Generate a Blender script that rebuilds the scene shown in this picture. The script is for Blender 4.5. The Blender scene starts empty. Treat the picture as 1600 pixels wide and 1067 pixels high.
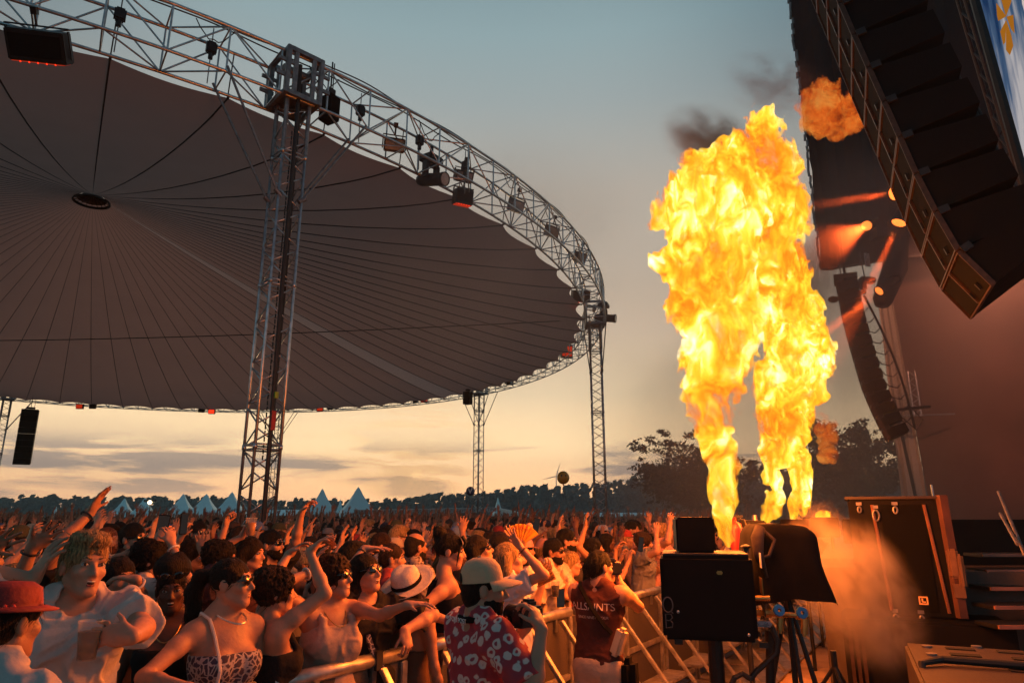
import bpy, bmesh, math, random
import numpy as np
from mathutils import Vector, Matrix
from mathutils.bvhtree import BVHTree
R = math.radians
random.seed(7)
SC = bpy.context.scene
COL = SC.collection

# ------------------------------------------------------------------ camera
CAM_H = 1.9
FPX = 1070.0                       # focal length in pixels of a 1600 px wide frame
HOR = 806.0                        # horizon row
PITCH = math.atan((HOR - 533.5) / FPX)
cam_d = bpy.data.cameras.new('camera')
cam_d.sensor_width = 36.0
cam_d.lens = FPX / 1600.0 * 36.0
cam_d.clip_start = 0.05
cam_d.clip_end = 6000
cam = bpy.data.objects.new('camera', cam_d)
cam.location = (0, 0, CAM_H)
cam.rotation_euler = (R(90) + PITCH, 0, 0)
COL.objects.link(cam)
SC.camera = cam

# ------------------------------------------------------------------ render / exposure
SC.view_settings.view_transform = 'Standard'
SC.view_settings.look = 'None'
SC.view_settings.exposure = 0.0
SC.view_settings.gamma = 1.0
SC.cycles.use_denoising = True
SC.cycles.use_adaptive_sampling = True
SC.cycles.adaptive_threshold = 0.02
SC.cycles.max_bounces = 5
SC.cycles.diffuse_bounces = 2
SC.cycles.glossy_bounces = 2
SC.cycles.transmission_bounces = 3
SC.cycles.volume_bounces = 0
SC.cycles.transparent_max_bounces = 8
SC.cycles.sample_clamp_indirect = 4.0
SC.cycles.volume_max_steps = 400
SC.cycles.caustics_reflective = False
SC.cycles.caustics_refractive = False

# ------------------------------------------------------------------ sun and sky
SUN_AZ = math.atan2(-152, FPX * 1.03)      # the sun sits a little left of centre, just above the trees
SUN_EL = R(3.2)
sdir = Vector((math.sin(SUN_AZ) * math.cos(SUN_EL), math.cos(SUN_AZ) * math.cos(SUN_EL), math.sin(SUN_EL)))
sun_d = bpy.data.lights.new('sun', 'SUN')
sun_d.energy = 0.5
sun_d.angle = R(2.0)
sun_d.color = (1.0, 0.62, 0.32)
sun = bpy.data.objects.new('sun', sun_d)
sun.rotation_euler = (-sdir).to_track_quat('-Z', 'Y').to_euler()
sun.location = (-40, 200, 40)
COL.objects.link(sun)

W = bpy.data.worlds.new('World')
SC.world = W
W.use_nodes = True


def build_world():
    nt = W.node_tree
    N, L = nt.nodes, nt.links
    N.clear()

    def nd(t, **kw):
        n = N.new(t)
        for k, v in kw.items():
            setattr(n, k, v)
        return n

    def m(op, a, b=None, clamp=False):
        n = nd('ShaderNodeMath', operation=op)
        n.use_clamp = clamp
        for i, x in enumerate((a, b)):
            if x is None:
                continue
            if isinstance(x, (int, float)):
                n.inputs[i].default_value = x
            else:
                L.new(x, n.inputs[i])
        return n.outputs[0]

    def ramp(fac, stops):
        n = nd('ShaderNodeValToRGB')
        e = n.color_ramp.elements
        while len(e) < len(stops):
            e.new(0.5)
        for el, (p, c) in zip(e, stops):
            el.position = p
            el.color = (*c, 1)
        L.new(fac, n.inputs[0])
        return n.outputs[0]

    def mix(f, a, b, mode='MIX'):
        n = nd('ShaderNodeMix', data_type='RGBA', blend_type=mode)
        for s, x in ((n.inputs[0], f), (n.inputs[6], a), (n.inputs[7], b)):
            if isinstance(x, (int, float)):
                s.default_value = x
            elif isinstance(x, tuple):
                s.default_value = (*x, 1)
            else:
                L.new(x, s)
        return n.outputs[2]

    out = nd('ShaderNodeOutputWorld')
    bg = nd('ShaderNodeBackground')
    L.new(bg.outputs[0], out.inputs[0])
    tc = nd('ShaderNodeTexCoord')
    sep = nd('ShaderNodeSeparateXYZ')
    L.new(tc.outputs['Generated'], sep.inputs[0])
    z = sep.outputs[2]
    zc = m('MAXIMUM', z, 0.0)
    # evening gradient on the sun side and the cooler one opposite it
    warm = ramp(zc, [(0.0, (1.80, 0.94, 0.48)), (0.04, (2.2, 1.22, 0.57)), (0.095, (1.85, 1.27, 0.68)), (0.17, (1.13, 0.86, 0.54)),
                     (0.26, (0.80, 0.62, 0.45)), (0.36, (0.62, 0.52, 0.415)), (0.445, (0.54, 0.475, 0.40)),
                     (0.55, (0.385, 0.44, 0.44)), (0.62, (0.315, 0.43, 0.455)), (0.75, (0.16, 0.27, 0.32)), (1.0, (0.06, 0.13, 0.18))])
    cool = ramp(zc, [(0.0, (0.13, 0.42, 0.52)), (0.15, (0.12, 0.36, 0.45)), (0.5, (0.08, 0.16, 0.21)), (1.0, (0.05, 0.12, 0.17))])
    dot = nd('ShaderNodeVectorMath', operation='DOT_PRODUCT')
    L.new(tc.outputs['Generated'], dot.inputs[0])
    dot.inputs[1].default_value = (math.sin(SUN_AZ), math.cos(SUN_AZ), 0)
    side = m('MULTIPLY_ADD', dot.outputs['Value'], 0.9)
    N[-1].inputs[2].default_value = 0.42
    sidec = m('MINIMUM', m('MAXIMUM', side, 0.0), 1.0)
    base = mix(sidec, cool, warm)
    # the upper sky darkens away from the sun's side
    hl = m('SQRT', m('MAXIMUM', m('SUBTRACT', 1.0, m('MULTIPLY', z, z)), 0.001))
    az = m('DIVIDE', dot.outputs['Value'], hl)
    mr = nd('ShaderNodeMapRange', interpolation_type='SMOOTHSTEP')
    L.new(az, mr.inputs[0])
    mr.inputs[1].default_value, mr.inputs[2].default_value, mr.inputs[3].default_value, mr.inputs[4].default_value = 0.80, 0.975, 1.0, 0.0
    mr2 = nd('ShaderNodeMapRange', interpolation_type='SMOOTHSTEP')
    L.new(z, mr2.inputs[0])
    mr2.inputs[1].default_value, mr2.inputs[2].default_value = 0.30, 0.62
    base = mix(m('MULTIPLY', mr.outputs[0], mr2.outputs[0]), base, (0.52, 0.58, 0.63), 'MULTIPLY')
    # streaky clouds low over the horizon
    mp = nd('ShaderNodeMapping')
    mp.inputs['Scale'].default_value = (3.2, 3.2, 26.0)
    mp.inputs['Location'].default_value = (1.7, 0.4, 0.35)
    L.new(tc.outputs['Generated'], mp.inputs[0])
    no = nd('ShaderNodeTexNoise')
    no.inputs['Scale'].default_value = 1.5
    no.inputs['Detail'].default_value = 7.0
    no.inputs['Roughness'].default_value = 0.56
    no.inputs['Distortion'].default_value = 0.35
    L.new(mp.outputs[0], no.inputs[0])
    band = ramp(zc, [(0.0, (0.3,) * 3), (0.03, (0.75,) * 3), (0.06, (1.0,) * 3), (0.085, (0.85,) * 3), (0.105, (0.25,) * 3), (0.13, (0.0,) * 3)])
    cm = ramp(no.outputs[0], [(0.49, (0.0,) * 3), (0.585, (1.0,) * 3)])
    cf = m('MULTIPLY', m('MULTIPLY', cm, band), 0.85)
    sdot = nd('ShaderNodeVectorMath', operation='DOT_PRODUCT')
    L.new(tc.outputs['Generated'], sdot.inputs[0])
    sdot.inputs[1].default_value = tuple(sdir)
    near = m('POWER', m('MAXIMUM', sdot.outputs['Value'], 0.0), 260.0)
    cloudc = mix(near, (0.44, 0.345, 0.33), (0.72, 0.42, 0.22))
    sky = mix(cf, base, cloudc)
    # lit cloud rims round the sun
    rim = ramp(no.outputs[0], [(0.43, (0.0,) * 3), (0.50, (1.0,) * 3), (0.56, (0.0,) * 3)])
    rimf = m('MULTIPLY', m('MULTIPLY', rim, near), 0.9)
    sky = mix(rimf, sky, (1.5, 0.85, 0.36))
    core = m('POWER', m('MAXIMUM', sdot.outputs['Value'], 0.0), 30000.0)
    veil = m('SUBTRACT', 1.0, m('MULTIPLY', cm, 0.6))
    sky = mix(m('MULTIPLY', m('MULTIPLY', core, veil), 0.35), sky, (3.0, 1.7, 0.7))
    # the physical sky lies under all of it
    ns = nd('ShaderNodeTexSky')
    ns.sky_type = 'NISHITA'
    ns.sun_disc = False
    ns.sun_elevation = SUN_EL
    ns.sun_rotation = SUN_AZ
    nsc = mix(1.0, ns.outputs[0], (0.05, 0.05, 0.05), 'MULTIPLY')
    sky = mix(0.08, sky, nsc)
    gnd = m('LESS_THAN', z, -0.002)
    sky = mix(gnd, sky, (0.05, 0.04, 0.035))
    L.new(sky, bg.inputs[0])
    bg.inputs[1].default_value = 1.0


build_world()

# ------------------------------------------------------------------ pixel <-> world
CP, SP = math.cos(PITCH), math.sin(PITCH)


def ray(u, v):
    r = (u - 800.0) / FPX
    up = (533.5 - v) / FPX
    return Vector((r, CP - up * SP, SP + up * CP))


def at_y(u, v, y):
    d = ray(u, v)
    return Vector((0, 0, CAM_H)) + d * (y / d.y)


def at_z(u, v, z):
    d = ray(u, v)
    return Vector((0, 0, CAM_H)) + d * ((z - CAM_H) / d.z)


def px(p):
    p = Vector(p) - Vector((0, 0, CAM_H))
    d = p.y * CP + p.z * SP
    if d < 0.05:
        return (-9999, -9999, d)
    up = -p.y * SP + p.z * CP
    return (800 + FPX * p.x / d, 533.5 - FPX * up / d, d)
# ------------------------------------------------------------------ mesh helpers
class MB:
    """collects shapes into one mesh object"""
    def __init__(s):
        s.v, s.f, s.m = [], [], []
        s.mi = 0

    def add(s, verts, faces):
        o = len(s.v)
        s.v.extend([tuple(p) for p in verts])
        for f in faces:
            s.f.append(tuple(i + o for i in f))
            s.m.append(s.mi)

    def box(s, c, size, rot=None, bevel=0.0):
        hx, hy, hz = size[0] / 2, size[1] / 2, size[2] / 2
        if bevel > 0:
            bm = bmesh.new()
            bmesh.ops.create_cube(bm, size=1.0)
            for v in bm.verts:
                v.co = Vector((v.co.x * size[0], v.co.y * size[1], v.co.z * size[2]))
            bmesh.ops.bevel(bm, geom=bm.edges[:], offset=bevel, segments=2, affect='EDGES')
            bm.verts.ensure_lookup_table()
            vs = [v.co.copy() for v in bm.verts]
            fs = [[l.vert.index for l in f.loops] for f in bm.faces]
            bm.free()
        else:
            vs = [Vector((x * hx, y * hy, z * hz)) for z in (-1, 1) for y in (-1, 1) for x in (-1, 1)]
            fs = [(0, 2, 3, 1), (4, 5, 7, 6), (0, 1, 5, 4), (2, 6, 7, 3), (0, 4, 6, 2), (1, 3, 7, 5)]
        if rot is not None:
            vs = [rot @ p for p in vs]
        c = Vector(c)
        s.add([p + c for p in vs], fs)

    def tube(s, a, b, r, n=6, r2=None, cap=True):
        a, b = Vector(a), Vector(b)
        d = b - a
        if d.length < 1e-6:
            return
        d.normalize()
        x = d.orthogonal().normalized()
        y = d.cross(x)
        r2 = r if r2 is None else r2
        vs = []
        for p, rr in ((a, r), (b, r2)):
            for i in range(n):
                t = 2 * math.pi * i / n
                vs.append(p + x * (rr * math.cos(t)) + y * (rr * math.sin(t)))
        fs = [(i, (i + 1) % n, n + (i + 1) % n, n + i) for i in range(n)]
        if cap:
            fs += [tuple(range(n))[::-1], tuple(range(n, 2 * n))]
        s.add(vs, fs)

    def path(s, pts, r, n=6, closed=False, rs=None):
        pts = [Vector(p) for p in pts]
        k = len(pts)
        vs = []
        x = None
        for i, p in enumerate(pts):
            if closed:
                d = pts[(i + 1) % k] - pts[i - 1]
            else:
                d = pts[min(i + 1, k - 1)] - pts[max(i - 1, 0)]
            d.normalize()
            if x is None:
                x = d.orthogonal().normalized()
            else:
                x = (x - d * x.dot(d))
                x = x.normalized() if x.length > 1e-5 else d.orthogonal().normalized()
            y = d.cross(x)
            rr = rs[i] if rs else r
            for j in range(n):
                t = 2 * math.pi * j / n
                vs.append(p + x * (rr * math.cos(t)) + y * (rr * math.sin(t)))
        fs = []
        for i in range(k if closed else k - 1):
            a, b = i * n, ((i + 1) % k) * n
            for j in range(n):
                fs.append((a + j, a + (j + 1) % n, b + (j + 1) % n, b + j))
        if not closed:
            fs += [tuple(range(n))[::-1], tuple(range((k - 1) * n, k * n))]
        s.add(vs, fs)

    def lathe(s, prof, c=(0, 0, 0), n=16, rot=None):
        vs, fs = [], []
        k = len(prof)
        for i in range(n):
            t = 2 * math.pi * i / n
            for (r, z) in prof:
                p = Vector((r * math.cos(t), r * math.sin(t), z))
                if rot is not None:
                    p = rot @ p
                vs.append(p + Vector(c))
        for i in range(n):
            for j in range(k - 1):
                a, b = i * k + j, ((i + 1) % n) * k + j
                fs.append((a, b, b + 1, a + 1))
        s.add(vs, fs)

    def ball(s, c, r, n=12, m=8, rot=None, sc=(1, 1, 1)):
        vs, fs = [], []
        for i in range(m + 1):
            ph = math.pi * i / m
            for j in range(n):
                t = 2 * math.pi * j / n
                p = Vector((r * sc[0] * math.sin(ph) * math.cos(t), r * sc[1] * math.sin(ph) * math.sin(t), r * sc[2] * math.cos(ph)))
                if rot is not None:
                    p = rot @ p
                vs.append(p + Vector(c))
        for i in range(m):
            for j in range(n):
                a, b = i * n + j, i * n + (j + 1) % n
                fs.append((a, a + n, b + n, b))
        s.add(vs, fs)

    def slab(s, pts, th):
        """closed polygon (3D points, planar) given a thickness along its normal"""
        pts = [Vector(p) for p in pts]
        nrm = Vector((0, 0, 0))
        for i in range(len(pts)):
            nrm += pts[i].cross(pts[(i + 1) % len(pts)])
        nrm.normalize()
        k = len(pts)
        vs = [p + nrm * (th / 2) for p in pts] + [p - nrm * (th / 2) for p in pts]
        fs = [tuple(range(k)), tuple(range(k, 2 * k))[::-1]]
        fs += [(i, k + i, k + (i + 1) % k, (i + 1) % k) for i in range(k)]
        s.add(vs, fs)

    def build(s, name, mats, parent=None, smooth=False, origin=None):
        me = bpy.data.meshes.new(name)
        o0 = Vector(origin) if origin is not None else Vector((0, 0, 0))
        me.from_pydata([tuple(Vector(p) - o0) for p in s.v] if origin is not None else s.v, [], s.f)
        if not isinstance(mats, (list, tuple)):
            mats = [mats]
        for mt in mats:
            me.materials.append(mt)
        if len(mats) > 1:
            me.polygons.foreach_set('material_index', s.m)
        if smooth:
            me.polygons.foreach_set('use_smooth', [True] * len(me.polygons))
        me.update()
        o = bpy.data.objects.new(name, me)
        if origin is not None:
            o.location = o0
        COL.objects.link(o)
        if parent is not None:
            o.parent = parent
        return o


def tag(o, label=None, cat=None, group=None, kind=None):
    if label:
        o['label'] = label
    if cat:
        o['category'] = cat
    if group:
        o['group'] = group
    if kind:
        o['kind'] = kind
    return o


def empty(name, loc=(0, 0, 0), rz=0.0, label=None, cat=None, group=None):
    o = bpy.data.objects.new(name, None)
    o.location = loc
    o.rotation_euler = (0, 0, rz)
    o.empty_display_size = 0.2
    COL.objects.link(o)
    return tag(o, label, cat, group)


KIDS = {}


def copy_tree(o, parent=None, **kw):
    c = o.copy()
    COL.objects.link(c)
    c.parent = parent
    for ch in list(o.children):
        copy_tree(ch, c)
    return c


def rotz(a):
    return Matrix.Rotation(a, 3, 'Z')


def basis(x, y, z):
    return Matrix((x, y, z)).transposed()


# ------------------------------------------------------------------ materials
def mat(name, col, rough=0.6, metal=0.0, var=0.25, scale=6.0, bump=0.0, bscale=40.0, spec=0.5, objcol=False, coat=0.0, sheen=0.0, col2=None, c2=(0.55, 0.7)):
    m = bpy.data.materials.new(name)
    m.use_nodes = True
    nt = m.node_tree
    N, L = nt.nodes, nt.links
    p = N['Principled BSDF']
    p.inputs['Roughness'].default_value = rough
    p.inputs['Metallic'].default_value = metal
    p.inputs['Specular IOR Level'].default_value = spec
    if coat:
        p.inputs['Coat Weight'].default_value = coat
    if sheen:
        p.inputs['Sheen Weight'].default_value = sheen
    tc = N.new('ShaderNodeTexCoord')
    no = N.new('ShaderNodeTexNoise')
    no.inputs['Scale'].default_value = scale
    no.inputs['Detail'].default_value = 5.0
    L.new(tc.outputs['Object'], no.inputs['Vector'])
    mr = N.new('ShaderNodeMapRange')
    mr.inputs[1].default_value = 0.3
    mr.inputs[2].default_value = 0.7
    mr.inputs[3].default_value = 1 - var
    mr.inputs[4].default_value = 1 + var
    L.new(no.outputs[0], mr.inputs[0])
    mx = N.new('ShaderNodeMix')
    mx.data_type = 'RGBA'
    mx.blend_type = 'MULTIPLY'
    mx.inputs[0].default_value = 1.0
    if objcol:
        oi = N.new('ShaderNodeObjectInfo')
        L.new(oi.outputs['Color'], mx.inputs[6])
    else:
        mx.inputs[6].default_value = (*col, 1)
    L.new(mr.outputs[0], mx.inputs[7])
    outc = mx.outputs[2]
    if col2:
        rp = N.new('ShaderNodeValToRGB')
        rp.color_ramp.elements[0].position = c2[0]
        rp.color_ramp.elements[1].position = c2[1]
        n3 = N.new('ShaderNodeTexNoise')
        n3.inputs['Scale'].default_value = scale * 0.35
        n3.inputs['Detail'].default_value = 6.0
        L.new(tc.outputs['Object'], n3.inputs['Vector'])
        L.new(n3.outputs[0], rp.inputs[0])
        m2 = N.new('ShaderNodeMix')
        m2.data_type = 'RGBA'
        L.new(rp.outputs[0], m2.inputs[0])
        L.new(outc, m2.inputs[6])
        m2.inputs[7].default_value = (*col2, 1)
        outc = m2.outputs[2]
    L.new(outc, p.inputs['Base Color'])
    rr = N.new('ShaderNodeMapRange')
    rr.inputs[3].default_value = max(0.02, rough - 0.12)
    rr.inputs[4].default_value = min(1.0, rough + 0.12)
    L.new(no.outputs[0], rr.inputs[0])
    L.new(rr.outputs[0], p.inputs['Roughness'])
    if bump:
        n2 = N.new('ShaderNodeTexNoise')
        n2.inputs['Scale'].default_value = bscale
        n2.inputs['Detail'].default_value = 4.0
        L.new(tc.outputs['Object'], n2.inputs['Vector'])
        b = N.new('ShaderNodeBump')
        b.inputs['Strength'].default_value = bump
        b.inputs['Distance'].default_value = 0.02
        L.new(n2.outputs[0], b.inputs['Height'])
        L.new(b.outputs[0], p.inputs['Normal'])
    return m


def glow(name, col, strength):
    m = bpy.data.materials.new(name)
    m.use_nodes = True
    N, L = m.node_tree.nodes, m.node_tree.links
    N.clear()
    o = N.new('ShaderNodeOutputMaterial')
    e = N.new('ShaderNodeEmission')
    e.inputs[0].default_value = (*col, 1)
    e.inputs[1].default_value = strength
    L.new(e.outputs[0], o.inputs[0])
    return m


M = {}
M['alu'] = mat('truss_aluminium', (0.52, 0.54, 0.56), 0.36, 0.85, 0.25, 9)
M['alu_dark'] = mat('worn_steel', (0.22, 0.21, 0.21), 0.45, 0.7, 0.3, 9)
M['galv'] = mat('barrier_aluminium', (0.42, 0.39, 0.36), 0.42, 0.8, 0.35, 14, 0.05, 40)
M['perf'] = mat('perforated_sheet', (0.085, 0.07, 0.06), 0.6, 0.4, 0.4, 120, 0.05, 160)
M['black'] = mat('black_lacquer', (0.0045, 0.004, 0.0045), 0.7, 0.0, 0.3, 8, 0.02, 60, spec=.15)
M['blackmetal'] = mat('black_metal', (0.016, 0.016, 0.017), 0.42, 0.3, 0.3, 12)
M['blackcloth'] = mat('black_cloth', (0.008, 0.007, 0.0075), 0.95, 0.0, 0.3, 5, 0.15, 20, spec=.1)
M['grille'] = mat('speaker_grille', (0.0022, 0.002, 0.002), 0.9, 0.0, 0.4, 240, 0.0, 400, spec=.15)
M['membrane'] = mat('canopy_fabric', (0.40, 0.27, 0.22), 0.85, 0.0, 0.16, 0.35, 0.35, 1.3)
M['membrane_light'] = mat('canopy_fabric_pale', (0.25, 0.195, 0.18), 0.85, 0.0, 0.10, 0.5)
M['seam'] = mat('seam_webbing', (0.02, 0.016, 0.016), 0.8)
def translucent(m, col, f):
    N, L = m.node_tree.nodes, m.node_tree.links
    p = N['Principled BSDF']
    t = N.new('ShaderNodeBsdfTranslucent')
    t.inputs[0].default_value = (*col, 1)
    mx = N.new('ShaderNodeMixShader')
    mx.inputs[0].default_value = f
    L.new(p.outputs[0], mx.inputs[1])
    L.new(t.outputs[0], mx.inputs[2])
    L.new(mx.outputs[0], N['Material Output'].inputs[0])


translucent(M['membrane'], (.52, .27, .22), .56)
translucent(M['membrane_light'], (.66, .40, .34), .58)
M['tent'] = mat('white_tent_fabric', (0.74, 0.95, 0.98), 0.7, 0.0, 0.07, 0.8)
M['white'] = mat('white_paint', (0.75, 0.75, 0.74), 0.5, 0.0, 0.06, 4)
M['cable'] = mat('cable_rubber', (0.012, 0.012, 0.012), 0.6)
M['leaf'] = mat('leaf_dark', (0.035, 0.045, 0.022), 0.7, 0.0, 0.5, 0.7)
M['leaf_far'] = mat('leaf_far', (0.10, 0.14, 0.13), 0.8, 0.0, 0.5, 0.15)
M['bark'] = mat('bark', (0.05, 0.038, 0.028), 0.9, 0.0, 0.4, 8, 0.3, 30)
M['sand'] = mat('sand', (0.52, 0.34, 0.17), 0.95, 0.0, 0.30, 1.6, 0.9, 9, col2=(0.16, 0.10, 0.06), c2=(0.56, 0.66))
M['field'] = mat('trodden_field', (0.10, 0.085, 0.05), 0.95, 0.0, 0.4, 0.3, 0.5, 4)
# ------------------------------------------------------------------ ground
def grid_sheet(name, x0, x1, y0, y1, nx, ny, zf, m):
    b = MB()
    vs = [(x0 + (x1 - x0) * i / nx, y0 + (y1 - y0) * j / ny, 0) for j in range(ny + 1) for i in range(nx + 1)]
    vs = [(x, y, zf(x, y)) for x, y, _ in vs]
    fs = [(j * (nx + 1) + i, j * (nx + 1) + i + 1, (j + 1) * (nx + 1) + i + 1, (j + 1) * (nx + 1) + i) for j in range(ny) for i in range(nx)]
    b.add(vs, fs)
    return b.build(name, m, smooth=True)


g = grid_sheet('ground', -1500, 1500, -100, 2400, 30, 30, lambda x, y: -0.05, M['field'])
tag(g, 'wide flat festival field reaching the horizon', 'ground', kind='structure')
from mathutils import noise as mnoise
g = grid_sheet('sand', -3.0, 9.0, 1.0, 22.0, 160, 260,
               lambda x, y: 0.05 * mnoise.noise((x * 1.7, y * 1.7, 0)) + 0.03 * mnoise.noise((x * 5, y * 5, 3.0)) - 0.02, M['sand'])
tag(g, 'churned orange lit sand in the pit between barrier and stage', 'sand', kind='structure')

# ------------------------------------------------------------------ wood on the horizon
def leaf_cloud(b, c, rad, n, size, rng):
    """n small leaf faces in clumps through an ellipsoid"""
    clumps = [Vector((rng.gauss(0, .45), rng.gauss(0, .45), rng.gauss(0, .45))) for _ in range(max(4, n // 24))]
    for i in range(n):
        k = rng.choice(clumps)
        p = k + Vector((rng.gauss(0, .16), rng.gauss(0, .16), rng.gauss(0, .13)))
        if p.length > 1.15:
            p = p.normalized() * rng.uniform(.85, 1.15)
        p = Vector((p.x * rad[0], p.y * rad[1], p.z * rad[2])) + Vector(c)
        a = Vector((rng.uniform(-1, 1), rng.uniform(-1, 1), rng.uniform(-1, 1))).normalized()
        t = a.orthogonal().normalized()
        s_ = size * rng.uniform(.6, 1.3)
        u, w = t * s_, a.cross(t) * s_ * .6
        b.add([p - u, p + w, p + u, p - w], [(0, 1, 2, 3)])


def treeline():
    rng = random.Random(11)
    b = MB()
    n = 760
    for i in range(n):
        x = -330 + 760 * i / n + rng.uniform(-1, 1)
        u = 800 + FPX * x / 255
        y = 250 + rng.uniform(-6, 14)
        h = 7.0 + .6 * math.sin(x * .031) + rng.uniform(-.6, .7) + 0.8 * mnoise.noise((x * .05, 0, 0))
        if u > 560:
            h += min(1.0, (u - 560) / 320) * 4.4
        if u > 940:
            h += min(1.0, (u - 940) / 130) * 6.5
        h *= 1.0 + (.10 * rng.random())
        k = int(h / 2.2) + 1
        for j in range(k):
            t_ = (j + .5) / k
            leaf_cloud(b, (x + rng.uniform(-.6, .6), y, h * t_), (2.1 - .9 * t_, 2.0, h / k * .75), 70, .92, rng)
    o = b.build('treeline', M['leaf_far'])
    tag(o, 'dark wood of evergreen trees along the horizon behind tents and bar', 'wood', kind='stuff')


treeline()
b = MB()
vs, fs = [], []
n = 240
for i in range(n + 1):
    x = -345 + 800 * i / n
    u = 800 + FPX * x / 255
    h = 5.0 + .6 * math.sin(x * .031) + .9 * mnoise.noise((x * .09, 2.0, 0)) + .7 * mnoise.noise((x * .4, 5.0, 0))
    h += min(1.0, max(0, u - 560) / 320) * 3.8 + min(1.0, max(0, u - 940) / 130) * 5.8
    for (y, f) in ((262, 0), (266, .72), (276, 1.0), (300, .6), (340, -.01)):
        vs.append((x, y, h * f - .06))
for i in range(n):
    for j in range(4):
        a = i * 5 + j
        fs.append((a, a + 5, a + 6, a + 1))
b.add(vs, fs)
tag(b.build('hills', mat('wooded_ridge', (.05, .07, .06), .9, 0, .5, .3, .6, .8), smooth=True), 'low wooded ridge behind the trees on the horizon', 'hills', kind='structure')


def tree(u, base_v, top_v, y, wid_px, n, label, seed, bare=False):
    rng = random.Random(seed)
    base = at_y(u, base_v, y)
    base.z = -0.05
    top = at_y(u, top_v, y)
    h = top.z
    w = wid_px / FPX * y / 2
    root = empty('tree', base, 0, label, 'tree')
    t = MB()
    t.path([(0, 0, 0), (.1, 0, h * .25), (-.05, .1, h * .5), (.1, 0, h * .8)], .2, 8, rs=[h * .028, h * .022, h * .015, h * .006])
    c = MB()
    for i in range(26):
        a = rng.uniform(0, 2 * math.pi)
        z0 = h * rng.uniform(.2, .7)
        L_ = w * rng.uniform(.5, 1.0)
        z1 = min(h * .98, z0 + h * rng.uniform(.1, .4))
        e = Vector((math.cos(a) * L_, math.sin(a) * L_, z1))
        mid = Vector((math.cos(a) * L_ * .5, math.sin(a) * L_ * .5, z0 + (z1 - z0) * .65))
        t.path([(0, 0, z0), mid, e], .05, 5, rs=[h * .010, h * .006, h * .002])
        k = n // 40
        leaf_cloud(c, e, (w * .30, w * .30, h * .10), k, h * .017, rng)
        leaf_cloud(c, mid, (w * .30, w * .30, h * .11), k // 2, h * .017, rng)
    leaf_cloud(c, (0, 0, h * .55), (w * .8, w * .8, h * .36), n // 2, h * .018, rng)
    t.build('trunk', M['bark'], root)
    c.build('crown', M['leaf'], root)
    return root


tree(1092, 806, 688, 62, 190, 11000, 'dark leafy tree behind the left flame column', 5)
tree(1335, 806, 662, 58, 165, 9000, 'hazy grey tree rising between flames and hanging speaker array', 9)

# ------------------------------------------------------------------ pagoda tents
def tent_mesh(w, eave, rise):
    prof = [(1.0, 0), (.80, .16), (.58, .34), (.38, .53), (.21, .73), (.085, .91), (.0, 1.0)]
    roof = MB()
    vs, fs = [], []
    n = 16
    for (s_, t_) in prof:
        for i in range(n):
            k = i % 4
            q = i // 4
            f_ = k / 4
            cs = [(-1, -1), (1, -1), (1, 1), (-1, 1)]
            a, c = cs[q], cs[(q + 1) % 4]
            x, y = a[0] + (c[0] - a[0]) * f_, a[1] + (c[1] - a[1]) * f_
            vs.append((x * s_ * w / 2, y * s_ * w / 2, eave + rise * t_))
    for j in range(len(prof) - 1):
        for i in range(n):
            fs.append((j * n + i, j * n + (i + 1) % n, (j + 1) * n + (i + 1) % n, (j + 1) * n + i))
    roof.add(vs, fs)
    val = MB()
    for (cx, cy, sx, sy) in ((0, -1, 1, 0), (0, 1, 1, 0), (-1, 0, 0, 1), (1, 0, 0, 1)):
        val.box((cx * w / 2, cy * w / 2, eave - .16), (w * sx + .04, w * sy + .04, .32))
    legs = []
    for sx in (-1, 1):
        for sy in (-1, 1):
            l = MB()
            l.tube((sx * (w / 2 - .06), sy * (w / 2 - .06), -.05), (sx * (w / 2 - .06), sy * (w / 2 - .06), eave - .02), .05, 6)
            legs.append(l)
    back = MB()
    back.box((0, w / 2 - .12, eave / 2), (w - .2, .03, eave - .4))
    return roof, val, legs, back


def pagoda(proto, u, peak_v, y, w, rise, rz, label, group):
    if proto is None:
        root = empty('pagoda_tent')
        roof, val, legs, back = tent_mesh(5, 1.9, 3.5)
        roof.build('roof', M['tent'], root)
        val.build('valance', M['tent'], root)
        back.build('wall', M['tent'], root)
        for l in legs:
            l.build('leg', M['alu'], root)
    else:
        root = copy_tree(proto)
    p = at_y(u, peak_v, y)
    root.location = (p.x, y, 0)
    root.rotation_euler = (0, 0, rz)
    sz = p.z / 5.4
    root.scale = (w / 5, w / 5, sz)
    return tag(root, label, 'tent', group)


GT = 'white pagoda tents across the field'
T0 = pagoda(None, 560, 760, 70, 4.3, 0, .35, 'white pagoda tent beside the long bar, rightmost large tent', GT)
for (u, v, y, w, rz, lab) in (
        (504, 763, 72, 4.0, .3, 'white pagoda tent just right of the nearest truss tower'),
        (363, 768, 84, 4.4, .2, 'white pagoda tent nearest the left side of the nearest truss tower'),
        (323, 771, 87, 4.5, .2, 'middle white tent of three between floodlight mast and nearest tower'),
        (287, 771, 90, 4.2, .2, 'white pagoda tent next to the wind turbine, right of floodlight mast'),
        (227, 777, 104, 4.0, .25, 'white pagoda tent behind the lit floodlight mast'),
        (195, 778, 106, 3.8, .25, 'leftmost white pagoda tent of the row')):
    pagoda(T0, u, v, y, w, 0, rz, lab, GT)
GS = 'slim white tent spires far off'
for (u, v, y, w, lab) in (
        (88, 791, 130, 1.5, 'slim white spire far left of all the tents'),
        (532, 779, 140, 2.0, 'slim white spire between two big tents'),
        (778, 776, 120, 1.9, 'slim white spire above the bar roof end'),
        (927, 796, 130, 1.5, 'slim white spire beside the right truss tower')):
    pagoda(T0, u, v, y, w, 0, .3, lab, GS)
M['floor'] = mat('market_grey', (0.5, 0.5, 0.5), .7)

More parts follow.
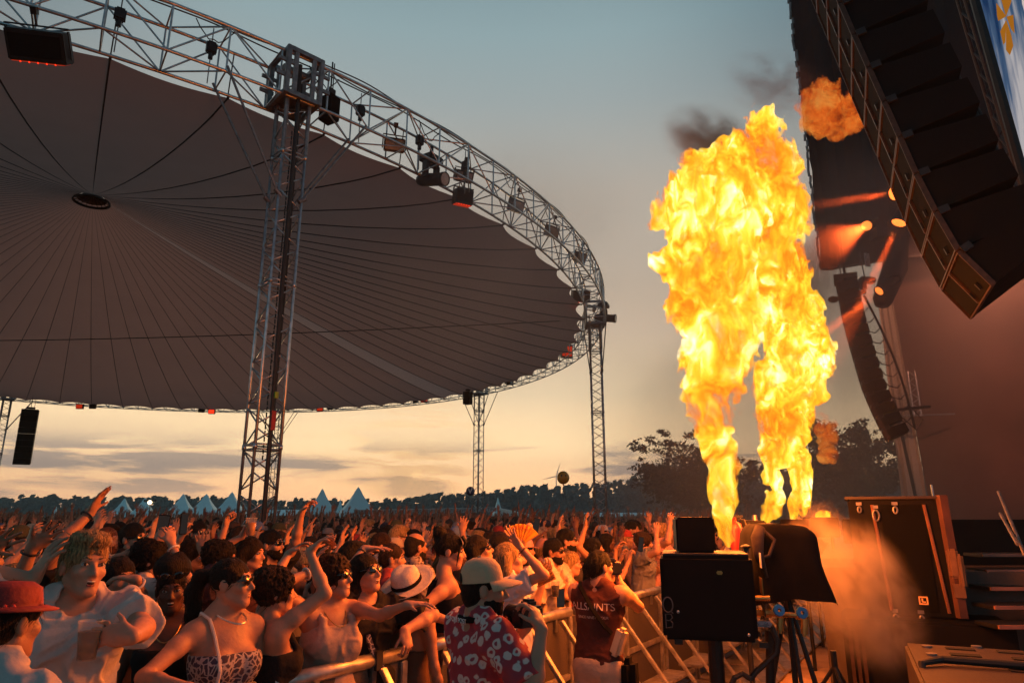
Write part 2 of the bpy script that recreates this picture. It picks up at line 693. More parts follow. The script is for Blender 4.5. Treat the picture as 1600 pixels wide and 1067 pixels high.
# low white marquees and vans right of the bar
for i, (u, v, y, w, lab) in enumerate(((985, 803, 120, 16, 'long low white marquee below the wooded hill'),
                                       (455, 799, 95, 6, 'low white marquee between nearest tower and big tent'))):
    p = at_y(u, v, y)
    r_ = empty('marquee', (p.x, y, 0), 0.05, lab, 'tent')
    b = MB()
    b.slab([(-w / 2, -2, p.z - .5), (w / 2, -2, p.z - .5), (w / 2, 0, p.z + .2), (-w / 2, 0, p.z + .2)], .06)
    b.slab([(-w / 2, 2, p.z - .5), (w / 2, 2, p.z - .5), (w / 2, 0, p.z + .21), (-w / 2, 0, p.z + .21)], .06)
    b.build('roof', M['tent'], r_)
    for k in range(6):
        for sy in (-1.95, 1.95):
            b = MB()
            xx = -w / 2 + .1 + (w - .2) * k / 5
            b.tube((xx, sy, -.05), (xx, sy, p.z - .52), .05)
            b.build('pole', M['alu'], r_)


# ------------------------------------------------------------------ text
def text_mesh(txt, size, name, m, parent, mw, extrude=.004, align='CENTER', subdiv=0):
    cu = bpy.data.curves.new(name, 'FONT')
    cu.body = txt
    cu.size = size
    cu.extrude = extrude
    cu.align_x = align
    cu.align_y = 'CENTER'
    to = bpy.data.objects.new(name + '_tmp', cu)
    COL.objects.link(to)
    dg = bpy.context.evaluated_depsgraph_get()
    me = bpy.data.meshes.new_from_object(to.evaluated_get(dg))
    bpy.data.objects.remove(to)
    bpy.data.curves.remove(cu)
    me.materials.clear()
    me.materials.append(m)
    me.transform(mw)
    me.name = name
    o = bpy.data.objects.new(name, me)
    COL.objects.link(o)
    o.parent = parent
    return o


def mat4(x, y, z, o):
    m4 = basis(Vector(x), Vector(y), Vector(z)).to_4x4()
    m4.translation = Vector(o)
    return m4


# ------------------------------------------------------------------ drinks bar
M['ink'] = mat('print_dark', (0.03, 0.05, 0.045), .6)
M['inkwhite'] = mat('print_white', (0.8, 0.8, 0.8), .6)
M['board'] = mat('menu_board', (0.012, 0.012, 0.014), .6)
M['barlit'] = glow('lit_hatch', (0.95, 0.66, 0.28), 0.62)
M['fascia'] = mat('banner_white', (0.60, 0.64, 0.66), .6, 0, .06, 2)


def bar():
    Y = 58.0
    a = at_y(553, 806, Y)
    z0 = at_y(600, 804, Y).z
    z1 = at_y(600, 796, Y).z
    zr = at_y(775, 799, Y).z
    x0, x1 = a.x, at_y(776, 806, Y).x
    root = empty('drinks_bar', (x0, Y, 0), 0, 'long low drinks bar with white lettered fascia and black menu board', 'bar')
    w = x1 - x0
    f = MB()
    xm = w * .345
    zt = at_y(775, 792.5, Y).z
    f.slab([(0, 0, z0), (xm - .1, 0, z0), (xm - .1, 0, z1), (0, 0, z1)], .08)
    f.slab([(xm + .1, -.3, z0 + .02), (w, -.3, zr), (w, -.3, zt), (xm + .1, -.3, z1 + .03)], .08)
    fo = f.build('fascia', M['fascia'], root)
    n = 0
    for i in range(3):
        cx = xm * (i + .5) / 3
        text_mesh('VELTINS', .38, 'lettering', M['ink'], fo, mat4((1, 0, 0), (0, 0, 1), (0, -1, 0), (cx, -.05, (z0 + z1) / 2)))
    for i in range(5):
        t_ = (i + .5) / 5
        cx = xm + .1 + (w - xm) * t_
        cz = (z0 + z1) / 2 * (1 - t_) + (zr + zt) / 2 * t_
        text_mesh('VELTINS', .36, 'lettering', M['ink'], fo, mat4((1, 0, .03), (0, 0, 1), (0, -1, 0), (cx, -.35, cz)))
    rf = MB()
    rf.slab([(-.1, .1, z1 - .05), (w, .1, zt - .02), (w, 4, zt - .1), (-.1, 4, z1 - .1)], .06)
    rf.build('roof', M['tent'], root)
    # awning falling off at the end
    aw = MB()
    e = at_y(838, 807, Y - 3)
    ex, ez = e.x - x0, e.z
    aw.slab([(w + .05, -.3, zt), (w + .05, -.3, zt - .02), (ex, -3, ez), (ex, 2.5, ez + .1), (w + .05, 3.8, zt)], .05)
    wz = at_y(785, 812, Y).z
    aw.slab([(w + .06, -.32, wz), (ex, -3.02, ez - .12), (ex, -3.02, ez), (w + .06, -.32, zt)], .05)
    awo = aw.build('awning', M['tent'], root)
    dx = Vector((ex - w, -2.7, 0)).normalized()
    text_mesh('VELTINS', .62, 'lettering', M['ink'], awo, mat4(dx, (0, 0, 1), dx.cross(Vector((0, 0, 1))), Vector((w + (ex - w) * .40, -.32 - 2.7 * .40 - .06, (wz + zt) / 2 - .25))))
    bd = MB()
    bx0, bx1 = at_y(594, 806, Y + .6).x - x0, at_y(668, 806, Y + .6).x - x0
    bd.box(((bx0 + bx1) / 2, .6, z0 - .28), (bx1 - bx0, .06, .46))
    bo = bd.build('menu_board', M['board'], root)
    text_mesh('BIER & ALKOHOLFREIE GETRÄNKE', .27, 'lettering', M['inkwhite'], bo, mat4((1, 0, 0), (0, 0, 1), (0, -1, 0), ((bx0 + bx1) / 2, .55, z0 - .28)))
    wl = MB()
    wl.box((w / 2, 3.6, .9), (w, .08, 2.0))
    wl.build('wall', mat('bar_back_wall', (.05, .055, .06), .8), root)
    ct = MB()
    ct.box((w / 2, .9, .55), (w - .4, .6, 1.1))
    ct.build('counter', mat('bar_counter', (.16, .13, .1), .6), root)
    for k in range(2):
        hx = at_y((688, 765)[k], 806, Y + 1.5).x - x0
        h = MB()
        h.box((hx, 1.6, z0 - .75), (.68 if k == 0 else .75, .06, .9 if k == 0 else .5))
        h.build('hatch', M['barlit'] if k == 0 else mat('dim_hatch', (.35, .25, .12), .7), root)
    for k in range(8):
        po = MB()
        po.tube((w * k / 7, .15, -.05), (w * k / 7, .15, z0), .06)
        po.build('post', M['alu'], root)


bar()

# ------------------------------------------------------------------ wind turbines, mast
def turbine(u, hub_v, y, blade, a0, label):
    p = at_y(u, hub_v, y)
    root = empty('wind_turbine', (p.x, y, 0), 0, label, 'wind turbine')
    t = MB()
    t.tube((0, 0, 0), (0, 0, p.z), blade * .05, 8, blade * .03)
    t.build('tower', M['white'], root)
    h = MB()
    h.box((0, 0, p.z), (blade * .08, blade * .2, blade * .08), bevel=blade * .02)
    h.build('nacelle', M['white'], root)
    for k in range(3):
        a = a0 + k * 2 * math.pi / 3
        b = MB()
        d = Vector((math.sin(a), 0, math.cos(a)))
        c = Vector((0, -blade * .14, p.z))
        b.path([c, c + d * blade * .3, c + d * blade], .1, 5, rs=[blade * .03, blade * .035, blade * .006])
        b.build('blade', M['white'], root)


turbine(869, 744, 620, 13, .3, 'white wind turbine beside the floating balloon')
turbine(960, 756, 760, 12, .9, 'white wind turbine right of the right truss tower')
turbine(252, 780, 620, 5.5, .5, 'tiny wind turbine between floodlight mast and white tents')


def mast():
    p = at_y(235, 786, 80)
    root = empty('floodlight_mast', (p.x, 80, 0), 0, 'floodlight mast with one lit lamp before the white tents', 'floodlight')
    b = MB()
    b.tube((0, 0, -.05), (0, 0, p.z + .3), .06)
    b.build('pole', M['alu_dark'], root)
    b = MB()
    b.tube((-.7, 0, p.z + .15), (.7, 0, p.z + .15), .04)
    b.build('crossbar', M['alu_dark'], root)
    for x in (-.6, -.3, .3, .6):
        l = MB()
        l.box((x, -.1, p.z + .3), (.22, .16, .2))
        l.build('lamp_head', M['blackmetal'], root)
    l = MB()
    l.ball((0, -.15, p.z + .1), .22)
    l.build('lamp', glow('lamp_warm', (1, .75, .4), 9), root)


mast()

# ------------------------------------------------------------------ balloon and ball over the crowd
def balloon():
    p = at_y(880, 746, 24)
    root = empty('balloon', p, 0, 'round golden yellow balloon with a simple face floating on a string', 'balloon')
    b = MB()
    b.ball((0, 0, 0), .215, 24, 16, sc=(1, 1, 1.04))
    b.tube((0, 0, -.26), (0, 0, -.215), .03, 8, .012)
    b.build('skin', mat('balloon_yellow', (.46, .25, .02), .35, 0, .15, 3), root, smooth=True)
    f = MB()
    for sx in (-.07, .07):
        f.ball((sx, -.197, .06), .024, 10, 6, sc=(1, .4, 1.7))
    f.path([Vector((.125 * math.sin(a), -.19 + .03 * abs(math.sin(a)), -.02 - .105 * math.cos(a) * .75)) for a in [(-1.1 + 2.2 * i / 10) for i in range(11)]], .010, 5)
    f.build('face_print', M['ink'], root)
    s_ = MB()
    s_.path([(0, 0, -.26), (.12, .05, -.9), (.2, .1, -1.5), (.32, .1, -2.0)], .004, 4)
    s_.build('string', M['cable'], root)
    p = at_y(735, 767, 30)
    r2 = empty('beach_ball', p, 0, 'blue beach ball with a white wedge flying in front of far tower', 'ball')
    b = MB()
    b.ball((0, 0, 0), .19, 24, 16)
    b.build('ball_skin', mat('ball_blue', (.015, .05, .13), .4, 0, .1, 3), r2, smooth=True)
    b = MB()
    b.slab([(-.11, -.175, .12), (-.055, -.19, .12), (0, -.205, -.02), (.055, -.19, .12), (.11, -.175, .12), (.0, -.205, -.13)], .02)
    b.build('white_wedge', M['white'], r2)


balloon()
# ------------------------------------------------------------------ round canopy on truss towers
UH = 9.0
RC = Vector((-2.378 * UH, 3.558 * UH, 0))
RR = 2.8075 * UH
RZ = UH + CAM_H
TA0 = -48.93
TH_, TW_ = 1.02, .80           # ring truss height and width


def ring_pt(a, dr=0.0, dz=0.0):
    return Vector((RC.x + (RR + dr) * math.cos(a), RC.y + (RR + dr) * math.sin(a), RZ + dz))


def ring_truss():
    root = empty('ring_truss', (RC.x, RC.y, RZ), 0, 'huge round aluminium ring truss carrying the tent canopy', 'truss')
    o = Vector((RC.x, RC.y, RZ))
    n = 192
    for dr in (-TW_ / 2, TW_ / 2):
        for dz in (-TH_ / 2, TH_ / 2):
            b = MB()
            b.path([ring_pt(2 * math.pi * i / n, dr, dz) - o for i in range(n)], .034, 8, closed=True)
            b.build('chord', M['alu'], root, smooth=True)
    l = MB()
    n = 152
    w, h = TW_ / 2, TH_ / 2
    for i in range(n):
        a, c = 2 * math.pi * i / n, 2 * math.pi * (i + 1) / n
        P = lambda t, dr, dz: ring_pt(t, dr, dz) - o
        for s_ in (-w, w):
            l.tube(P(a, s_, -h), P(a, s_, h), .021, 5, cap=False)
            q = (-h, h) if i % 2 else (h, -h)
            l.tube(P(a, s_, q[0]), P(c, s_, q[1]), .019, 5, cap=False)
        for s_ in (-h, h):
            l.tube(P(a, -w, s_), P(a, w, s_), .019, 5, cap=False)
            q = (-w, w) if i % 2 else (w, -w)
            l.tube(P(a, q[0], s_), P(c, q[1], s_), .019, 5, cap=False)
    l.build('lattice', M['alu'], root, smooth=True)
    # signal and power cables lying along the outer top chord
    rng = random.Random(3)
    c = MB()
    for k in range(3):
        pts = []
        for i in range(260):
            a = R(-75) + R(110) * i / 260
            pts.append(ring_pt(a, TW_ / 2 - .03 - .12 * k + .03 * math.sin(i * .4 + k), TH_ / 2 + .045 + .03 * math.sin(i * .23 + k * 2) + (.10 * max(0, math.sin(i * .11 + k)) ** 8)) - o)
        c.path(pts, .016, 5)
    for k in range(14):
        a = R(-62 + k * 6.5 + rng.uniform(-2, 2))
        pts = [ring_pt(a + R(t * 1.6), TW_ / 2 - .1, TH_ / 2 - .05 - .42 * math.sin(math.pi * t) * rng.uniform(.7, 1)) - o for t in [j / 8 for j in range(9)]]
        c.path(pts, .012, 5)
    c.build('cables', M['cable'], root)


ring_truss()


def canopy():
    root = empty('tent_canopy', (RC.x, RC.y, RZ), 0, 'vast grey brown round tent membrane rising to a dark centre ring', 'canopy')
    ns = 72
    sub = 8
    rr = [.62, 1.1, 2.0, 3.4, 4.8, 6.5, 8.5, 11, 13.5, 16, 18.5, 20.8, 22.6, 23.6]
    edge = RR - TW_ / 2 - .12
    topz = (1.822 - 1.0) * UH

    def zz(r):
        t = r / edge
        return topz * (1 - t) ** 1.22 - .50

    b = MB()
    vs, fs, mi = [], [], []
    n = ns * sub
    rows = rr + [edge]
    A0 = R(TA0 + 2.5)
    for j, r in enumerate(rows):
        for i in range(n):
            f_ = (i % sub) / sub
            a = A0 + 2 * math.pi * i / n
            q = r
            if j == len(rows) - 1:
                q = edge - .30 * math.sin(math.pi * f_)
            elif j == len(rows) - 2:
                q = r - .2 * math.sin(math.pi * f_)
            sag = .05 * math.sin(math.pi * f_) * (r / edge)
            vs.append((q * math.cos(a), q * math.sin(a), zz(min(q, edge)) + sag))
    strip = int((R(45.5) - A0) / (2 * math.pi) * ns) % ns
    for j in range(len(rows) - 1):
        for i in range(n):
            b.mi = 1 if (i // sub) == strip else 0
            fs = [(j * n + i, j * n + (i + 1) % n, (j + 1) * n + (i + 1) % n, (j + 1) * n + i)]
            for f in fs:
                b.f.append(f)
                b.m.append(b.mi)
    b.v = vs
    b.build('membrane', [M['membrane'], M['membrane_light']], root, smooth=True)
    s_ = MB()
    for i in range(ns):
        a = A0 + 2 * math.pi * i / ns
        pts = [Vector((r * math.cos(a), r * math.sin(a), zz(r) - .03)) for r in rows]
        s_.path(pts, .02, 5, rs=[.003 + .016 * min(1, r / 14) for r in rows])
        s_.tube(pts[-1], Vector(((RR - TW_ / 2) * math.cos(a), (RR - TW_ / 2) * math.sin(a), -TH_ / 2 + .03)), .028, 5)
        s_.tube(pts[-1], Vector(((RR - TW_ / 2) * math.cos(a), (RR - TW_ / 2) * math.sin(a), TH_ / 2 - .03)), .014, 5)
    s_.build('seams', M['seam'], root)
    c = MB()
    zc = zz(.80)
    c.lathe([(.84, zc - .08), (.86, zc - .17), (.78, zc - .18), (.77, zc - .06)], n=36)
    for i in range(18):
        a = 2 * math.pi * i / 18
        c.tube((.79 * math.cos(a), .79 * math.sin(a), zc - .12), (0, 0, zc + .35), .018)
    c.build('centre_ring', M['blackmetal'], root)
    c = MB()
    c.lathe([(.66, zc - .02), (.3, zc + .32), (.01, zc + .5)], n=36)
    c.build('hub_cover', mat('hub_fabric', (.14, .10, .09), .9), root)
    return root


canopy()

# long thin cable across the canopy between two opposite towers
b = MB()
pa, pb = ring_pt(R(TA0 + 45), -.5, -.25), ring_pt(R(TA0 + 225), -.5, -.25)
b.path([pa.lerp(pb, i / 20) - Vector((0, 0, .5 * math.sin(math.pi * i / 20))) for i in range(21)], .022, 5)
tag(b.build('span_cable', M['cable']), 'thin dark cable spanning below the whole tent canopy', 'cable')


def tower(k, label):
    a = R(TA0 + 45 * k)
    c = ring_pt(a)
    base = Vector((c.x, c.y, 0))
    root = empty('truss_tower', base, a + R(2), label, 'truss tower', 'truss towers holding the ring')
    h = RZ - TH_ / 2 - .1
    s_ = .245
    cs = [(-s_, -s_), (s_, -s_), (s_, s_), (-s_, s_)]
    for (x, y) in cs:
        ch = MB()
        ch.tube((x, y, -.05), (x, y, h + .1), .031, 8)
        ch.build('chord', M['alu'], root, smooth=True)
    l = MB()
    zb = 0.3
    i = 0
    seg = 3.0
    while zb < h - .1:
        zt = min(zb + .40, h)
        fl = (zb % seg) < .40
        for j in range(4):
            p, q = cs[j], cs[(j + 1) % 4]
            if fl:
                l.tube((*p, zb), (*q, zb), .02, 6)
                l.tube((*p, zb + .09), (*q, zb + .09), .02, 6)
            if (i + j) % 2:
                l.tube((*p, zb + .06), (*q, zt - .02), .016, 6)
            else:
                l.tube((*q, zb + .06), (*p, zt - .02), .016, 6)
        if fl:
            for (x, y) in cs:
                l.tube((x, y, zb + .0), (x, y, zb + .09), .044, 8)
        zb += .40
        i += 1
    l.build('lattice', M['alu'], root, smooth=True)
    # head: a framed corner block that takes the ring truss
    hd = MB()
    w, d, hh = .37, .42, TH_ + .10
    zc = RZ
    for sx in (-1, 1):
        for sy in (-1, 1):
            hd.box((sx * d, sy * w, zc), (.10, .10, hh), bevel=.012)
            hd.tube((sx * s_, sy * s_, h - 1.1), (sx * s_, sy * s_, h + .1), .048, 8)
    for sz in (-1, 1):
        for sx in (-1, 1):
            hd.box((sx * d, 0, zc + sz * (hh / 2 - .05)), (.08, 2 * w - .1, .10))
        for sy in (-1, 1):
            hd.box((0, sy * w, zc + sz * (hh / 2 - .05)), (2 * d - .1, .08, .10))
    for sy in (-.2, .2):
        for sx in (-1, 1):
            hd.box((sx * d, sy, zc), (.06, .09, hh - .2))
            hd.box((sx * d, sy * 2.2, zc - .16), (.05, .30, .08))
            hd.box((sx * d, sy * 2.0, zc + .18), (.05, .34, .07))
    hd.box((0, 0, zc - hh / 2 + .12), (.7, .62, .06))
    hd.tube((0, -.3, zc + .28), (0, .3, zc + .28), .09, 14)
    hd.build('head_block', M['alu_dark'], root)
    for sy in (-1, 1):
        for sx in (-1, 1):
            br = MB()
            br.tube((sx * s_, sy * (s_ + .02), h - 2.1), (sx * TW_ / 2 * .95, sy * 1.55, RZ - TH_ / 2), .026, 8)
            br.tube((sx * s_, sy * (s_ - .06), h - 2.16), (sx * s_, sy * (s_ + .08), h - 2.04), .05, 8)
            br.build('brace', M['alu_dark'], root)
    if k == 0:
        root.rotation_euler = (0, R(.25), a + R(2))
        root.location.x += .10
        cb = MB()
        cb.path([(.29, -.05, RZ + .3), (.31, -.03, h - .5), (.29, -.02, h * .6), (.31, .0, h * .3), (.29, .03, .2)], .045, 8)
        cb.path([(.10, .1, RZ), (.12, .12, h * .6), (.1, .1, .3)], .022, 6)
        for q in range(60):
            cb.tube((.0 + .012 * (q % 2), .02, h - .5 - q * .115), (.0 + .012 * ((q + 1) % 2), .02, h - .59 - q * .115), .014, 5)
        cb.build('cable_loom', M['cable'], root)
        t_ = MB()
        t_.box((.36, 0, 3.62), (.07, .08, .36))
        t_.build('red_tape', mat('tape_red', (.35, .02, .015), .5), root)
        t_ = MB()
        t_.box((.36, .02, 4.1), (.06, .07, .12))
        t_.build('green_tape', mat('tape_green', (.25, .4, .03), .5), root)
    return root


TL = ['nearest truss tower in front of the canopy, black cable loom running down it',
      'truss tower at the right edge of the ring, moving head light beside its top',
      'slim far truss tower behind the crowd, beach ball in front of it',
      'far truss tower hidden behind the nearest tower',
      'far truss tower at the left picture edge with hanging speakers beside it',
      'truss tower left of the picture', 'truss tower left behind the camera', 'truss tower left beside the camera']
for k in range(5):
    tower(k, TL[k])


# ------------------------------------------------------------------ lamps on the ring
def near_ring(u, v):
    best = (1e9, 0)
    for i in range(3600):
        a = R(-80) + R(250) * i / 3600
        q = px(ring_pt(a))
        d = (q[0] - u) ** 2 + (q[1] - v) ** 2
        if d < best[0]:
            best = (d, a)
    return best[1]


M['lens'] = mat('lamp_lens', (.35, .24, .16), .25, 0, .1, 10)
M['lensgrey'] = mat('lamp_lens_grey', (.35, .33, .32), .25, 0, .1, 10)
M['redled'] = glow('red_led', (1.0, .035, .008), 1.6)
M['redled_dim'] = glow('red_led_dim', (1.0, .05, .01), .45)


def face_rot(p, target, roll=0):
    d = (Vector(target) - Vector(p)).normalized()
    z = Vector((0, 0, 1))
    x = d.cross(z).normalized()
    return basis(x, d, x.cross(d))


def flood(p, size, aim, label, lit=None, led=False, grp='floodlights hung on the ring truss', hang=.3):
    root = empty('flood_light', p, 0, label, 'stage light', grp)
    root.rotation_euler = face_rot(p, aim).to_euler()
    w, d, h = size
    b = MB()
    b.box((0, 0, 0), (w, d, h), bevel=.02)
    for i in range(5):
        b.box((0, -d / 2 - .015, h * (-.35 + .175 * i)), (w * .85, .04, h * .06))
    b.build('housing', M['blackmetal'], root)
    l = MB()
    l.box((0, d / 2 + .004, 0), (w * .88, .012, h * .72))
    l.build('lens', lit or M['lens'], root)
    if led:
        q = MB()
        for i in range(5):
            q.ball((w * (-.3 + .15 * i), d / 2 - .02, -h / 2 - .012), .016, 8, 5)
        q.build('led', M['redled'], root)
        q = MB()
        q.box((0, 0.02, -h / 2 - .006), (w * .9, d * .8, .01))
        q.build('led_plate', M['redled_dim'], root)
    y = MB()
    for sx in (-1, 1):
        y.box((sx * (w / 2 + .03), 0, .05), (.025, .06, h * .9))
    y.box((0, 0, h / 2 + .06), (w + .08, .06, .025))
    y.tube((0, 0, h / 2 + .06), (0, 0, h / 2 + hang), .022)
    y.box((0, 0, h / 2 + hang), (.1, .09, .12))
    y.build('yoke', M['blackmetal'], root)
    return root


TGT = Vector((4, 9, 1.5))
a = near_ring(62, 0)
p = at_y(62, 72, ring_pt(a).y)
flood(p, (.92, .36, .52), (p.x + 1.2, p.y - 6, p.z - 5.2), 'big black floodlight with red glow at the top left corner', M['lensgrey'] and M['grille'], True)
p = at_y(616, 227, ring_pt(near_ring(616, 190), -TW_ / 2).y)
flood(p, (.50, .22, .34), (p.x + 1.5, p.y - 5, p.z - 2.5), 'black floodlight with amber lens left of the moving head')
p = at_y(724, 276, ring_pt(near_ring(735, 250), -TW_ / 2).y)
flood(p, (.48, .22, .32), (p.x + 2.5, p.y - 5, p.z - 3), 'black floodlight with grey lens right of the moving head', M['lensgrey'])
p = at_y(723, 309, ring_pt(near_ring(735, 250), -TW_ / 2 - .2).y)
flood(p, (.50, .34, .42), (p.x + 3, p.y - 6, p.z - 1.5), 'black box floodlight with red diodes below, under another floodlight', M['grille'], True)
p = at_y(806, 322, ring_pt(near_ring(815, 300), -TW_ / 2).y)
flood(p, (.5, .22, .36), (p.x + 3.5, p.y - 4, p.z - 2), 'small grey floodlight halfway down the right curve of the ring', M['lensgrey'])
p = at_y(862, 362, ring_pt(near_ring(865, 350), -TW_ / 2).y)
flood(p, (.5, .22, .36), (p.x + 3.5, p.y - 4, p.z - 2), 'small floodlight with orange lens on the right curve of the ring', M['lens'])
p = at_y(906, 402, ring_pt(near_ring(912, 400), -TW_ / 2).y)
flood(p, (.5, .22, .36), (p.x + 3.5, p.y - 4, p.z - 2), 'uppermost floodlight above the right truss tower head', M['lens'])
p = at_y(907, 463, ring_pt(near_ring(922, 465), -TW_ / 2).y)
flood(p, (.75, .4, .5), (p.x + 1, p.y - 6, p.z - 2), 'dark floodlight with red diodes on the right truss tower head', M['grille'], True)
p = at_y(885, 549, ring_pt(near_ring(890, 545), -TW_ / 2).y)
flood(p, (.62, .4, .75), (p.x + 1, p.y - 6, p.z - 1), 'dark floodlight with faint red lens under the right curve', M['redled_dim'], False)
p = at_y(796, 594, ring_pt(near_ring(796, 590)).y - .6)
flood(p, (.5, .4, .6), (p.x + 2, p.y - 4, p.z - 2), 'black floodlight between far tower and right tower', M['grille'])
GF = 'red lit lamps under the far rim of the canopy'
for (u, v, w, lit, lab) in (
        (125, 635, .50, 1, 'red lit lamp leftmost under the far canopy rim'), (145, 635, .45, 0, 'small dark lamp next to the leftmost red lit lamp'),
        (315, 641, .45, 0, 'small dark lamp just left of the second red lamp'), (331, 643, .50, 2, 'brightest red lamp under the far canopy rim'),
        (500, 639, .50, 1, 'red lit lamp right of the nearest truss tower'), (516, 637, .42, 0, 'small dark lamp right of a red lamp near the tower'),
        (649, 626, .42, 0, 'small dark lamp left of the rightmost red lamp'), (663, 625, .50, 1, 'red lit lamp closest to the slim far tower')):
    p = at_y(u, v, ring_pt(near_ring(u, v - 6)).y - .5)
    flood(p, (w, .3, w * .8), (p.x + 3, p.y - 20, p.z - 2), lab, (M['grille'], M['redled_dim'], M['redled'])[lit], grp=GF, hang=.35)


def moving_head(p, aim, label, drop=.55, s_=1.0):
    root = empty('moving_head_light', p, 0, label, 'stage light')
    root.rotation_euler = (0, 0, math.atan2(aim[1] - p[1], aim[0] - p[0]) - R(90))
    root.scale = (s_, s_, s_)
    b = MB()
    b.box((0, 0, .56), (.52, .42, .18), bevel=.03)
    b.tube((0, 0, .62), (0, 0, .95), .05, 10)
    b.build('base', M['blackmetal'], root)
    y = MB()
    y.box((0, 0, .44), (.46, .20, .10), bevel=.03)
    for sx in (-1, 1):
        y.box((sx * .215, 0, .20), (.075, .22, .50), bevel=.03)
    y.build('yoke', M['blackmetal'], root)
    h = MB()
    d = Vector((0, math.hypot(aim[0] - p[0], aim[1] - p[1]), aim[2] - p[2])).normalized()
    rot = basis(Vector((1, 0, 0)), d.cross(Vector((1, 0, 0))), d)
    h.lathe([(.0, -.42), (.13, -.40), (.165, -.30), (.165, -.05), (.17, .0), (.165, .05), (.165, .40), (.18, .42), (.18, .50), (.155, .50)], n=24, rot=rot)
    h.build('head', M['blackmetal'], root, smooth=False)
    l = MB()
    l.lathe([(.155, .485), (.0, .50)], n=24, rot=rot)
    l.build('lens', M['lensgrey'], root)
    return root


p = at_y(673, 281, ring_pt(near_ring(680, 228), -TW_ / 2).y)
moving_head(p, p + Vector((3.0, -2.0, -.9)), 'large black moving head light hanging from the ring truss')
p = at_y(944, 497, ring_pt(near_ring(930, 495), TW_ / 2).y)
moving_head(p, p + Vector((2.0, -.7, -.3)), 'moving head light sticking out beside the right tower head', s_=1.1)

# chain hoists in the ring truss
GH = 'chain hoists inside the ring truss'
for (u, v, lab) in ((190, 24, 'chain hoist in the truss near the top left'), (337, 68, 'chain hoist in the truss between top left and nearest tower'),
                    (571, 165, 'chain hoist in the truss just right of nearest tower'), (668, 205, 'chain hoist above the large moving head'),
                    (741, 245, 'chain hoist above the grey floodlight')):
    a = near_ring(u, v)
    c = ring_pt(a, 0, .1)
    r_ = empty('chain_hoist', c, a, lab, 'chain hoist', GH)
    b = MB()
    b.box((0, 0, .05), (.16, .2, .26), bevel=.03)
    b.tube((0, 0, -.08), (0, 0, -.2), .05)
    b.build('motor', M['blackmetal'], r_)
    b = MB()
    b.tube((0, 0, .1), (0, 0, TH_ / 2), .012)
    b.build('chain', M['alu_dark'], r_)
    b = MB()
    b.tube((0, 0, -.2), (0, 0, -TH_ / 2 - .25), .012)
    b.build('chain', M['alu_dark'], r_)


# small speaker column hung beside the nearest tower, and a hanging array by the far left tower
def speaker_column(p, n, w, d, h, rz, label, step_tilt=0.0):
    root = empty('hanging_speaker', p, rz, label, 'speaker')
    z = 0.0
    y = 0.0
    t = 0.0
    for i in range(n):
        b = MB()
        rot = Matrix.Rotation(-t, 3, 'X')
        c = Vector((0, y, z - h / 2))
        b.box(c, (w, d, h * .96), rot, bevel=.01)
        cab = b.build('speaker_cabinet', M['black'], root)
        g_ = MB()
        g_.box(c + rot @ Vector((0, d / 2 + .006, 0)), (w * .94, .012, h * .88), rot)
        g_.build('grille', M['grille'], cab)
        t += step_tilt
        z -= h * math.cos(t)
        y -= h * math.sin(t) * .5
    b = MB()
    b.tube((0, 0, 0), (0, 0, .9), .02)
    b.box((0, 0, .12), (w * .5, d * .5, .12))
    b.tube((-w * .2, 0, .12), (-w * .2, 0, .9), .014)
    b.build('rigging', M['blackmetal'], root)
    return root


p = at_y(516, 152, ring_pt(near_ring(520, 150)).y)
speaker_column(p, 1, .30, .34, .62, R(-120), 'single black speaker hanging right of the nearest tower head')
q = at_y(48, 640, 50)
speaker_column(q, 9, 1.05, .7, .44, R(-150), 'black hanging line array of speakers beside the far left tower', .03)
q = at_y(731, 612, ring_pt(R(TA0 + 90)).y - 1)
speaker_column(q, 2, .5, .5, .45, R(-120), 'small dark speaker hanging at the slim far tower top')
# ------------------------------------------------------------------ stage side of the pit
SD = Vector((.43, .903, 0)).normalized()      # along the stage front, away from the camera
SN = Vector((-.903, .43, 0)).normalized()     # from the stage out to the audience
UPV = Vector((0, 0, 1))


def plane_solve(P, n, u, v):
    """point P + t n + h z that is seen at pixel (u, v)"""
    d = ray(u, v)
    # (P.x + t n.x) * d.y = (P.y + t n.y) * d.x
    t = (P.y * d.x - P.x * d.y) / (n.x * d.y - n.y * d.x)
    y = P.y + t * n.y
    h = d.z * y / d.y + CAM_H - P.z
    return t, h


M['frame_edge'] = mat('cabinet_edge', (.07, .04, .028), .45, .6, .3, 20)
M['red_brown'] = mat('stage_black_wall', (.13, .068, .052), .9, 0, .35, .7, .3, 9)


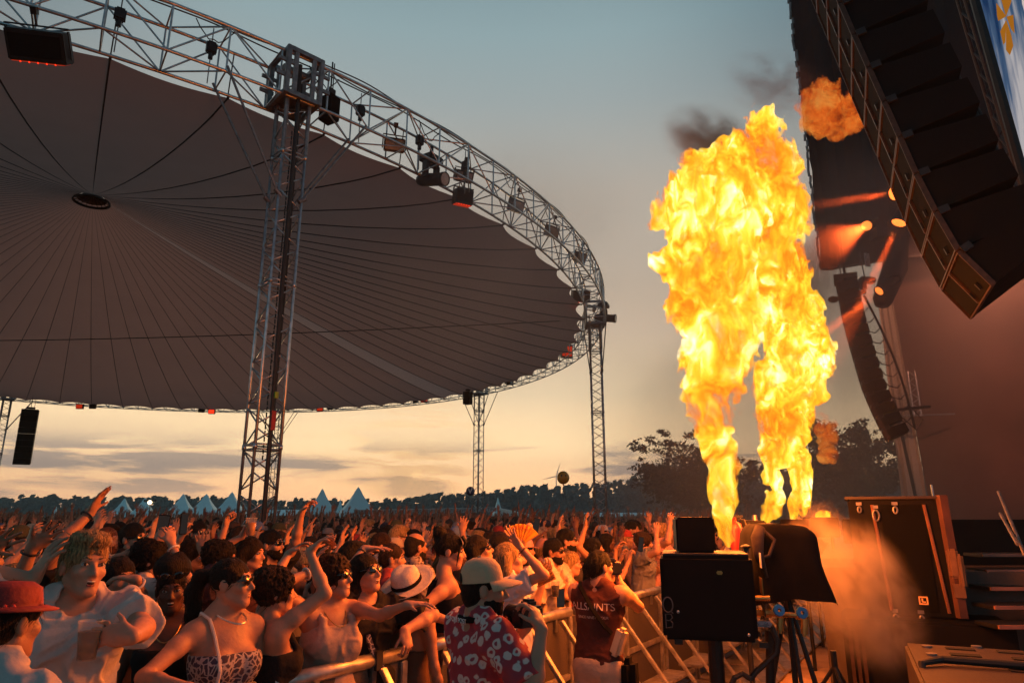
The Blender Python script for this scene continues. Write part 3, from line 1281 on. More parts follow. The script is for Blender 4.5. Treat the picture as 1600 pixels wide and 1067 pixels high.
def line_array(P, pix, n, width, depth, label, bars=True):
    """hanging curved line array; pix = pixels of the far front edge from the top down"""
    pts = [plane_solve(P, SN, u, v) for (u, v) in pix]
    # resample the curve
    seg = [0]
    for a, b in zip(pts, pts[1:]):
        seg.append(seg[-1] + math.hypot(b[0] - a[0], b[1] - a[1]))
    def samp(s):
        for i in range(len(seg) - 1):
            if s <= seg[i + 1] + 1e-6:
                f = (s - seg[i]) / (seg[i + 1] - seg[i])
                return (pts[i][0] + (pts[i + 1][0] - pts[i][0]) * f, pts[i][1] + (pts[i + 1][1] - pts[i][1]) * f)
        return pts[-1]
    tot = seg[-1]
    root = empty('line_array', P, 0, label, 'speaker array')
    nodes = [samp(tot * i / n) for i in range(n + 1)]
    for i in range(n):
        a, b = nodes[i], nodes[i + 1]
        A = SN * a[0] + UPV * a[1]
        B = SN * b[0] + UPV * b[1]
        dn = (B - A)
        L_ = dn.length
        dn.normalize()
        out = (SN - dn * SN.dot(dn)).normalized()       # facing the crowd
        y = -SD                                             # towards the camera
        ctr = (A + B) / 2 + y * (width / 2)
        rot = basis(y, out, dn)
        c = MB()
        # tapered cabinet body behind the front frame
        w2, l2 = width / 2 - .02, L_ / 2 - .012
        fr = [(-w2, 0, -l2), (w2, 0, -l2), (w2, 0, l2), (-w2, 0, l2)]
        bk = [(-w2 * .93, -depth, -l2 * .74), (w2 * .93, -depth, -l2 * .74), (w2 * .93, -depth, l2 * .74), (-w2 * .93, -depth, l2 * .74)]
        vs = [ctr + rot @ Vector(q) for q in fr + bk]
        c.add(vs, [(0, 1, 2, 3), (7, 6, 5, 4), (0, 4, 5, 1), (1, 5, 6, 2), (2, 6, 7, 3), (3, 7, 4, 0)])
        cab = c.build('speaker_cabinet', M['black'], root)
        g_ = MB()
        for sx in (-1, 1):
            g_.box(ctr + rot @ Vector((sx * w2 * .505, .012, 0)), (w2 * .90, .022, l2 * 1.86), rot, bevel=.006)
        g_.build('grille', M['grille'], cab)
        f_ = MB()
        e = .014
        for sz in (-1, 1):
            f_.box(ctr + rot @ Vector((0, .015, sz * l2)), (w2 * 2 + .03, .045, e), rot)
        for sx in (-1, 1):
            f_.box(ctr + rot @ Vector((sx * (w2 + .012), .015, 0)), (e, .05, l2 * 2 - e), rot)
        f_.box(ctr + rot @ Vector((0, .03, 0)), (.05, .035, l2 * 2 - e), rot, bevel=.008)
        f_.build('front_frame', M['frame_edge'], cab)
        for sx in (-1, 1):
            h_ = MB()
            h_.box(ctr + rot @ Vector((sx * w2 * .28 + w2 * .3, .04, l2 * .55)), (.03, .02, l2 * .35), rot)
            h_.build('handle', M['blackmetal'], cab)
            h_ = MB()
            h_.box(ctr + rot @ Vector((sx * (w2 + .03), -.05, -l2 * .98)), (.03, .09, .07), rot)
            h_.build('rigging_plate', M['blackmetal'], cab)
    top = SN * nodes[0][0] + UPV * nodes[0][1]
    b = MB()
    cc = top - SD * (width / 2) - SN * (depth * .4)
    b.box(cc + UPV * .10, (width * .8, depth * 1.2, .10), basis(-SD, SN, UPV))
    for sx in (-.3, .3):
        b.tube(cc - SD * (sx * width) + UPV * .1, cc - SD * (sx * width) + UPV * 1.0, .02)
    b.build('flying_frame', M['blackmetal'], root)
    return root


PA = at_y(1479, 457, 7.0)
line_array(PA, [(1232, -98), (1277, 9), (1331, 140), (1392, 281), (1430, 370), (1479, 457), (1522, 497)], 13, 1.22, .72,
           'huge black curved speaker array hanging over the pit at top right')
# signal cables hanging behind the big array
b = MB()
top, bot = at_y(1425, 30, 6.9), at_y(1592, 370, 6.9)
pts = [top.lerp(bot, i / 30) + SN * (-.15 * math.sin(math.pi * i / 30)) for i in range(31)]
b.path(pts, .026, 6)
b.path([p + Vector((.05, .0, .02 * math.sin(i))) for i, p in enumerate(pts)], .018, 6)
for k in range(5):
    t = .32 + k * .14
    p = top.lerp(bot, t)
    q = p + Vector((-.36, .05, -.02))
    b.path([p, p + Vector((-.02, 0, -.16)), p.lerp(q, .5) + Vector((.02, 0, -.22)), q + Vector((.03, 0, -.1)), q], .016, 6)
tag(b.build('cable_bundle', M['cable'], origin=top), 'thick cable bundle looping down behind the huge speaker array', 'cable')

# second array at the far end
PB = at_y(1312, 455, 13.6)
line_array(PB, [(1310, 452), (1320, 505), (1334, 556), (1350, 610), (1368, 652), (1389, 691)], 14, .62, .36,
           'slim curved speaker array hanging further off before the pale banner')
b = MB()
p = at_y(1326, 462, 13.5)
q = at_y(1404, 668, 13.4)
pts = [p.lerp(q, i / 24) + Vector((.32 + .12 * math.sin(math.pi * i / 24), 0, 0)) for i in range(25)]
b.path(pts, .025, 5)
for k in range(11):
    c = pts[2 + 2 * k]
    b.path([c, c + Vector((-.12, 0, -.12)), c + Vector((-.28, 0, -.08)), c + Vector((-.38, 0, .05))], .012, 5)
b.tube(q + Vector((0, 0, .35)), q + Vector((.62, -.1, .40)), .03)
b.path([q + Vector((.1, 0, .2)), q + Vector((.35, 0, -.05)), q + Vector((.5, 0, .15)), q + Vector((.3, 0, .4))], .012, 5)
tag(b.build('cable_ladder', M['cable'], origin=p), 'cable ladder with small loops beside the slim speaker array', 'cable')

# motors and chains the slim array hangs on
GM = 'motors above the slim speaker array'
for (u, v0, v1, lab) in ((1320, 424, 443, 'chain motor directly above the slim speaker array, left one'),
                         (1355, 418, 438, 'chain motor above the slim speaker array next to the orange lens')):
    p = at_y(u, v1, 13.6)
    r_ = empty('chain_motor', p, .2, lab, 'chain hoist', GM)
    b = MB()
    b.box((0, 0, 0), (.34, .16, .13), bevel=.03)
    b.box((-.12, 0, -.12), (.1, .1, .18))
    b.build('motor', M['blackmetal'], r_)
    b = MB()
    b.tube((-.05, 0, .06), (-.1, 0, .62), .014)
    b.ball((-.09, 0, .40), .035)
    b.build('chain', M['alu_dark'], r_)
b = MB()
p, q = at_y(1302, 468, 13.6), at_y(1352, 456, 13.6)
b.tube(p, q, .045)
b.ball(p, .07, sc=(1.6, 1, 1))
tag(b.build('rigging_bar', M['blackmetal'], origin=p), 'short dark rigging bar on top of the slim speaker array', 'bar')

# hanging black scrim over the stage wing
b = MB()
Y0 = 14.2
tl, bl = at_y(1222, -60, Y0), at_y(1285, 421, Y0)
br = bl - SN * 3.6
br.z = bl.z + .02
rows, cols = 30, 20
vs, fs = [], []
rng = random.Random(2)
H_ = 9.0
for j in range(rows + 1):
    for i in range(cols + 1):
        p = bl.lerp(br, i / cols) + UPV * (H_ * j / rows)
        if i == 0:
            p += SN * (rng.uniform(-.03, .05))
        p += SD * (.05 * math.sin(i * 1.9) + .03 * math.sin(i * .7 + j * .3))
        if j == 0:
            p += UPV * rng.uniform(-.015, .015)
        vs.append(p)
k = len(vs)
vs += [p + SD * .06 for p in vs]
W_ = cols + 1
for j in range(rows):
    for i in range(cols):
        q = (j * W_ + i, j * W_ + i + 1, (j + 1) * W_ + i + 1, (j + 1) * W_ + i)
        fs += [q, tuple(x + k for x in q)[::-1]]
for i in range(cols):
    fs += [(i, i + k, i + 1 + k, i + 1)]
for j in range(rows):
    a = j * W_
    fs += [(a, a + W_, a + W_ + k, a + k)]
    a = j * W_ + cols
    fs += [(a, a + k, a + W_ + k, a + W_)]
b.add(vs, fs)
root = empty('stage_scrim', bl, 0, 'black cloth scrim hanging high over the stage wing behind the huge array', 'curtain')
so = b.build('cloth', mat('scrim_cloth', (.024, .015, .014), .9, 0, .4, .8, .4, 12), root, origin=None)
so.location = -Vector(bl)
e = MB()
for j in range(60):
    p = bl + UPV * (H_ * j / 60) + SN * (.02 + rng.uniform(-.02, .035)) - SD * .03
    e.tube(p, p + UPV * (H_ / 60) + SN * rng.uniform(-.02, .02), .03, 5)
e.path([bl.lerp(br, i / 30) + UPV * (rng.uniform(-.02, .02)) for i in range(31)], .03, 5)
eo = e.build('hem', M['alu_dark'], root)
eo.location = -Vector(bl)
tp = MB()
for (u, v) in ((1361, 240), (1355, 406)):
    p = at_y(u, v, Y0 - .45)
    tp.box(p, (.12, .03, .30), rotz(.3))
tp_ = tp.build('white_tag', M['white'], root)
tp_.location = -Vector(bl)

# pale banner and the black wing wall
Y1 = 15.4
b = MB()
q0, q1 = at_y(1372, 470, Y1), at_y(1394, 462, Y1)
q2, q3 = at_y(1452, 800, Y1), at_y(1412, 800, Y1)
def banner_pts(a, bb, n, wob):
    return [a.lerp(bb, i / n) + SD * (wob * math.sin(i * .9)) for i in range(n + 1)]
L0, R0 = banner_pts(q0, q3, 24, .03), banner_pts(q1, q2, 24, .02)
vs, fs = [], []
nc = 8
for l, r in zip(L0, R0):
    for i in range(nc + 1):
        vs.append(l.lerp(r, i / nc) + SD * (.035 * math.sin(i * 2.1)))
for j in range(24):
    for i in range(nc):
        a = j * (nc + 1) + i
        fs.append((a, a + 1, a + nc + 2, a + nc + 1))
k = len(vs)
vs += [p + SD * .04 for p in vs]
fs += [tuple(x + k for x in f)[::-1] for f in fs]
b.add(vs, fs)
M['banner'] = mat('pale_banner', (.52, .43, .34), .75, 0, .12, .9)
bn = empty('side_banner', q3, 0, 'tall pale fabric banner at the edge of the black stage wall', 'banner')
bo = b.build('fabric', M['banner'], bn)
bo.location = -Vector(q3)
p_ = MB()
p_.tube(at_y(1396, 620, Y1 - .3), at_y(1436, 800, Y1 - .3), .035)
po = p_.build('pole', M['blackmetal'], bn)
po.location = -Vector(q3)

b = MB()
w0 = at_y(1455, 800, Y1 + .1)
wt = at_y(1392, 458, Y1 + .1)
lean = (wt - w0) / (wt.z - w0.z)
vs, fs = [], []
for j in range(13):
    for i in range(25):
        z = w0.z - 2.5 + 16 * j / 12
        p = w0 + lean * (z - w0.z) - SN * (16 * i / 24)
        p += SD * (.03 * math.sin(i * 1.3) + .02 * math.sin(j))
        vs.append(p)
for j in range(12):
    for i in range(24):
        a = j * 25 + i
        fs.append((a, a + 1, a + 26, a + 25))
k = len(vs)
vs += [p + SD * .15 for p in vs]
fs += [tuple(x + k for x in f)[::-1] for f in fs]
fs += [(j * 25, (j + 1) * 25, (j + 1) * 25 + k, j * 25 + k) for j in range(12)]
b.add(vs, fs)
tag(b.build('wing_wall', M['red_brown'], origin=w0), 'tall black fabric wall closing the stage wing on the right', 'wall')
# small truss post at that wall's edge
b = MB()
p, q = at_y(1418, 580, Y1 - .5), at_y(1428, 648, Y1 - .5)
for dx in (0, .16):
    b.tube(p + Vector((dx, 0, 0)), q + Vector((dx, 0, 0)), .02)
for i in range(8):
    a = p.lerp(q, i / 8) + Vector((.16 * (i % 2), 0, 0))
    c = p.lerp(q, (i + 1) / 8) + Vector((.16 * ((i + 1) % 2), 0, 0))
    b.tube(a, c, .012)
b.tube(p + Vector((-.3, 0, -1.0)), p + Vector((.9, 0, -.95)), .02)
tag(b.build('side_truss', M['alu'], origin=p), 'short piece of pale truss on the black wing wall edge', 'truss')

# roof truss leg in front of the screen and the video screen itself
def stage_leg():
    Y = 9.0
    p0, p1 = at_y(1490, -60, Y), at_y(1612, 345, Y)
    root = empty('stage_truss_leg', p1, 0, 'black stage truss leg running down beside the bright video screen', 'truss')
    wv = Vector((.26, -.1, 0))
    dv = Vector((.1, .26, 0))
    ch = [(0, 0), (1, 0), (1, 1), (0, 1)]
    for (i, j) in ch:
        b = MB()
        b.tube(p0 - p1 + wv * i + dv * j, wv * i + dv * j, .03, 8)
        b.build('chord', M['frame_edge'], root)
    b = MB()
    n = 12
    for k in range(n):
        for (a, c) in zip(ch, ch[1:] + ch[:1]):
            A = (p0 - p1).lerp(Vector((0, 0, 0)), k / n) + wv * a[0] + dv * a[1]
            C = (p0 - p1).lerp(Vector((0, 0, 0)), (k + 1) / n) + wv * c[0] + dv * c[1]
            b.tube(A, C, .016, 6)
    b.build('lattice', M['frame_edge'], root)
    b = MB()
    b.path([(p0 - p1).lerp(Vector((0, 0, 0)), k / 20) + wv * .8 + Vector((.05 * math.sin(k * 1.3), 0, 0)) for k in range(21)], .05, 6)
    b.build('cables', M['cable'], root)


stage_leg()


def screen_mat():
    m = bpy.data.materials.new('video_picture')
    m.use_nodes = True
    N, L = m.node_tree.nodes, m.node_tree.links
    N.clear()
    o = N.new('ShaderNodeOutputMaterial')
    e = N.new('ShaderNodeEmission')
    tc = N.new('ShaderNodeTexCoord')
    mp = N.new('ShaderNodeMapping')
    mp.inputs['Scale'].default_value = (6.5, 6.5, .35)
    no = N.new('ShaderNodeTexNoise')
    no.inputs['Scale'].default_value = 1.4
    no.inputs['Detail'].default_value = 5
    rp = N.new('ShaderNodeValToRGB')
    rp.color_ramp.elements[0].position = .40
    rp.color_ramp.elements[0].color = (.010, .035, .10, 1)
    rp.color_ramp.elements[1].position = .70
    rp.color_ramp.elements[1].color = (.50, .47, .48, 1)
    k = rp.color_ramp.elements.new(.52)
    k.color = (.06, .11, .20, 1)
    L.new(tc.outputs['Object'], mp.inputs[0])
    L.new(mp.outputs[0], no.inputs[0])
    sp = N.new('ShaderNodeSeparateXYZ')
    L.new(tc.outputs['Object'], sp.inputs[0])
    # the picture gets paler towards its lower part
    mr = N.new('ShaderNodeMapRange')
    mr.inputs[1].default_value = 3.2
    mr.inputs[2].default_value = 0.2
    mr.inputs[3].default_value = -.05
    mr.inputs[4].default_value = .14
    L.new(sp.outputs[2], mr.inputs[0])
    ad = N.new('ShaderNodeMath')
    L.new(no.outputs[0], ad.inputs[0])
    L.new(mr.outputs[0], ad.inputs[1])
    L.new(ad.outputs[0], rp.inputs[0])
    L.new(rp.outputs[0], e.inputs[0])
    e.inputs[1].default_value = .85
    L.new(e.outputs[0], o.inputs[0])
    return m


def video_screen():
    Y = 8.4
    p0, p1 = at_y(1513, -40, Y), at_y(1597, 262, Y)
    root = empty('video_screen', p1, 0, 'bright blue and white video screen with an orange flower at top right corner', 'screen')
    side = Vector((.94, -.34, 0)) * 2.5
    a, b_ = p1 + (p1 - p0) * .25 - p1, p0 + (p0 - p1) * .1 - p1
    nrm = (b_ - a).cross(side).normalized()
    if nrm.y > 0:
        nrm = -nrm
    m_ = MB()
    m_.slab([a, a + side, b_ + side, b_], .12)
    m_.build('picture', screen_mat(), root)
    f = MB()
    for (q, r) in ((a, b_), (b_, b_ + side), (a, a + side)):
        f.tube(q + nrm * .0, r, .07, 8)
    f.build('frame', M['blackmetal'], root)
    fl = MB()
    x = side.normalized()
    y = (b_ - a).normalized()
    y = (y - x * y.dot(x)).normalized()

    def loc(u, v):
        # pixel on the picture plane
        d = ray(u, v)
        o = Vector((0, 0, CAM_H))
        t = (p1 + a - o).dot(nrm) / d.dot(nrm)
        return o + d * t - p1 + nrm * .085
    c = loc(1568, 34)
    for (pts) in (((1556, -14), (1577, -14), (1577, 10), (1569, 32)), ((1554, 12), (1569, 32), (1557, 39), (1555, 30)),
                  ((1570, 33), (1580, 30), (1582, 58), (1577, 52)), ((1569, 38), (1560, 55), (1565, 76), (1568, 72)),
                  ((1569, 38), (1577, 62), (1580, 78), (1575, 92), (1569, 84))):
        fl.slab([loc(*q) for q in pts], .012)
    fl.build('flower_picture', glow('flower_orange', (.42, .15, .012), .8), root)
    w_ = MB()
    w_.slab([loc(*q) for q in ((1592, -10), (1600, -10), (1606, 36), (1599, 30), (1594, 12))], .012)
    w_.build('white_shape', glow('white_picture', (.72, .6, .56), .8), root)


video_screen()

# ------------------------------------------------------------------ stage lights with red beams
M['orange_lens'] = glow('orange_lens', (1.0, .20, .03), 3.2)


def beam_light(u, v, y, aim_uv, aim_y, label, energy, size=.13, cone=7, col=(1, .13, .02)):
    p = at_y(u, v, y)
    t = at_y(*aim_uv, aim_y)
    d = (t - p).normalized()
    root = empty('stage_light', p, 0, label, 'stage light', 'orange stage lights by the wing')
    z = d
    x = d.orthogonal().normalized()
    rot = basis(x, z.cross(x), z)
    b = MB()
    b.lathe([(0, -.46), (size * .8, -.44), (size * 1.1, -.3), (size * 1.12, -.05), (size * 1.2, .0), (size * 1.02, .0)], n=20, rot=rot)
    b.build('housing', M['blackmetal'], root)
    b = MB()
    b.lathe([(size * 1.0, -.015), (0, .0)], n=20, rot=rot)
    b.build('lens', M['orange_lens'], root)
    b = MB()
    b.path([rot @ Vector((size * 1.25, 0, -.2)), rot @ Vector((size * 1.4, 0, -.5)), rot @ Vector((0, 0, -.62)), rot @ Vector((-size * 1.4, 0, -.5)), rot @ Vector((-size * 1.25, 0, -.2))], .025, 6)
    b.build('yoke', M['blackmetal'], root)
    ld = bpy.data.lights.new('beam', 'SPOT')
    ld.energy = energy
    ld.color = col
    ld.spot_size = R(cone)
    ld.spot_blend = .5
    ld.shadow_soft_size = .05
    lo = bpy.data.objects.new('beam', ld)
    COL.objects.link(lo)
    lo.parent = root
    lo.location = d * .06
    lo.rotation_euler = (-d).to_track_quat('Z', 'Y').to_euler()
    return root


beam_light(1397, 302, 11.6, (1290, 318), 11.2, 'orange stage light shining left across the black scrim', 6500)
beam_light(1404, 349, 12.2, (1366, 430), 12.2, 'orange stage light aiming down beside the black scrim', 5000)
beam_light(1373, 455, 12.8, (1300, 512), 12.6, 'small orange stage light crossing the slim speaker array', 6000, .09)
beam_light(1354, 353, 13.3, (200, 930), 3.5, 'bright orange stage light glowing in front of the scrim', 5500, .10, 16)
wl_ = beam_light(1575, 330, 11.0, (1480, 540), 15.3, 'added orange wash light for the wing wall, hidden behind the huge speaker array', 1500, .13, 80, (1, .36, .2))  # added lamp, out of sight behind the array, that brightens the wing wall
# dark moving head bodies behind them
GB = 'dark moving lights by the wing'
for (u, v, y, lab) in ((1392, 430, 13.2, 'long dark fixture hanging below the orange lights'),):
    p = at_y(u, v, y)
    r_ = empty('hanging_fixture', p, 0, lab, 'stage light')
    b = MB()
    q = at_y(1378, 478, y) - p
    b.path([at_y(1404, 345, y) - p, at_y(1398, 420, y) - p, q + Vector((.03, 0, .12)), q], .2, 14, rs=[.20, .24, .19, .13])
    b.build('housing', M['blackmetal'], r_, smooth=True)
    b = MB()
    b.box((.0, 0, .9), (.5, .3, .2))
    b.build('clamp', M['blackmetal'], r_)

# ------------------------------------------------------------------ stage apron, deck, stairs
STG = 1.38
F0 = Vector((2.98, 7.05, 0))                 # a point of the stage front line
def stg(s, o, z):
    """s metres along the stage front, o metres back into the stage"""
    return F0 + SD * s - SN * o + UPV * z


b = MB()
b.add([stg(.6, 0, -.05), stg(14, 0, -.05), stg(14, 14, -.05), stg(.6, 14, -.05),
       stg(.6, 0, STG), stg(14, 0, STG), stg(14, 14, STG), stg(.6, 14, STG)],
      [(0, 1, 5, 4), (1, 2, 6, 5), (2, 3, 7, 6), (3, 0, 4, 7), (4, 5, 6, 7), (3, 2, 1, 0)])
st = empty('stage', F0, 0, 'black clad stage with pale front edge behind the fire machines', 'stage')
o = b.build('deck', mat('stage_deck', (.06, .045, .04), .6, 0, .3, 2, .2, 20), st)
o.location = -F0
b = MB()
fr_ = []
ns = 60
for i in range(ns):
    a, c = 2.2 + 11.6 * i / ns, 2.2 + 11.6 * (i + 1) / ns
    k0, k1 = .02 + .015 * (i % 2), .02 + .015 * ((i + 1) % 2)
    fr_.append((stg(a, -k0, .06), stg(c, -k1, .06), stg(c, -k1, STG - .14), stg(a, -k0, STG - .14)))
for q in fr_:
    b.add(q, [(0, 1, 2, 3)])
o = b.build('front_skirt', mat('skirt_cloth', (.20, .13, .08), .9, 0, .25, 1.5, .3, 12), st)
o.location = -F0
b = MB()
b.add([stg(2.2, -.05, STG - .13), stg(13.8, -.05, STG - .13), stg(13.8, -.05, STG + .005), stg(2.2, -.05, STG + .005), stg(2.2, 1.0, STG + .005), stg(13.8, 1.0, STG + .005)],
      [(0, 1, 2, 3), (3, 2, 5, 4)])
o = b.build('edge', mat('stage_edge_pale', (.50, .38, .26), .6, 0, .1, 2), st)
o.location = -F0

# riser with the subwoofer
SUBY = 7.0
sub0 = at_y(1345, 960, SUBY)
sub1 = at_y(1500, 958, SUBY - .35)
riser_z = sub0.z


def subwoofer():
    root = empty('subwoofer', sub0, 0, 'big black box subwoofer with shackles and strap on the dark riser', 'speaker')
    x = (sub1 - sub0)
    x.z = 0
    w = x.length
    x.normalize()
    y = Vector((-x.y, x.x, 0))
    h = at_y(1345, 780, SUBY).z - riser_z
    rot = basis(x, y, UPV)
    P = lambda a, b_, c: x * a + y * b_ + UPV * c
    b = MB()
    b.box(P(w / 2, .45, h / 2), (w, .9, h), rot, bevel=.02)
    b.build('cabinet', M['black'], root)
    b = MB()
    b.box(P(w / 2, .44, h + .012), (w + .05, .95, .026), rot, bevel=.006)
    b.build('lid', mat('lid_edge', (.03, .018, .014), .5, .0, .3, 9), root)
    b = MB()
    for (a0, a1) in ((.26, .33), (.80, .90)):
        b.path([P(w * a0, -.012, h * .95), P(w * a1, -.012, h * .05)], .016, 6)
    b.build('edge_strip', mat('edge_strip', (.16, .07, .035), .5), root)
    gg = MB()
    gg.box(P(w * .575, -.006, h * .5), (w * .46, .016, h * .9), rot, bevel=.006)
    gg.build('grille', M['grille'], root)
    for (a, c, s_) in ((.12, .96, .03), (.29, .93, .055), (.5, .96, .035), (.36, .05, .05), (.62, .05, .035)):
        k = MB()
        k.box(P(w * a, -.01, h * c), (.05, .03, .03), rot)
        k.path([P(w * a + s_ * .5 * math.cos(t), -.03, h * c - .03 - s_ * .9 + s_ * .9 * math.sin(t)) for t in [i * math.pi / 6 - .3 for i in range(13)]], .009, 6)
        k.build('shackle', M['alu_dark'], root)
    k = MB()
    c0 = P(w * .66, -.018, h * .145)
    for (dx, dz, sx, sz) in ((0, .03, .075, .012), (0, -.03, .075, .012), (-.032, 0, .012, .05), (.032, 0, .012, .05), (-.008, .004, .012, .03), (.004, -.012, .03, .010)):
        k.box(c0 + x * dx + UPV * dz, (sx, .006, sz), rot)
    k.build('emblem', mat('emblem_orange', (.75, .42, .15), .4), root)
    s_ = MB()
    s_.path([P(w * .985, -.03, h + .03), P(w * .99, -.035, h * .8), P(w * 1.0, -.035, h * .5), P(w * 1.01, -.035, h * .02)], .03, 4, rs=[.05, .05, .05, .05])
    s_.build('ratchet_strap', mat('strap_orange', (.10, .04, .03), .85), root)
    r_ = MB()
    r_.box(P(w * 1.0, -.07, h * .46), (.09, .06, .26), rot, bevel=.02)
    r_.box(P(w * 1.06, -.09, h * .40), (.06, .05, .30), rot, bevel=.02)
    r_.box(P(w * 1.02, -.07, h * .24), (.09, .03, .12), rot)
    r_.build('ratchet', mat('ratchet_metal', (.22, .11, .05), .5, .5), root)
    return P, w, x, y, rot


P_, w_, x_, y_, rot_ = subwoofer()
b = MB()
c = sub0 + x_ * (w_ * .62) + y_ * .55
b.box(Vector((c.x, c.y, (riser_z - .05) / 2)), (w_ * 1.65, 1.7, riser_z + .05 - .004), rot_, bevel=.02)
r_ = empty('riser', (c.x, c.y, 0), 0, 'dark riser box carrying the big subwoofer', 'riser')
o = b.build('box', M['black'], r_)
o.location = -Vector((c.x, c.y, 0))
b = MB()
for k in range(3):
    q = c - x_ * (w_ * .78 - .02 - .05 * k) - y_ * (.88 + .012 * k)
    b.box(Vector((q.x, q.y, riser_z / 2)), (.03, .03, riser_z - .02), rot_)
o = b.build('corner_trim', M['frame_edge'], r_)
o.location = -Vector((c.x, c.y, 0))

# small monitor wedge behind
p = at_y(1338, 830, 12.5)
r_ = empty('monitor_speaker', p, .3, 'small black monitor speaker at the left of the subwoofer', 'speaker')
b = MB()
b.box((0, 0, 0), (.26, .4, .42), bevel=.02)
b.build('cabinet', M['black'], r_)
b = MB()
b.box((0, -.206, 0), (.22, .012, .38))
b.build('grille', M['grille'], r_)

# flat speaker with slots in the lower right corner
def front_fill():
    z = 1.1
    A = at_z(1412, 1003, z)
    B = at_z(1440, 1067, z)
    d = (B - A).normalized()
    B = A + d * 1.5
    x = -SN
    L_ = 1.5
    W2 = 1.9
    root = empty('front_fill_speaker', A, 0, 'brown black flat speaker with handle slots in the lower right corner', 'speaker')
    rot = basis(x, -d, UPV)
    c = x * (W2 / 2) + d * (L_ / 2)
    m = mat('brown_cabinet', (.032, .019, .015), .6, 0, .2, 60, .15, 160)
    b = MB()
    b.box(c + UPV * (-.35), (W2, L_, .70), rot, bevel=.018)
    b.build('cabinet', m, root)
    for (a, t) in ((.30, .12), (.30, .34), (.62, .12), (.66, .34), (1.50, .22), (.58, .72)):
        s_ = MB()
        s_.box(x * a + d * t * 1.0 + UPV * .0, (.16 if a < .5 else .26, .085, .012), rot, bevel=.004)
        s_.build('slot', bpy.data.materials.get('slot_black') or mat('slot_black', (.004, .004, .004), .9), root)
    g_ = MB()
    g_.box(x * 1.06 + d * .40, (.035, .75, .02), rot, bevel=.006)
    g_.build('rail', M['alu_dark'], root)
    k = MB()
    for (a, t) in ((.12, .14), (.12, .42), (.40, .02), (.85, .55)):
        k.tube(x * a + d * t, x * a + d * t + UPV * .012, .03, 12)
    k.build('bolt', M['alu_dark'], root)
    cb = MB()
    cb.path([d * .9 + x * .02 + UPV * -.2, d * .82 + x * .04 + UPV * .02, d * .72 + x * .15 + UPV * .03, d * .70 + x * .6 + UPV * .025, d * .74 + x * 1.2 + UPV * .025, d * .72 + x * 1.9 + UPV * .025], .02, 8)
    tag(cb.build('cable', M['cable'], origin=None), 'black cable lying over the flat brown speaker', 'cable')
    bpy.data.objects[cb_name()].location = A


def cb_name():
    return [o.name for o in COL.objects if o.get('category') == 'cable'][-1]


front_fill()


def stairs():
    root = empty('stage_stairs', at_y(1570, 900, 6.3), 0, 'dark stage stairs with lit tread edges and thin handrails at the right', 'stairs')
    o0 = Vector(root.location)
    for i, (v, y) in enumerate(((864, 7.3), (889, 7.0), (916, 6.7), (945, 6.4), (975, 6.1))):
        p = at_y(1530 + i * 6, v, y)
        b = MB()
        b.box(p + Vector((.75, .12, -.02)) - o0, (1.5, .30, .035), bevel=.006)
        t = b.build('tread', M['blackmetal'], root)
        b = MB()
        b.box(p + Vector((.75, -.045, -.015)) - o0, (1.5, .02, .03))
        b.build('nosing', mat('nosing_%d' % i, (.30, .13, .08), .4) if i == 0 else bpy.data.materials['nosing_0'], t)
    for (a, c) in (((1560, 768), (1602, 868)), ((1563, 802), (1590, 850))):
        b = MB()
        b.tube(at_y(*a, 7.4) - o0, at_y(*c, 6.3) - o0, .016, 8)
        b.build('handrail', M['alu_dark'], root)
    b = MB()
    b.box(at_y(1566, 930, 7.9) - o0 + Vector((.6, 0, -.3)), (2.4, .1, 2.2))
    b.build('back_panel', M['black'], root)
    b = MB()
    q = at_y(1528, 838, 8.6)
    b.box(q - o0 + Vector((.8, 0, 0)), (1.6, .8, .06))
    dk = b.build('landing', M['blackmetal'], root)
    b = MB()
    b.box(q - o0 + Vector((.8, -.42, .0)), (1.6, .02, .06))
    b.build('red_strip', glow('red_strip', (1, .012, .008), .35), root)


stairs()
# thin mast behind the subwoofer
b = MB()
b.tube(at_y(1461, 790, 9), at_y(1455, 757, 9), .015)
tag(b.build('mic_stand', M['alu'], origin=at_y(1461, 790, 9)), 'thin metal stand tip behind the subwoofer', 'stand')
# ------------------------------------------------------------------ crowd barrier
RAIL = 1.15
f0 = at_z(380, 1068, RAIL)
f1 = at_z(925, 940, RAIL)
FD = (f1 - f0)
FD.z = 0
FD.normalize()
FNP = Vector((FD.y, -FD.x, 0))              # towards the pit
FBASE = Vector((f0.x, f0.y, 0))


def fpt(s, o=0, z=0):
    return FBASE + FD * s + FNP * o + UPV * z


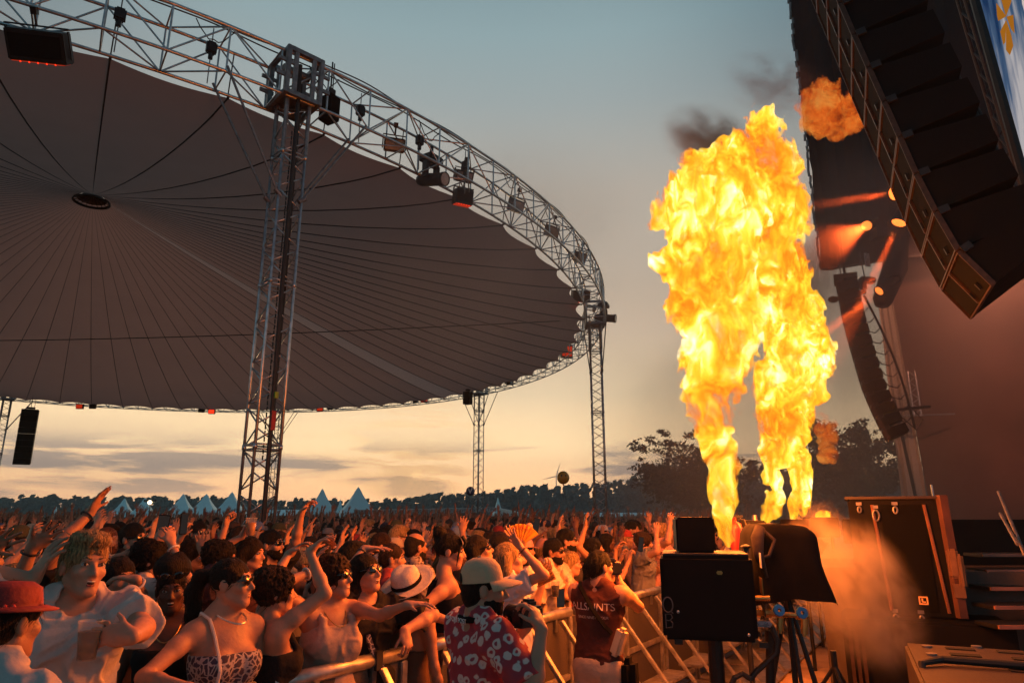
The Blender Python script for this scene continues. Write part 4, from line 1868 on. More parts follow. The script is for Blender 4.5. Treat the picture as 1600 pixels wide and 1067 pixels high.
def barrier_unit(L_=1.02):
    """one pen barrier, standing along +X, pit on -Y"""
    root = empty('crowd_barrier')
    b = MB()
    b.tube((.03, 0, RAIL - .035), (L_ - .03, 0, RAIL - .035), .038, 12)
    b.build('top_rail', M['galv'], root, smooth=True)
    for x in (.04, L_ - .04):
        b = MB()
        b.box((x, 0, (RAIL - .07) / 2), (.055, .05, RAIL - .08), bevel=.006)
        b.build('post', M['galv'], root)
    b = MB()
    b.box((L_ / 2, .005, .60), (L_ - .15, .012, 1.0))
    b.build('panel', M['perf'], root)
    for z in (.62, .14):
        b = MB()
        b.box((L_ / 2, -.005, z), (L_ - .14, .035, .05), bevel=.006)
        b.build('cross_rail', M['galv'], root)
    for x in (.26, L_ - .26):
        b = MB()
        d = Vector((0, -.80, -(RAIL - .14))).normalized()
        rot = basis(Vector((1, 0, 0)), d.cross(Vector((1, 0, 0))), d)
        c = Vector((x, -.45, .56))
        b.box(c, (.045, .03, 1.30), rot, bevel=.005)
        b.build('brace', M['galv'], root)
    b = MB()
    b.box((L_ / 2, -.42, .012), (L_ - .04, .86, .02), bevel=.004)
    b.box((L_ / 2, .45, .008), (L_ - .04, .8, .012))
    b.build('foot_plate', M['galv'], root)
    b = MB()
    b.box((L_ / 2, -.22, .33), (L_ - .3, .24, .03), bevel=.006)
    b.build('step', M['galv'], root)
    for x in (.30, L_ - .30):
        b = MB()
        b.box((x, -.014, RAIL - .11), (.035, .02, .10))
        b.build('bolt_plate', M['alu_dark'], root)
    return root


BW = 1.06
GBR = 'crowd barriers along the pit'
proto = barrier_unit()
BL = ['crowd barrier at the very front edge of the picture, girls leaning behind it',
      'crowd barrier left of the photographer in the patterned shirt',
      'crowd barrier hidden behind the patterned shirt photographer',
      'crowd barrier just right of the camera held by the cap wearer',
      'crowd barrier beside the vest wearing photographer, left of him',
      'crowd barrier directly behind the vest wearing photographer']
for i in range(14):
    o = proto if i == 0 else copy_tree(proto)
    s = -.93 + BW * i
    o.location = fpt(s)
    o.rotation_euler = (0, 0, math.atan2(FD.y, FD.x))
    tag(o, BL[i] if i < len(BL) else '%s crowd barrier beyond the vest wearing photographer, counted towards the flames' % ('first second third fourth fifth sixth seventh eighth'.split()[i - 6]), 'barrier', GBR)
b = MB()
b.box((0, 0, 0), (.05, .085, .10))
p = fpt(.87, 0, RAIL - .035)
o = b.build('black_tape', M['cable'], origin=None)
o.location = p
o.rotation_euler = (0, 0, math.atan2(FD.y, FD.x))
tag(o, 'band of black tape round the barrier rail joint', 'tape')
# ------------------------------------------------------------------ distance fields -> continuous meshes
def pnoise(P, seed=0):
    """gradient noise on an (n,3) float array, about -0.7..0.7"""
    rs = np.random.RandomState(seed)
    perm = rs.permutation(512)
    g = rs.normal(size=(512, 3)).astype(np.float32)
    g /= np.linalg.norm(g, axis=1, keepdims=True)
    i0 = np.floor(P).astype(np.int64)
    f = (P - i0).astype(np.float32)
    u = f * f * f * (f * (f * 6 - 15) + 10)
    out = 0
    for dx in (0, 1):
        wx = u[:, 0] if dx else 1 - u[:, 0]
        for dy in (0, 1):
            wy = u[:, 1] if dy else 1 - u[:, 1]
            for dz in (0, 1):
                wz = u[:, 2] if dz else 1 - u[:, 2]
                h = perm[(perm[(perm[(i0[:, 0] + dx) & 511] + i0[:, 1] + dy) & 511] + i0[:, 2] + dz) & 511]
                gg = g[h]
                d = gg[:, 0] * (f[:, 0] - dx) + gg[:, 1] * (f[:, 1] - dy) + gg[:, 2] * (f[:, 2] - dz)
                out = out + wx * wy * wz * d
    return out


class Field:
    def __init__(s, lo, hi, h):
        s.lo = np.array(lo, np.float32)
        s.h = h
        s.n = np.maximum(4, np.ceil((np.array(hi) - s.lo) / h).astype(int) + 1)
        s.f = np.full(s.n, 1.0, np.float32)

    def _blk(s, lo, hi):
        a = np.clip(np.floor((np.array(lo) - s.lo) / s.h).astype(int), 0, s.n)
        b = np.clip(np.ceil((np.array(hi) - s.lo) / s.h).astype(int) + 1, 0, s.n)
        if np.any(b <= a):
            return None, None
        sl = tuple(slice(i, j) for i, j in zip(a, b))
        ax = [s.lo[i] + s.h * np.arange(a[i], b[i], dtype=np.float32) for i in range(3)]
        return sl, (ax[0][:, None, None], ax[1][None, :, None], ax[2][None, None, :])

    def _comb(s, sl, d, k, sub=False):
        o = s.f[sl]
        if sub:
            d = -d
            if k > 0:
                hh = np.maximum(k - np.abs(o - d), 0) / k
                s.f[sl] = np.maximum(o, d) + hh * hh * k * .25
            else:
                s.f[sl] = np.maximum(o, d)
        elif k > 0:
            hh = np.maximum(k - np.abs(o - d), 0) / k
            s.f[sl] = np.minimum(o, d) - hh * hh * k * .25
        else:
            s.f[sl] = np.minimum(o, d)

    def cap(s, a, b, ra, rb=None, k=.02, sub=False):
        """tapered capsule"""
        rb = ra if rb is None else rb
        a = np.array(a, np.float32)
        b = np.array(b, np.float32)
        m = max(ra, rb) + k + 2.5 * s.h
        sl, X = s._blk(np.minimum(a, b) - m, np.maximum(a, b) + m)
        if sl is None:
            return
        ba = b - a
        l2 = float(ba @ ba) + 1e-9
        px_, py_, pz_ = X[0] - a[0], X[1] - a[1], X[2] - a[2]
        t = np.clip((px_ * ba[0] + py_ * ba[1] + pz_ * ba[2]) / l2, 0, 1)
        d = np.sqrt((px_ - t * ba[0]) ** 2 + (py_ - t * ba[1]) ** 2 + (pz_ - t * ba[2]) ** 2) - (ra + (rb - ra) * t)
        s._comb(sl, d, k, sub)

    def ell(s, c, r, rot=None, k=.02, sub=False):
        """ellipsoid; rot = 3x3 whose columns are its axes"""
        c = np.array(c, np.float32)
        r = np.array(r, np.float32)
        m = float(r.max()) + k + 2.5 * s.h
        sl, X = s._blk(c - m, c + m)
        if sl is None:
            return
        p = [X[i] - c[i] for i in range(3)]
        if rot is not None:
            q = np.array(rot, np.float32)
            p = [p[0] * q[0, i] + p[1] * q[1, i] + p[2] * q[2, i] for i in range(3)]
        k0 = np.sqrt((p[0] / r[0]) ** 2 + (p[1] / r[1]) ** 2 + (p[2] / r[2]) ** 2)
        k1 = np.sqrt((p[0] / r[0] ** 2) ** 2 + (p[1] / r[1] ** 2) ** 2 + (p[2] / r[2] ** 2) ** 2) + 1e-6
        d = k0 * (k0 - 1) / k1
        s._comb(sl, np.broadcast_to(d, s.f[sl].shape), k, sub)

    def cut(s, p, n, k=0.0):
        """keep the side of the plane away from n"""
        n = np.array(n, np.float32)
        n = n / np.linalg.norm(n)
        ax = [s.lo[i] + s.h * np.arange(s.n[i], dtype=np.float32) for i in range(3)]
        d = (ax[0][:, None, None] - p[0]) * n[0] + (ax[1][None, :, None] - p[1]) * n[1] + (ax[2][None, None, :] - p[2]) * n[2]
        s.f = np.maximum(s.f, d.astype(np.float32))

    def pts(s):
        g = np.meshgrid(*[s.lo[i] + s.h * np.arange(s.n[i], dtype=np.float32) for i in range(3)], indexing='ij')
        return np.stack([x.ravel() for x in g], 1)

    def band(s, w):
        return np.nonzero((np.abs(s.f) < w).ravel())[0]

    def pos(s, idx):
        i, j, k = np.unravel_index(idx, s.f.shape)
        return (np.stack([i, j, k], 1) * s.h + s.lo).astype(np.float32)

    def displace(s, fn, w=.06):
        idx = s.band(w)
        f = s.f.reshape(-1)
        f[idx] += fn(s.pos(idx))

    def mesh(s):
        f = s.f.copy()
        f[0], f[-1] = 1, 1
        f[:, 0], f[:, -1] = 1, 1
        f[:, :, 0], f[:, :, -1] = 1, 1
        ins = f < 0
        c = np.zeros(np.array(f.shape) - 1, np.int8)
        for dx in (0, 1):
            for dy in (0, 1):
                for dz in (0, 1):
                    c += ins[dx:dx + c.shape[0], dy:dy + c.shape[1], dz:dz + c.shape[2]]
        I = np.argwhere((c > 0) & (c < 8))
        idx = np.full(c.shape, -1, np.int64)
        idx[I[:, 0], I[:, 1], I[:, 2]] = np.arange(len(I))
        acc = np.zeros((len(I), 3))
        cnt = np.zeros(len(I))
        cor = [(x, y, z) for x in (0, 1) for y in (0, 1) for z in (0, 1)]
        val = {q: f[I[:, 0] + q[0], I[:, 1] + q[1], I[:, 2] + q[2]] for q in cor}
        for q in cor:
            for ax in range(3):
                if q[ax] == 0:
                    w = list(q)
                    w[ax] = 1
                    a, b = val[q], val[tuple(w)]
                    m = (a < 0) != (b < 0)
                    t = np.where(m, a / np.where(m, a - b, 1), 0)
                    p = np.tile(np.array(q, float), (len(I), 1))
                    p[:, ax] += t
                    acc += p * m[:, None]
                    cnt += m
        V = (I + acc / cnt[:, None]) * s.h + s.lo
        F = []
        for ax in range(3):
            b, d = (ax + 1) % 3, (ax + 2) % 3
            sl0 = [slice(None)] * 3
            sl1 = [slice(None)] * 3
            sl0[ax] = slice(0, -1)
            sl1[ax] = slice(1, None)
            A, B = ins[tuple(sl0)], ins[tuple(sl1)]
            E = np.argwhere(A != B)
            if not len(E):
                continue
            flip = ~A[E[:, 0], E[:, 1], E[:, 2]]
            q = []
            for (ob, od) in ((-1, -1), (0, -1), (0, 0), (-1, 0)):
                e = E.copy()
                e[:, b] += ob
                e[:, d] += od
                q.append(idx[e[:, 0], e[:, 1], e[:, 2]])
            q = np.stack(q, 1)
            q[flip] = q[flip][:, ::-1]
            F.append(q)
        return V, np.concatenate(F) if F else np.zeros((0, 4), int)


def np_mesh(name, V, F, mats, smooth=True, mi=None):
    me = bpy.data.meshes.new(name)
    nv, nf, k = len(V), len(F), F.shape[1]
    me.vertices.add(nv)
    me.vertices.foreach_set('co', np.ascontiguousarray(V, np.float32).ravel())
    me.loops.add(nf * k)
    me.loops.foreach_set('vertex_index', np.ascontiguousarray(F, np.int32).ravel())
    me.polygons.add(nf)
    me.polygons.foreach_set('loop_start', np.arange(0, nf * k, k, dtype=np.int32))
    for m in (mats if isinstance(mats, (list, tuple)) else [mats]):
        me.materials.append(m)
    if mi is not None:
        me.polygons.foreach_set('material_index', np.ascontiguousarray(mi, np.int32))
    me.update(calc_edges=True)
    me.polygons.foreach_set('use_smooth', np.full(nf, smooth))
    me.validate()
    return me


def np_obj(name, V, F, mats, parent=None, loc=None, **kw):
    o = bpy.data.objects.new(name, np_mesh(name, V, F, mats, **kw))
    COL.objects.link(o)
    if loc is not None:
        o.location = loc
    if parent is not None:
        o.parent = parent
    return o


def smooth_verts(V, F, it=2, lam=.5):
    n = len(V)
    e = np.concatenate([F[:, [0, 1]], F[:, [1, 2]], F[:, [2, 3]], F[:, [3, 0]]])
    e = np.concatenate([e, e[:, ::-1]])
    cnt = np.bincount(e[:, 0], minlength=n).astype(float) + 1e-9
    for _ in range(it):
        A = np.stack([np.bincount(e[:, 0], weights=V[e[:, 1], i], minlength=n) for i in range(3)], 1) / cnt[:, None]
        V = V * (1 - lam) + A * lam
    return V
# ------------------------------------------------------------------ people
M['skin'] = mat('skin', (.5, .33, .24), .52, 0, .10, 14, .10, 70, spec=.4, objcol=True)
M['hair'] = mat('hair', (.03, .02, .015), .62, 0, .75, 60, .9, 120, objcol=True, spec=.2)
for n_ in [n for n in M['hair'].node_tree.nodes if n.type == 'TEX_NOISE']:
    mp_ = M['hair'].node_tree.nodes.new('ShaderNodeMapping')
    mp_.inputs['Scale'].default_value = (2.2, 1.6, .22)
    M['hair'].node_tree.links.new(n_.inputs[0].links[0].from_socket, mp_.inputs[0])
    M['hair'].node_tree.links.new(mp_.outputs[0], n_.inputs[0])
M['cloth'] = mat('cloth', (.3, .3, .3), .85, 0, .12, 6, .30, 25, objcol=True, spec=.2)
M['sunglass'] = mat('sunglass_black', (.006, .006, .007), .12, 0, .05, 4, coat=.5)
M['eye_white'] = mat('eye_white', (.55, .52, .48), .3, 0, .03, 4)
M['eye_dark'] = mat('eye_dark', (.012, .009, .007), .25)
M['lip'] = mat('lip', (.20, .06, .05), .45, 0, .1, 30)
M['mouth'] = mat('mouth_inside', (.04, .008, .008), .6)
M['teeth'] = mat('teeth', (.62, .58, .50), .35, 0, .03, 9)


def pattern_mat(name, base, ink, scale, kind):
    m = mat(name, base, .85, 0, .10, 6, .25, 25)
    N, L = m.node_tree.nodes, m.node_tree.links
    p = N['Principled BSDF']
    src = p.inputs['Base Color'].links[0].from_socket
    tc = N.new('ShaderNodeTexCoord')
    w = N.new('ShaderNodeTexNoise')
    w.inputs['Scale'].default_value = 22
    w.inputs['Detail'].default_value = 2
    L.new(tc.outputs['Object'], w.inputs[0])
    mp = N.new('ShaderNodeVectorMath')
    mp.operation = 'MULTIPLY_ADD'
    L.new(w.outputs['Color'], mp.inputs[0])
    mp.inputs[1].default_value = (.028, .028, .028) if kind == 'flower' else (.05, .05, .05)
    L.new(tc.outputs['Object'], mp.inputs[2])
    v = N.new('ShaderNodeTexVoronoi')
    v.inputs['Scale'].default_value = scale
    L.new(mp.outputs[0], v.inputs['Vector'])
    r = N.new('ShaderNodeValToRGB')
    r.color_ramp.interpolation = 'EASE'
    e = r.color_ramp.elements
    if kind == 'flower':
        for _ in range(2):
            e.new(.5)
        for el, (q, c) in zip(e, ((.15, 0), (.24, 1), (.40, 1), (.48, 0))):
            el.position = q
            el.color = (c, c, c, 1)
        L.new(v.outputs['Distance'], r.inputs[0])
    else:
        v.feature = 'DISTANCE_TO_EDGE'
        e[0].position, e[1].position = .06, .16
        L.new(v.outputs['Distance'], r.inputs[0])
    mx = N.new('ShaderNodeMix')
    mx.data_type = 'RGBA'
    L.new(r.outputs[0], mx.inputs[0])
    L.new(src, mx.inputs[6])
    mx.inputs[7].default_value = (*ink, 1)
    L.new(mx.outputs[2], p.inputs['Base Color'])
    return m


M['floral'] = pattern_mat('floral_shirt', (.36, .035, .05), (.62, .50, .45), 21, 'flower')
M['batik'] = pattern_mat('batik_top', (.42, .36, .34), (.05, .035, .06), 34, 'edge')
M['camo'] = pattern_mat('camo_shirt', (.36, .30, .25), (.09, .06, .05), 16, 'edge')


def vec(a):
    return Vector(a)


class Body:
    """one posed figure; local frame: facing +Y, +X its right hand side, feet at z = 0"""

    def __init__(s, h, fem=False, lean=0, side=0, twist=0, hyaw=0, hpitch=0, hroll=0, build=1.0, arms=None, vox=.008, legs=True, fat=1.0):
        s.s = h / 1.75
        s.fem = fem
        s.vox = vox
        s.build = build
        s.T = Matrix.Rotation(R(twist), 4, 'Z') @ Matrix.Rotation(R(side), 4, 'Y') @ Matrix.Rotation(-R(lean), 4, 'X')
        s.piv = vec((0, 0, .95))
        s.nb = s.t((0, -.02, 1.49))
        Th = s.T.to_3x3() @ Matrix.Rotation(R(hyaw), 3, 'Z') @ Matrix.Rotation(-R(hpitch), 3, 'X') @ Matrix.Rotation(R(hroll), 3, 'Y')
        s.Rh = Th
        s.hc = s.nb + s.T.to_3x3() @ vec((0, .0, .045)) * s.s + Th @ vec((0, .025, .090)) * s.s
        s.sw = (.160 if fem else .190) * build
        s.arms = arms or {}
        s.legs = legs
        s.fat = fat

    def t(s, p):
        p = vec(p)
        q = s.T.to_3x3() @ (p - s.piv) + s.piv
        return q * s.s

    def hd(s, p):
        return s.hc + s.Rh @ vec(p) * s.s

    # --- arms
    def solve_arm(s, sd):
        a = s.arms.get('R' if sd > 0 else 'L', None)
        S = s.t((sd * (s.sw + .0), -.01, 1.415))
        l1, l2 = .285 * s.s, .255 * s.s
        if a is None:
            a = {'w': s.t((sd * (s.sw + .10), .06, .90)), 'hint': vec((sd * .4, -1, 0)), 'd': vec((0, .2, -1)), 'n': vec((-sd, 0, 0)), 'curl': .5}
        W_ = vec(a['w'])
        if W_.z > 1.35 * s.s:                      # the shoulder rises with a lifted arm
            S = s.t((sd * (s.sw - .015), -.01, 1.45))
        v = W_ - S
        L_ = v.length
        mx = (l1 + l2) * .985
        if L_ > mx:
            W_ = S + v * (mx / L_)
            v = W_ - S
            L_ = mx
        if L_ < abs(l1 - l2) + .08:
            L_ = abs(l1 - l2) + .08
            v = v.normalized() * L_
            W_ = S + v
        d = v.normalized()
        ca = (l1 * l1 + L_ * L_ - l2 * l2) / (2 * l1 * L_)
        ca = max(-1, min(1, ca))
        hint = vec(a.get('hint', (sd, 0, -1)))
        hp = hint - d * hint.dot(d)
        hp = hp.normalized() if hp.length > 1e-4 else d.orthogonal().normalized()
        E = S + d * (l1 * ca) + hp * (l1 * math.sqrt(max(0, 1 - ca * ca)))
        fd = vec(a['d']).normalized() if 'd' in a else (W_ - E).normalized()
        n = vec(a.get('n', (-sd, 0, 0)))
        n = n - fd * n.dot(fd)
        n = n.normalized() if n.length > 1e-4 else fd.orthogonal().normalized()
        return S, E, W_, fd, n, a.get('curl', .25), a.get('spread', .12)

    def hand(s, f, W_, d, n, sd, curl, spread):
        k = s.s * (.92 if s.fem else 1.0)
        t = (d.cross(n)) * (1 if sd > 0 else -1)     # thumb side
        # palm
        f.ell(W_ + d * .048 * k, (.041 * k, .055 * k, .0165 * k), basis(t, d, n), k=.012)
        f.cap(W_, W_ + d * .03 * k, .026 * k, .024 * k, k=.012)
        rr = max(.0092 * k, s.vox * 1.12)
        for i, (o, ln, b) in enumerate(((.030, .068, .092), (.010, .078, .098), (-.010, .072, .094), (-.029, .056, .084))):
            c = curl * (1 + .22 * (i - 1) * (1 if curl < .9 else 0))
            fd = (d + t * (spread * (1.5 - i) * 1.0)).normalized()
            p = W_ + d * b * k + t * o * k * (1 + spread)
            for (q, rf) in ((.46, 1.0), (.30, .93), (.24, .82)):
                dr = (fd * math.cos(c) + n * math.sin(c))
                e = p + dr * (ln * q * 1.12 * k)
                f.cap(p, e, rr * rf, rr * rf * .94, k=.003)
                p = e
                c += curl * .9 + .06
        p = W_ + d * .022 * k + t * .030 * k
        f.cap(W_ + d * .012 * k + t * .012 * k, p + d * .012 * k, .016 * k, .014 * k, k=.012)
        td = (d * .62 + t * (.78 - .35 * min(1, curl)) + n * (.25 + .35 * curl)).normalized()
        e = p + d * .012 * k + td * .040 * k
        f.cap(p + d * .012 * k, e, rr * 1.2, rr * 1.05, k=.004)
        td = (td + d * .35 + n * .2 * curl).normalized()
        f.cap(e, e + td * .030 * k, rr * 1.05, rr * .85, k=.003)

    def body(s):
        S_ = s.s
        A = {sd: s.solve_arm(sd) for sd in (-1, 1)}
        s.A = A
        pts = [s.hc, s.t((.25, 0, .1)), s.t((-.25, .2, .1)), s.t((0, -.2, 1.2)), s.t((0, .22, 1.2))]
        for sd in A:
            pts += [A[sd][0], A[sd][1], A[sd][2], A[sd][2] + A[sd][3] * .2 * S_]
        lo = np.min([np.array(p) for p in pts], 0) - .15
        hi = np.max([np.array(p) for p in pts], 0) + .15
        lo[2] = -.01 if s.legs else .70 * S_
        f = Field(lo, hi, s.vox)
        b = s.build
        g = s.fat
        t = s.t
        Q = s.T.to_3x3()
        # trunk
        f.ell(t((0, -.005, .955)), (.168 * b * S_ * (1.02 if s.fem else .97), .118 * S_ * g, .135 * S_), Q, k=.03)
        f.ell(t((0, 0, 1.10)), (.135 * b * S_ * g * (.93 if s.fem else 1.03), .098 * S_ * g, .16 * S_), Q, k=.06)
        f.ell(t((0, 0, 1.29)), (.155 * b * S_, .112 * S_, .17 * S_), Q, k=.05)
        f.cap(t((-s.sw * .82, -.01, 1.405)), t((s.sw * .82, -.01, 1.405)), .058 * S_, k=.05)
        for sd in (-1, 1):
            f.cap(t((sd * s.sw * .75, -.02, 1.43)), t((sd * .03, -.025, 1.51)), .042 * S_, .046 * S_, k=.04)
            if s.fem:
                f.ell(t((sd * .072, .088, 1.275)), (.066 * S_, .056 * S_, .066 * S_), Q, k=.03)
            else:
                f.ell(t((sd * .08, .07, 1.33)), (.085 * S_, .05 * S_, .07 * S_), Q, k=.04)
            if s.legs:
                f.cap(t((sd * .088, 0, .92)), vec((sd * .10, .012, .50)) * S_, .086 * S_, .058 * S_, k=.03)
                f.cap(vec((sd * .10, .012, .50)) * S_, vec((sd * .105, -.02, .09)) * S_, .058 * S_, .038 * S_, k=.02)
                f.ell(vec((sd * .103, -.03, .36)) * S_, (.05 * S_, .055 * S_, .11 * S_), k=.03)
                f.cap(vec((sd * .105, -.03, .045)) * S_, vec((sd * .125, .15, .035)) * S_, .045 * S_, .034 * S_, k=.03)
        # neck
        f.cap(t((0, -.025, 1.45)), s.hd((0, -.022, -.055)), (.047 if s.fem else .056) * S_, (.044 if s.fem else .053) * S_, k=.02)
        for sd in (-1, 1):
            Sp, E, W_, fd, n, curl, spread = A[sd]
            r1 = (.041 if s.fem else .050) * b ** .5 * S_ * g ** .5
            f.cap(Sp, Sp.lerp(E, .35), r1 * 1.08, r1 * 1.04, k=.045)
            f.cap(Sp.lerp(E, .3), E, r1 * 1.02, r1 * .78, k=.02)
            m_ = E.lerp(W_, .32)
            f.cap(E, m_, r1 * .76, r1 * .80, k=.02)
            f.cap(m_, W_, r1 * .78, r1 * .52, k=.02)
            s.hand(f, W_, fd, n, sd, curl, spread)
        s.head(f)
        V, F = f.mesh()
        V = smooth_verts(V, F, 1, .35)
        return V, F

    def head(s, f):
        S_ = s.s
        Q = s.Rh
        h = s.hd
        E = lambda c, r, k=.02, sub=False: f.ell(h(c), tuple(x * S_ for x in r), Q, k=k, sub=sub)
        C = lambda a, b, ra, rb, k=.012, sub=False: f.cap(h(a), h(b), ra * S_, rb * S_, k=k, sub=sub)
        wj = .93 if s.fem else 1.0
        E((0, -.014, .032), (.073, .092, .086))
        E((0, .026, -.036), (.056 * wj, .066, .080), .03)
        E((0, .060, -.092), (.024 * wj, .024, .020), .03)
        for sd in (-1, 1):
            C((sd * .050, .0, -.055), (sd * .018, .066, -.094), .014, .012, .025)
            E((sd * .038, .062, -.022), (.022, .020, .018), .02)
            E((sd * .031, .094, .008), (.018, .014, .010), .010, True)
            E((sd * .074, -.008, -.008), (.010, .020, .031), .006)
        C((-.032, .078, .028), (.032, .078, .028), .011, .011, .012)
        C((0, .086, .010), (0, .106, -.024), .007, .0115, .012)
        for sd in (-1, 1):
            E((sd * .010, .094, -.030), (.009, .010, .008), .006)
        C((-.017, .085, -.052), (.017, .085, -.052), .0065, .0065, .006)
        C((-.014, .083, -.064), (.014, .083, -.064), .0075, .0075, .006)

    # --- clothing
    def shirt(s, kind, sleeve=.55, hem=.90, neck=0.0, loose=1.0, bias=0.0):
        """kind: tee, tank, strapless, halter, open"""
        S_ = s.s
        t = s.t
        Q = s.T.to_3x3()
        b = s.build
        g = s.fat
        A = s.A
        pts = [t((s.sw + .1, .2, hem)), t((-s.sw - .1, -.2, hem)), t((0, 0, 1.55)), t((.2, .2, hem)), t((-.2, -.2, hem)), t((0, .2, 1.4)), t((0, -.2, 1.4)), t((.26, 0, 1.4)), t((-.26, 0, 1.4))]
        if kind in ('tee', 'open'):
            for sd in A:
                pts.append(A[sd][1])
        lo = np.min([np.array(p) for p in pts], 0) - .08
        hi = np.max([np.array(p) for p in pts], 0) + .08
        f = Field(lo, hi, max(.007, s.vox))
        e = (.013 if kind in ('tee', 'open') else .008) * loose
        lz = (.025 if kind in ('tee', 'open') else .004) * loose
        f.ell(t((0, 0, .955)), ((.170 * b + lz) * S_, (.118 * g + lz) * S_, .15 * S_), Q, k=.05)
        f.ell(t((0, 0, 1.10)), ((.140 * b * g + e + lz) * S_, (.100 * g + e + lz) * S_, .18 * S_), Q, k=.08)
        f.ell(t((0, 0, 1.29)), ((.155 * b + e) * S_, (.112 + e) * S_, (.17 + e) * S_), Q, k=.06)
        for sd in (-1, 1):
            if s.fem:
                f.ell(t((sd * .072, .088, 1.275)), ((.066 + e) * S_, (.056 + e) * S_, (.066 + e) * S_), Q, k=.05)
            else:
                f.ell(t((sd * .08, .07, 1.33)), ((.085 + e) * S_, (.05 + e) * S_, (.07 + e) * S_), Q, k=.05)
        up = s.T.to_3x3() @ vec((0, 0, 1))
        if kind in ('tee', 'open', 'vest'):
            f.cap(t((-s.sw * .82, -.01, 1.405)), t((s.sw * .82, -.01, 1.405)), (.058 + e) * S_, k=.05)
            for sd in (-1, 1):
                f.cap(t((sd * s.sw * .75, -.02, 1.43)), t((sd * .045, -.025, 1.50)), (.042 + e) * S_, (.044 + e * .6) * S_, k=.04)
                if kind == 'vest':
                    f.ell(t((sd * (s.sw + .075), 0, 1.41)), (.088 * S_, .2, .17 * S_), Q, k=.01, sub=True)
        if kind in ('tee', 'open'):
            for sd in (-1, 1):
                Sp, E, W_ = A[sd][:3]
                r1 = (.046 if s.fem else .054) * b ** .5 * S_ * g ** .5
                q = Sp.lerp(E, sleeve)
                # sleeve tube, cut off square at its hem
                g2 = Field(f.lo, f.lo + f.h * (f.n - 1), f.h)
                g2.cap(Sp, Sp.lerp(E, min(1.0, sleeve + .3)), r1 * 1.08 + e * S_, r1 * 1.05 + (e + .012 * loose) * S_, k=0)
                g2.f = g2.f[:f.n[0], :f.n[1], :f.n[2]]
                g2.n = np.array(g2.f.shape)
                g2.cut(q, E - Sp)
                hh = np.maximum(.04 - np.abs(f.f - g2.f), 0) / .04
                f.f = np.minimum(f.f, g2.f) - hh * hh * .01
        # neckline and top edge
        if kind in ('tee', 'vest'):
            f.ell(t((0, .045 + neck * .4, 1.52 - neck)), (.080 * S_, .105 * S_, .075 * S_), Q, k=.008, sub=True)
        elif kind == 'open':
            f.ell(t((0, .06, 1.54)), (.080 * S_, .10 * S_, .075 * S_), Q, k=.008, sub=True)
            f.ell(t((0, .13, 1.16)), (.050 * S_, .12 * S_, .44 * S_), Q, k=.01, sub=True)
        elif kind == 'strapless':
            f.cut(t((0, 0, 1.325 + bias)), up)
        else:
            f.cut(t((0, 0, 1.355 + bias)), up)
            x = .088 if kind == 'tank' else .060
            for sd in (-1, 1):
                r_ = .0155 if kind == 'tank' else .012
                p = [t((sd * x * 1.05, .125, 1.33)), t((sd * x, .078, 1.405)), t((sd * x * (1.0 if kind == 'tank' else .7), -.012, 1.474 if kind == 'tank' else 1.505)), t((sd * x * .95, -.105, 1.40)), t((sd * x * .9, -.125, 1.33))]
                for a, c in zip(p, p[1:]):
                    f.cap(a, c, r_ * S_, k=.02)
        f.cut(t((0, 0, hem)), -up)
        sc = 1.0 if kind in ('tee', 'open') else .35

        def wr(P):
            q = P / S_
            wp = q + .04 * np.stack([pnoise(q * 5, 11), pnoise(q * 5, 12), pnoise(q * 5, 13)], 1)
            w = .012 * pnoise(q * np.array([8, 8, 4], np.float32), 3) - .085 * np.maximum(.13 - np.abs(pnoise(wp * np.array([5, 5, 8], np.float32) + 3, 4)), 0) - .05 * np.maximum(.12 - np.abs(pnoise(wp * np.array([11, 11, 7], np.float32), 6)), 0)
            return np.minimum(w * sc * loose, .004).astype(np.float32)
        f.displace(wr, .04)
        V, F = f.mesh()
        return smooth_verts(V, F, 1, .3), F

    def trousers(s, length=.08, waist=1.02):
        S_ = s.s
        t = s.t
        lo = np.array(t((-.27, -.22, 0)))
        hi = np.array(t((.27, .25, waist + .05)))
        lo[2] = length * S_ - .03
        lo, hi = np.minimum(lo, hi), np.maximum(lo, hi)
        lo[0], hi[0] = min(lo[0], -.27 * S_), max(hi[0], .27 * S_)
        lo[1], hi[1] = min(lo[1], -.24 * S_), max(hi[1], .26 * S_)
        f = Field(lo, hi, max(.010, s.vox))
        e = .014
        f.ell(t((0, -.005, .955)), ((.172 * s.build + e) * S_, (.120 * s.fat + e) * S_, (.14 + e) * S_), s.T.to_3x3(), k=.03)
        for sd in (-1, 1):
            f.cap(t((sd * .088, 0, .92)), vec((sd * .10, .012, .50)) * S_, (.088 + e) * S_, (.062 + e * 1.5) * S_, k=.03)
            f.cap(vec((sd * .10, .012, .50)) * S_, vec((sd * .105, -.02, .05)) * S_, (.060 + e * 1.4) * S_, (.045 + e) * S_, k=.02)
        f.cut((0, 0, length * S_), (0, 0, -1))
        f.cut(t((0, 0, waist)), s.T.to_3x3() @ vec((0, 0, 1)))
        f.displace(lambda P: (.010 * pnoise(P * np.array([8, 8, 12], np.float32), 8)).astype(np.float32), .03)
        return f.mesh()

    # --- hair
    def hair(s, kind, vox=None):
        S_ = s.s
        h = s.hd
        Q = s.Rh
        vx = vox or max(.006, s.vox * .85)
        c = np.array(s.hc)
        dn = {'long': .42, 'pony': .40, 'bob': .24}.get(kind, .17)
        lo = c - .20
        hi = c + .22
        lo[2] = c[2] - dn * S_ - .05
        f = Field(lo, hi, vx)
        E = lambda cc, r, k=.02, sub=False: f.ell(h(cc), tuple(x * S_ for x in r), Q, k=k, sub=sub)
        e = {'buzz': .004, 'bald': .003, 'short': .006, 'quiff': .007, 'long': .008, 'pony': .003, 'bun': .004, 'curly': .018, 'bob': .012, 'afro': .05}[kind]
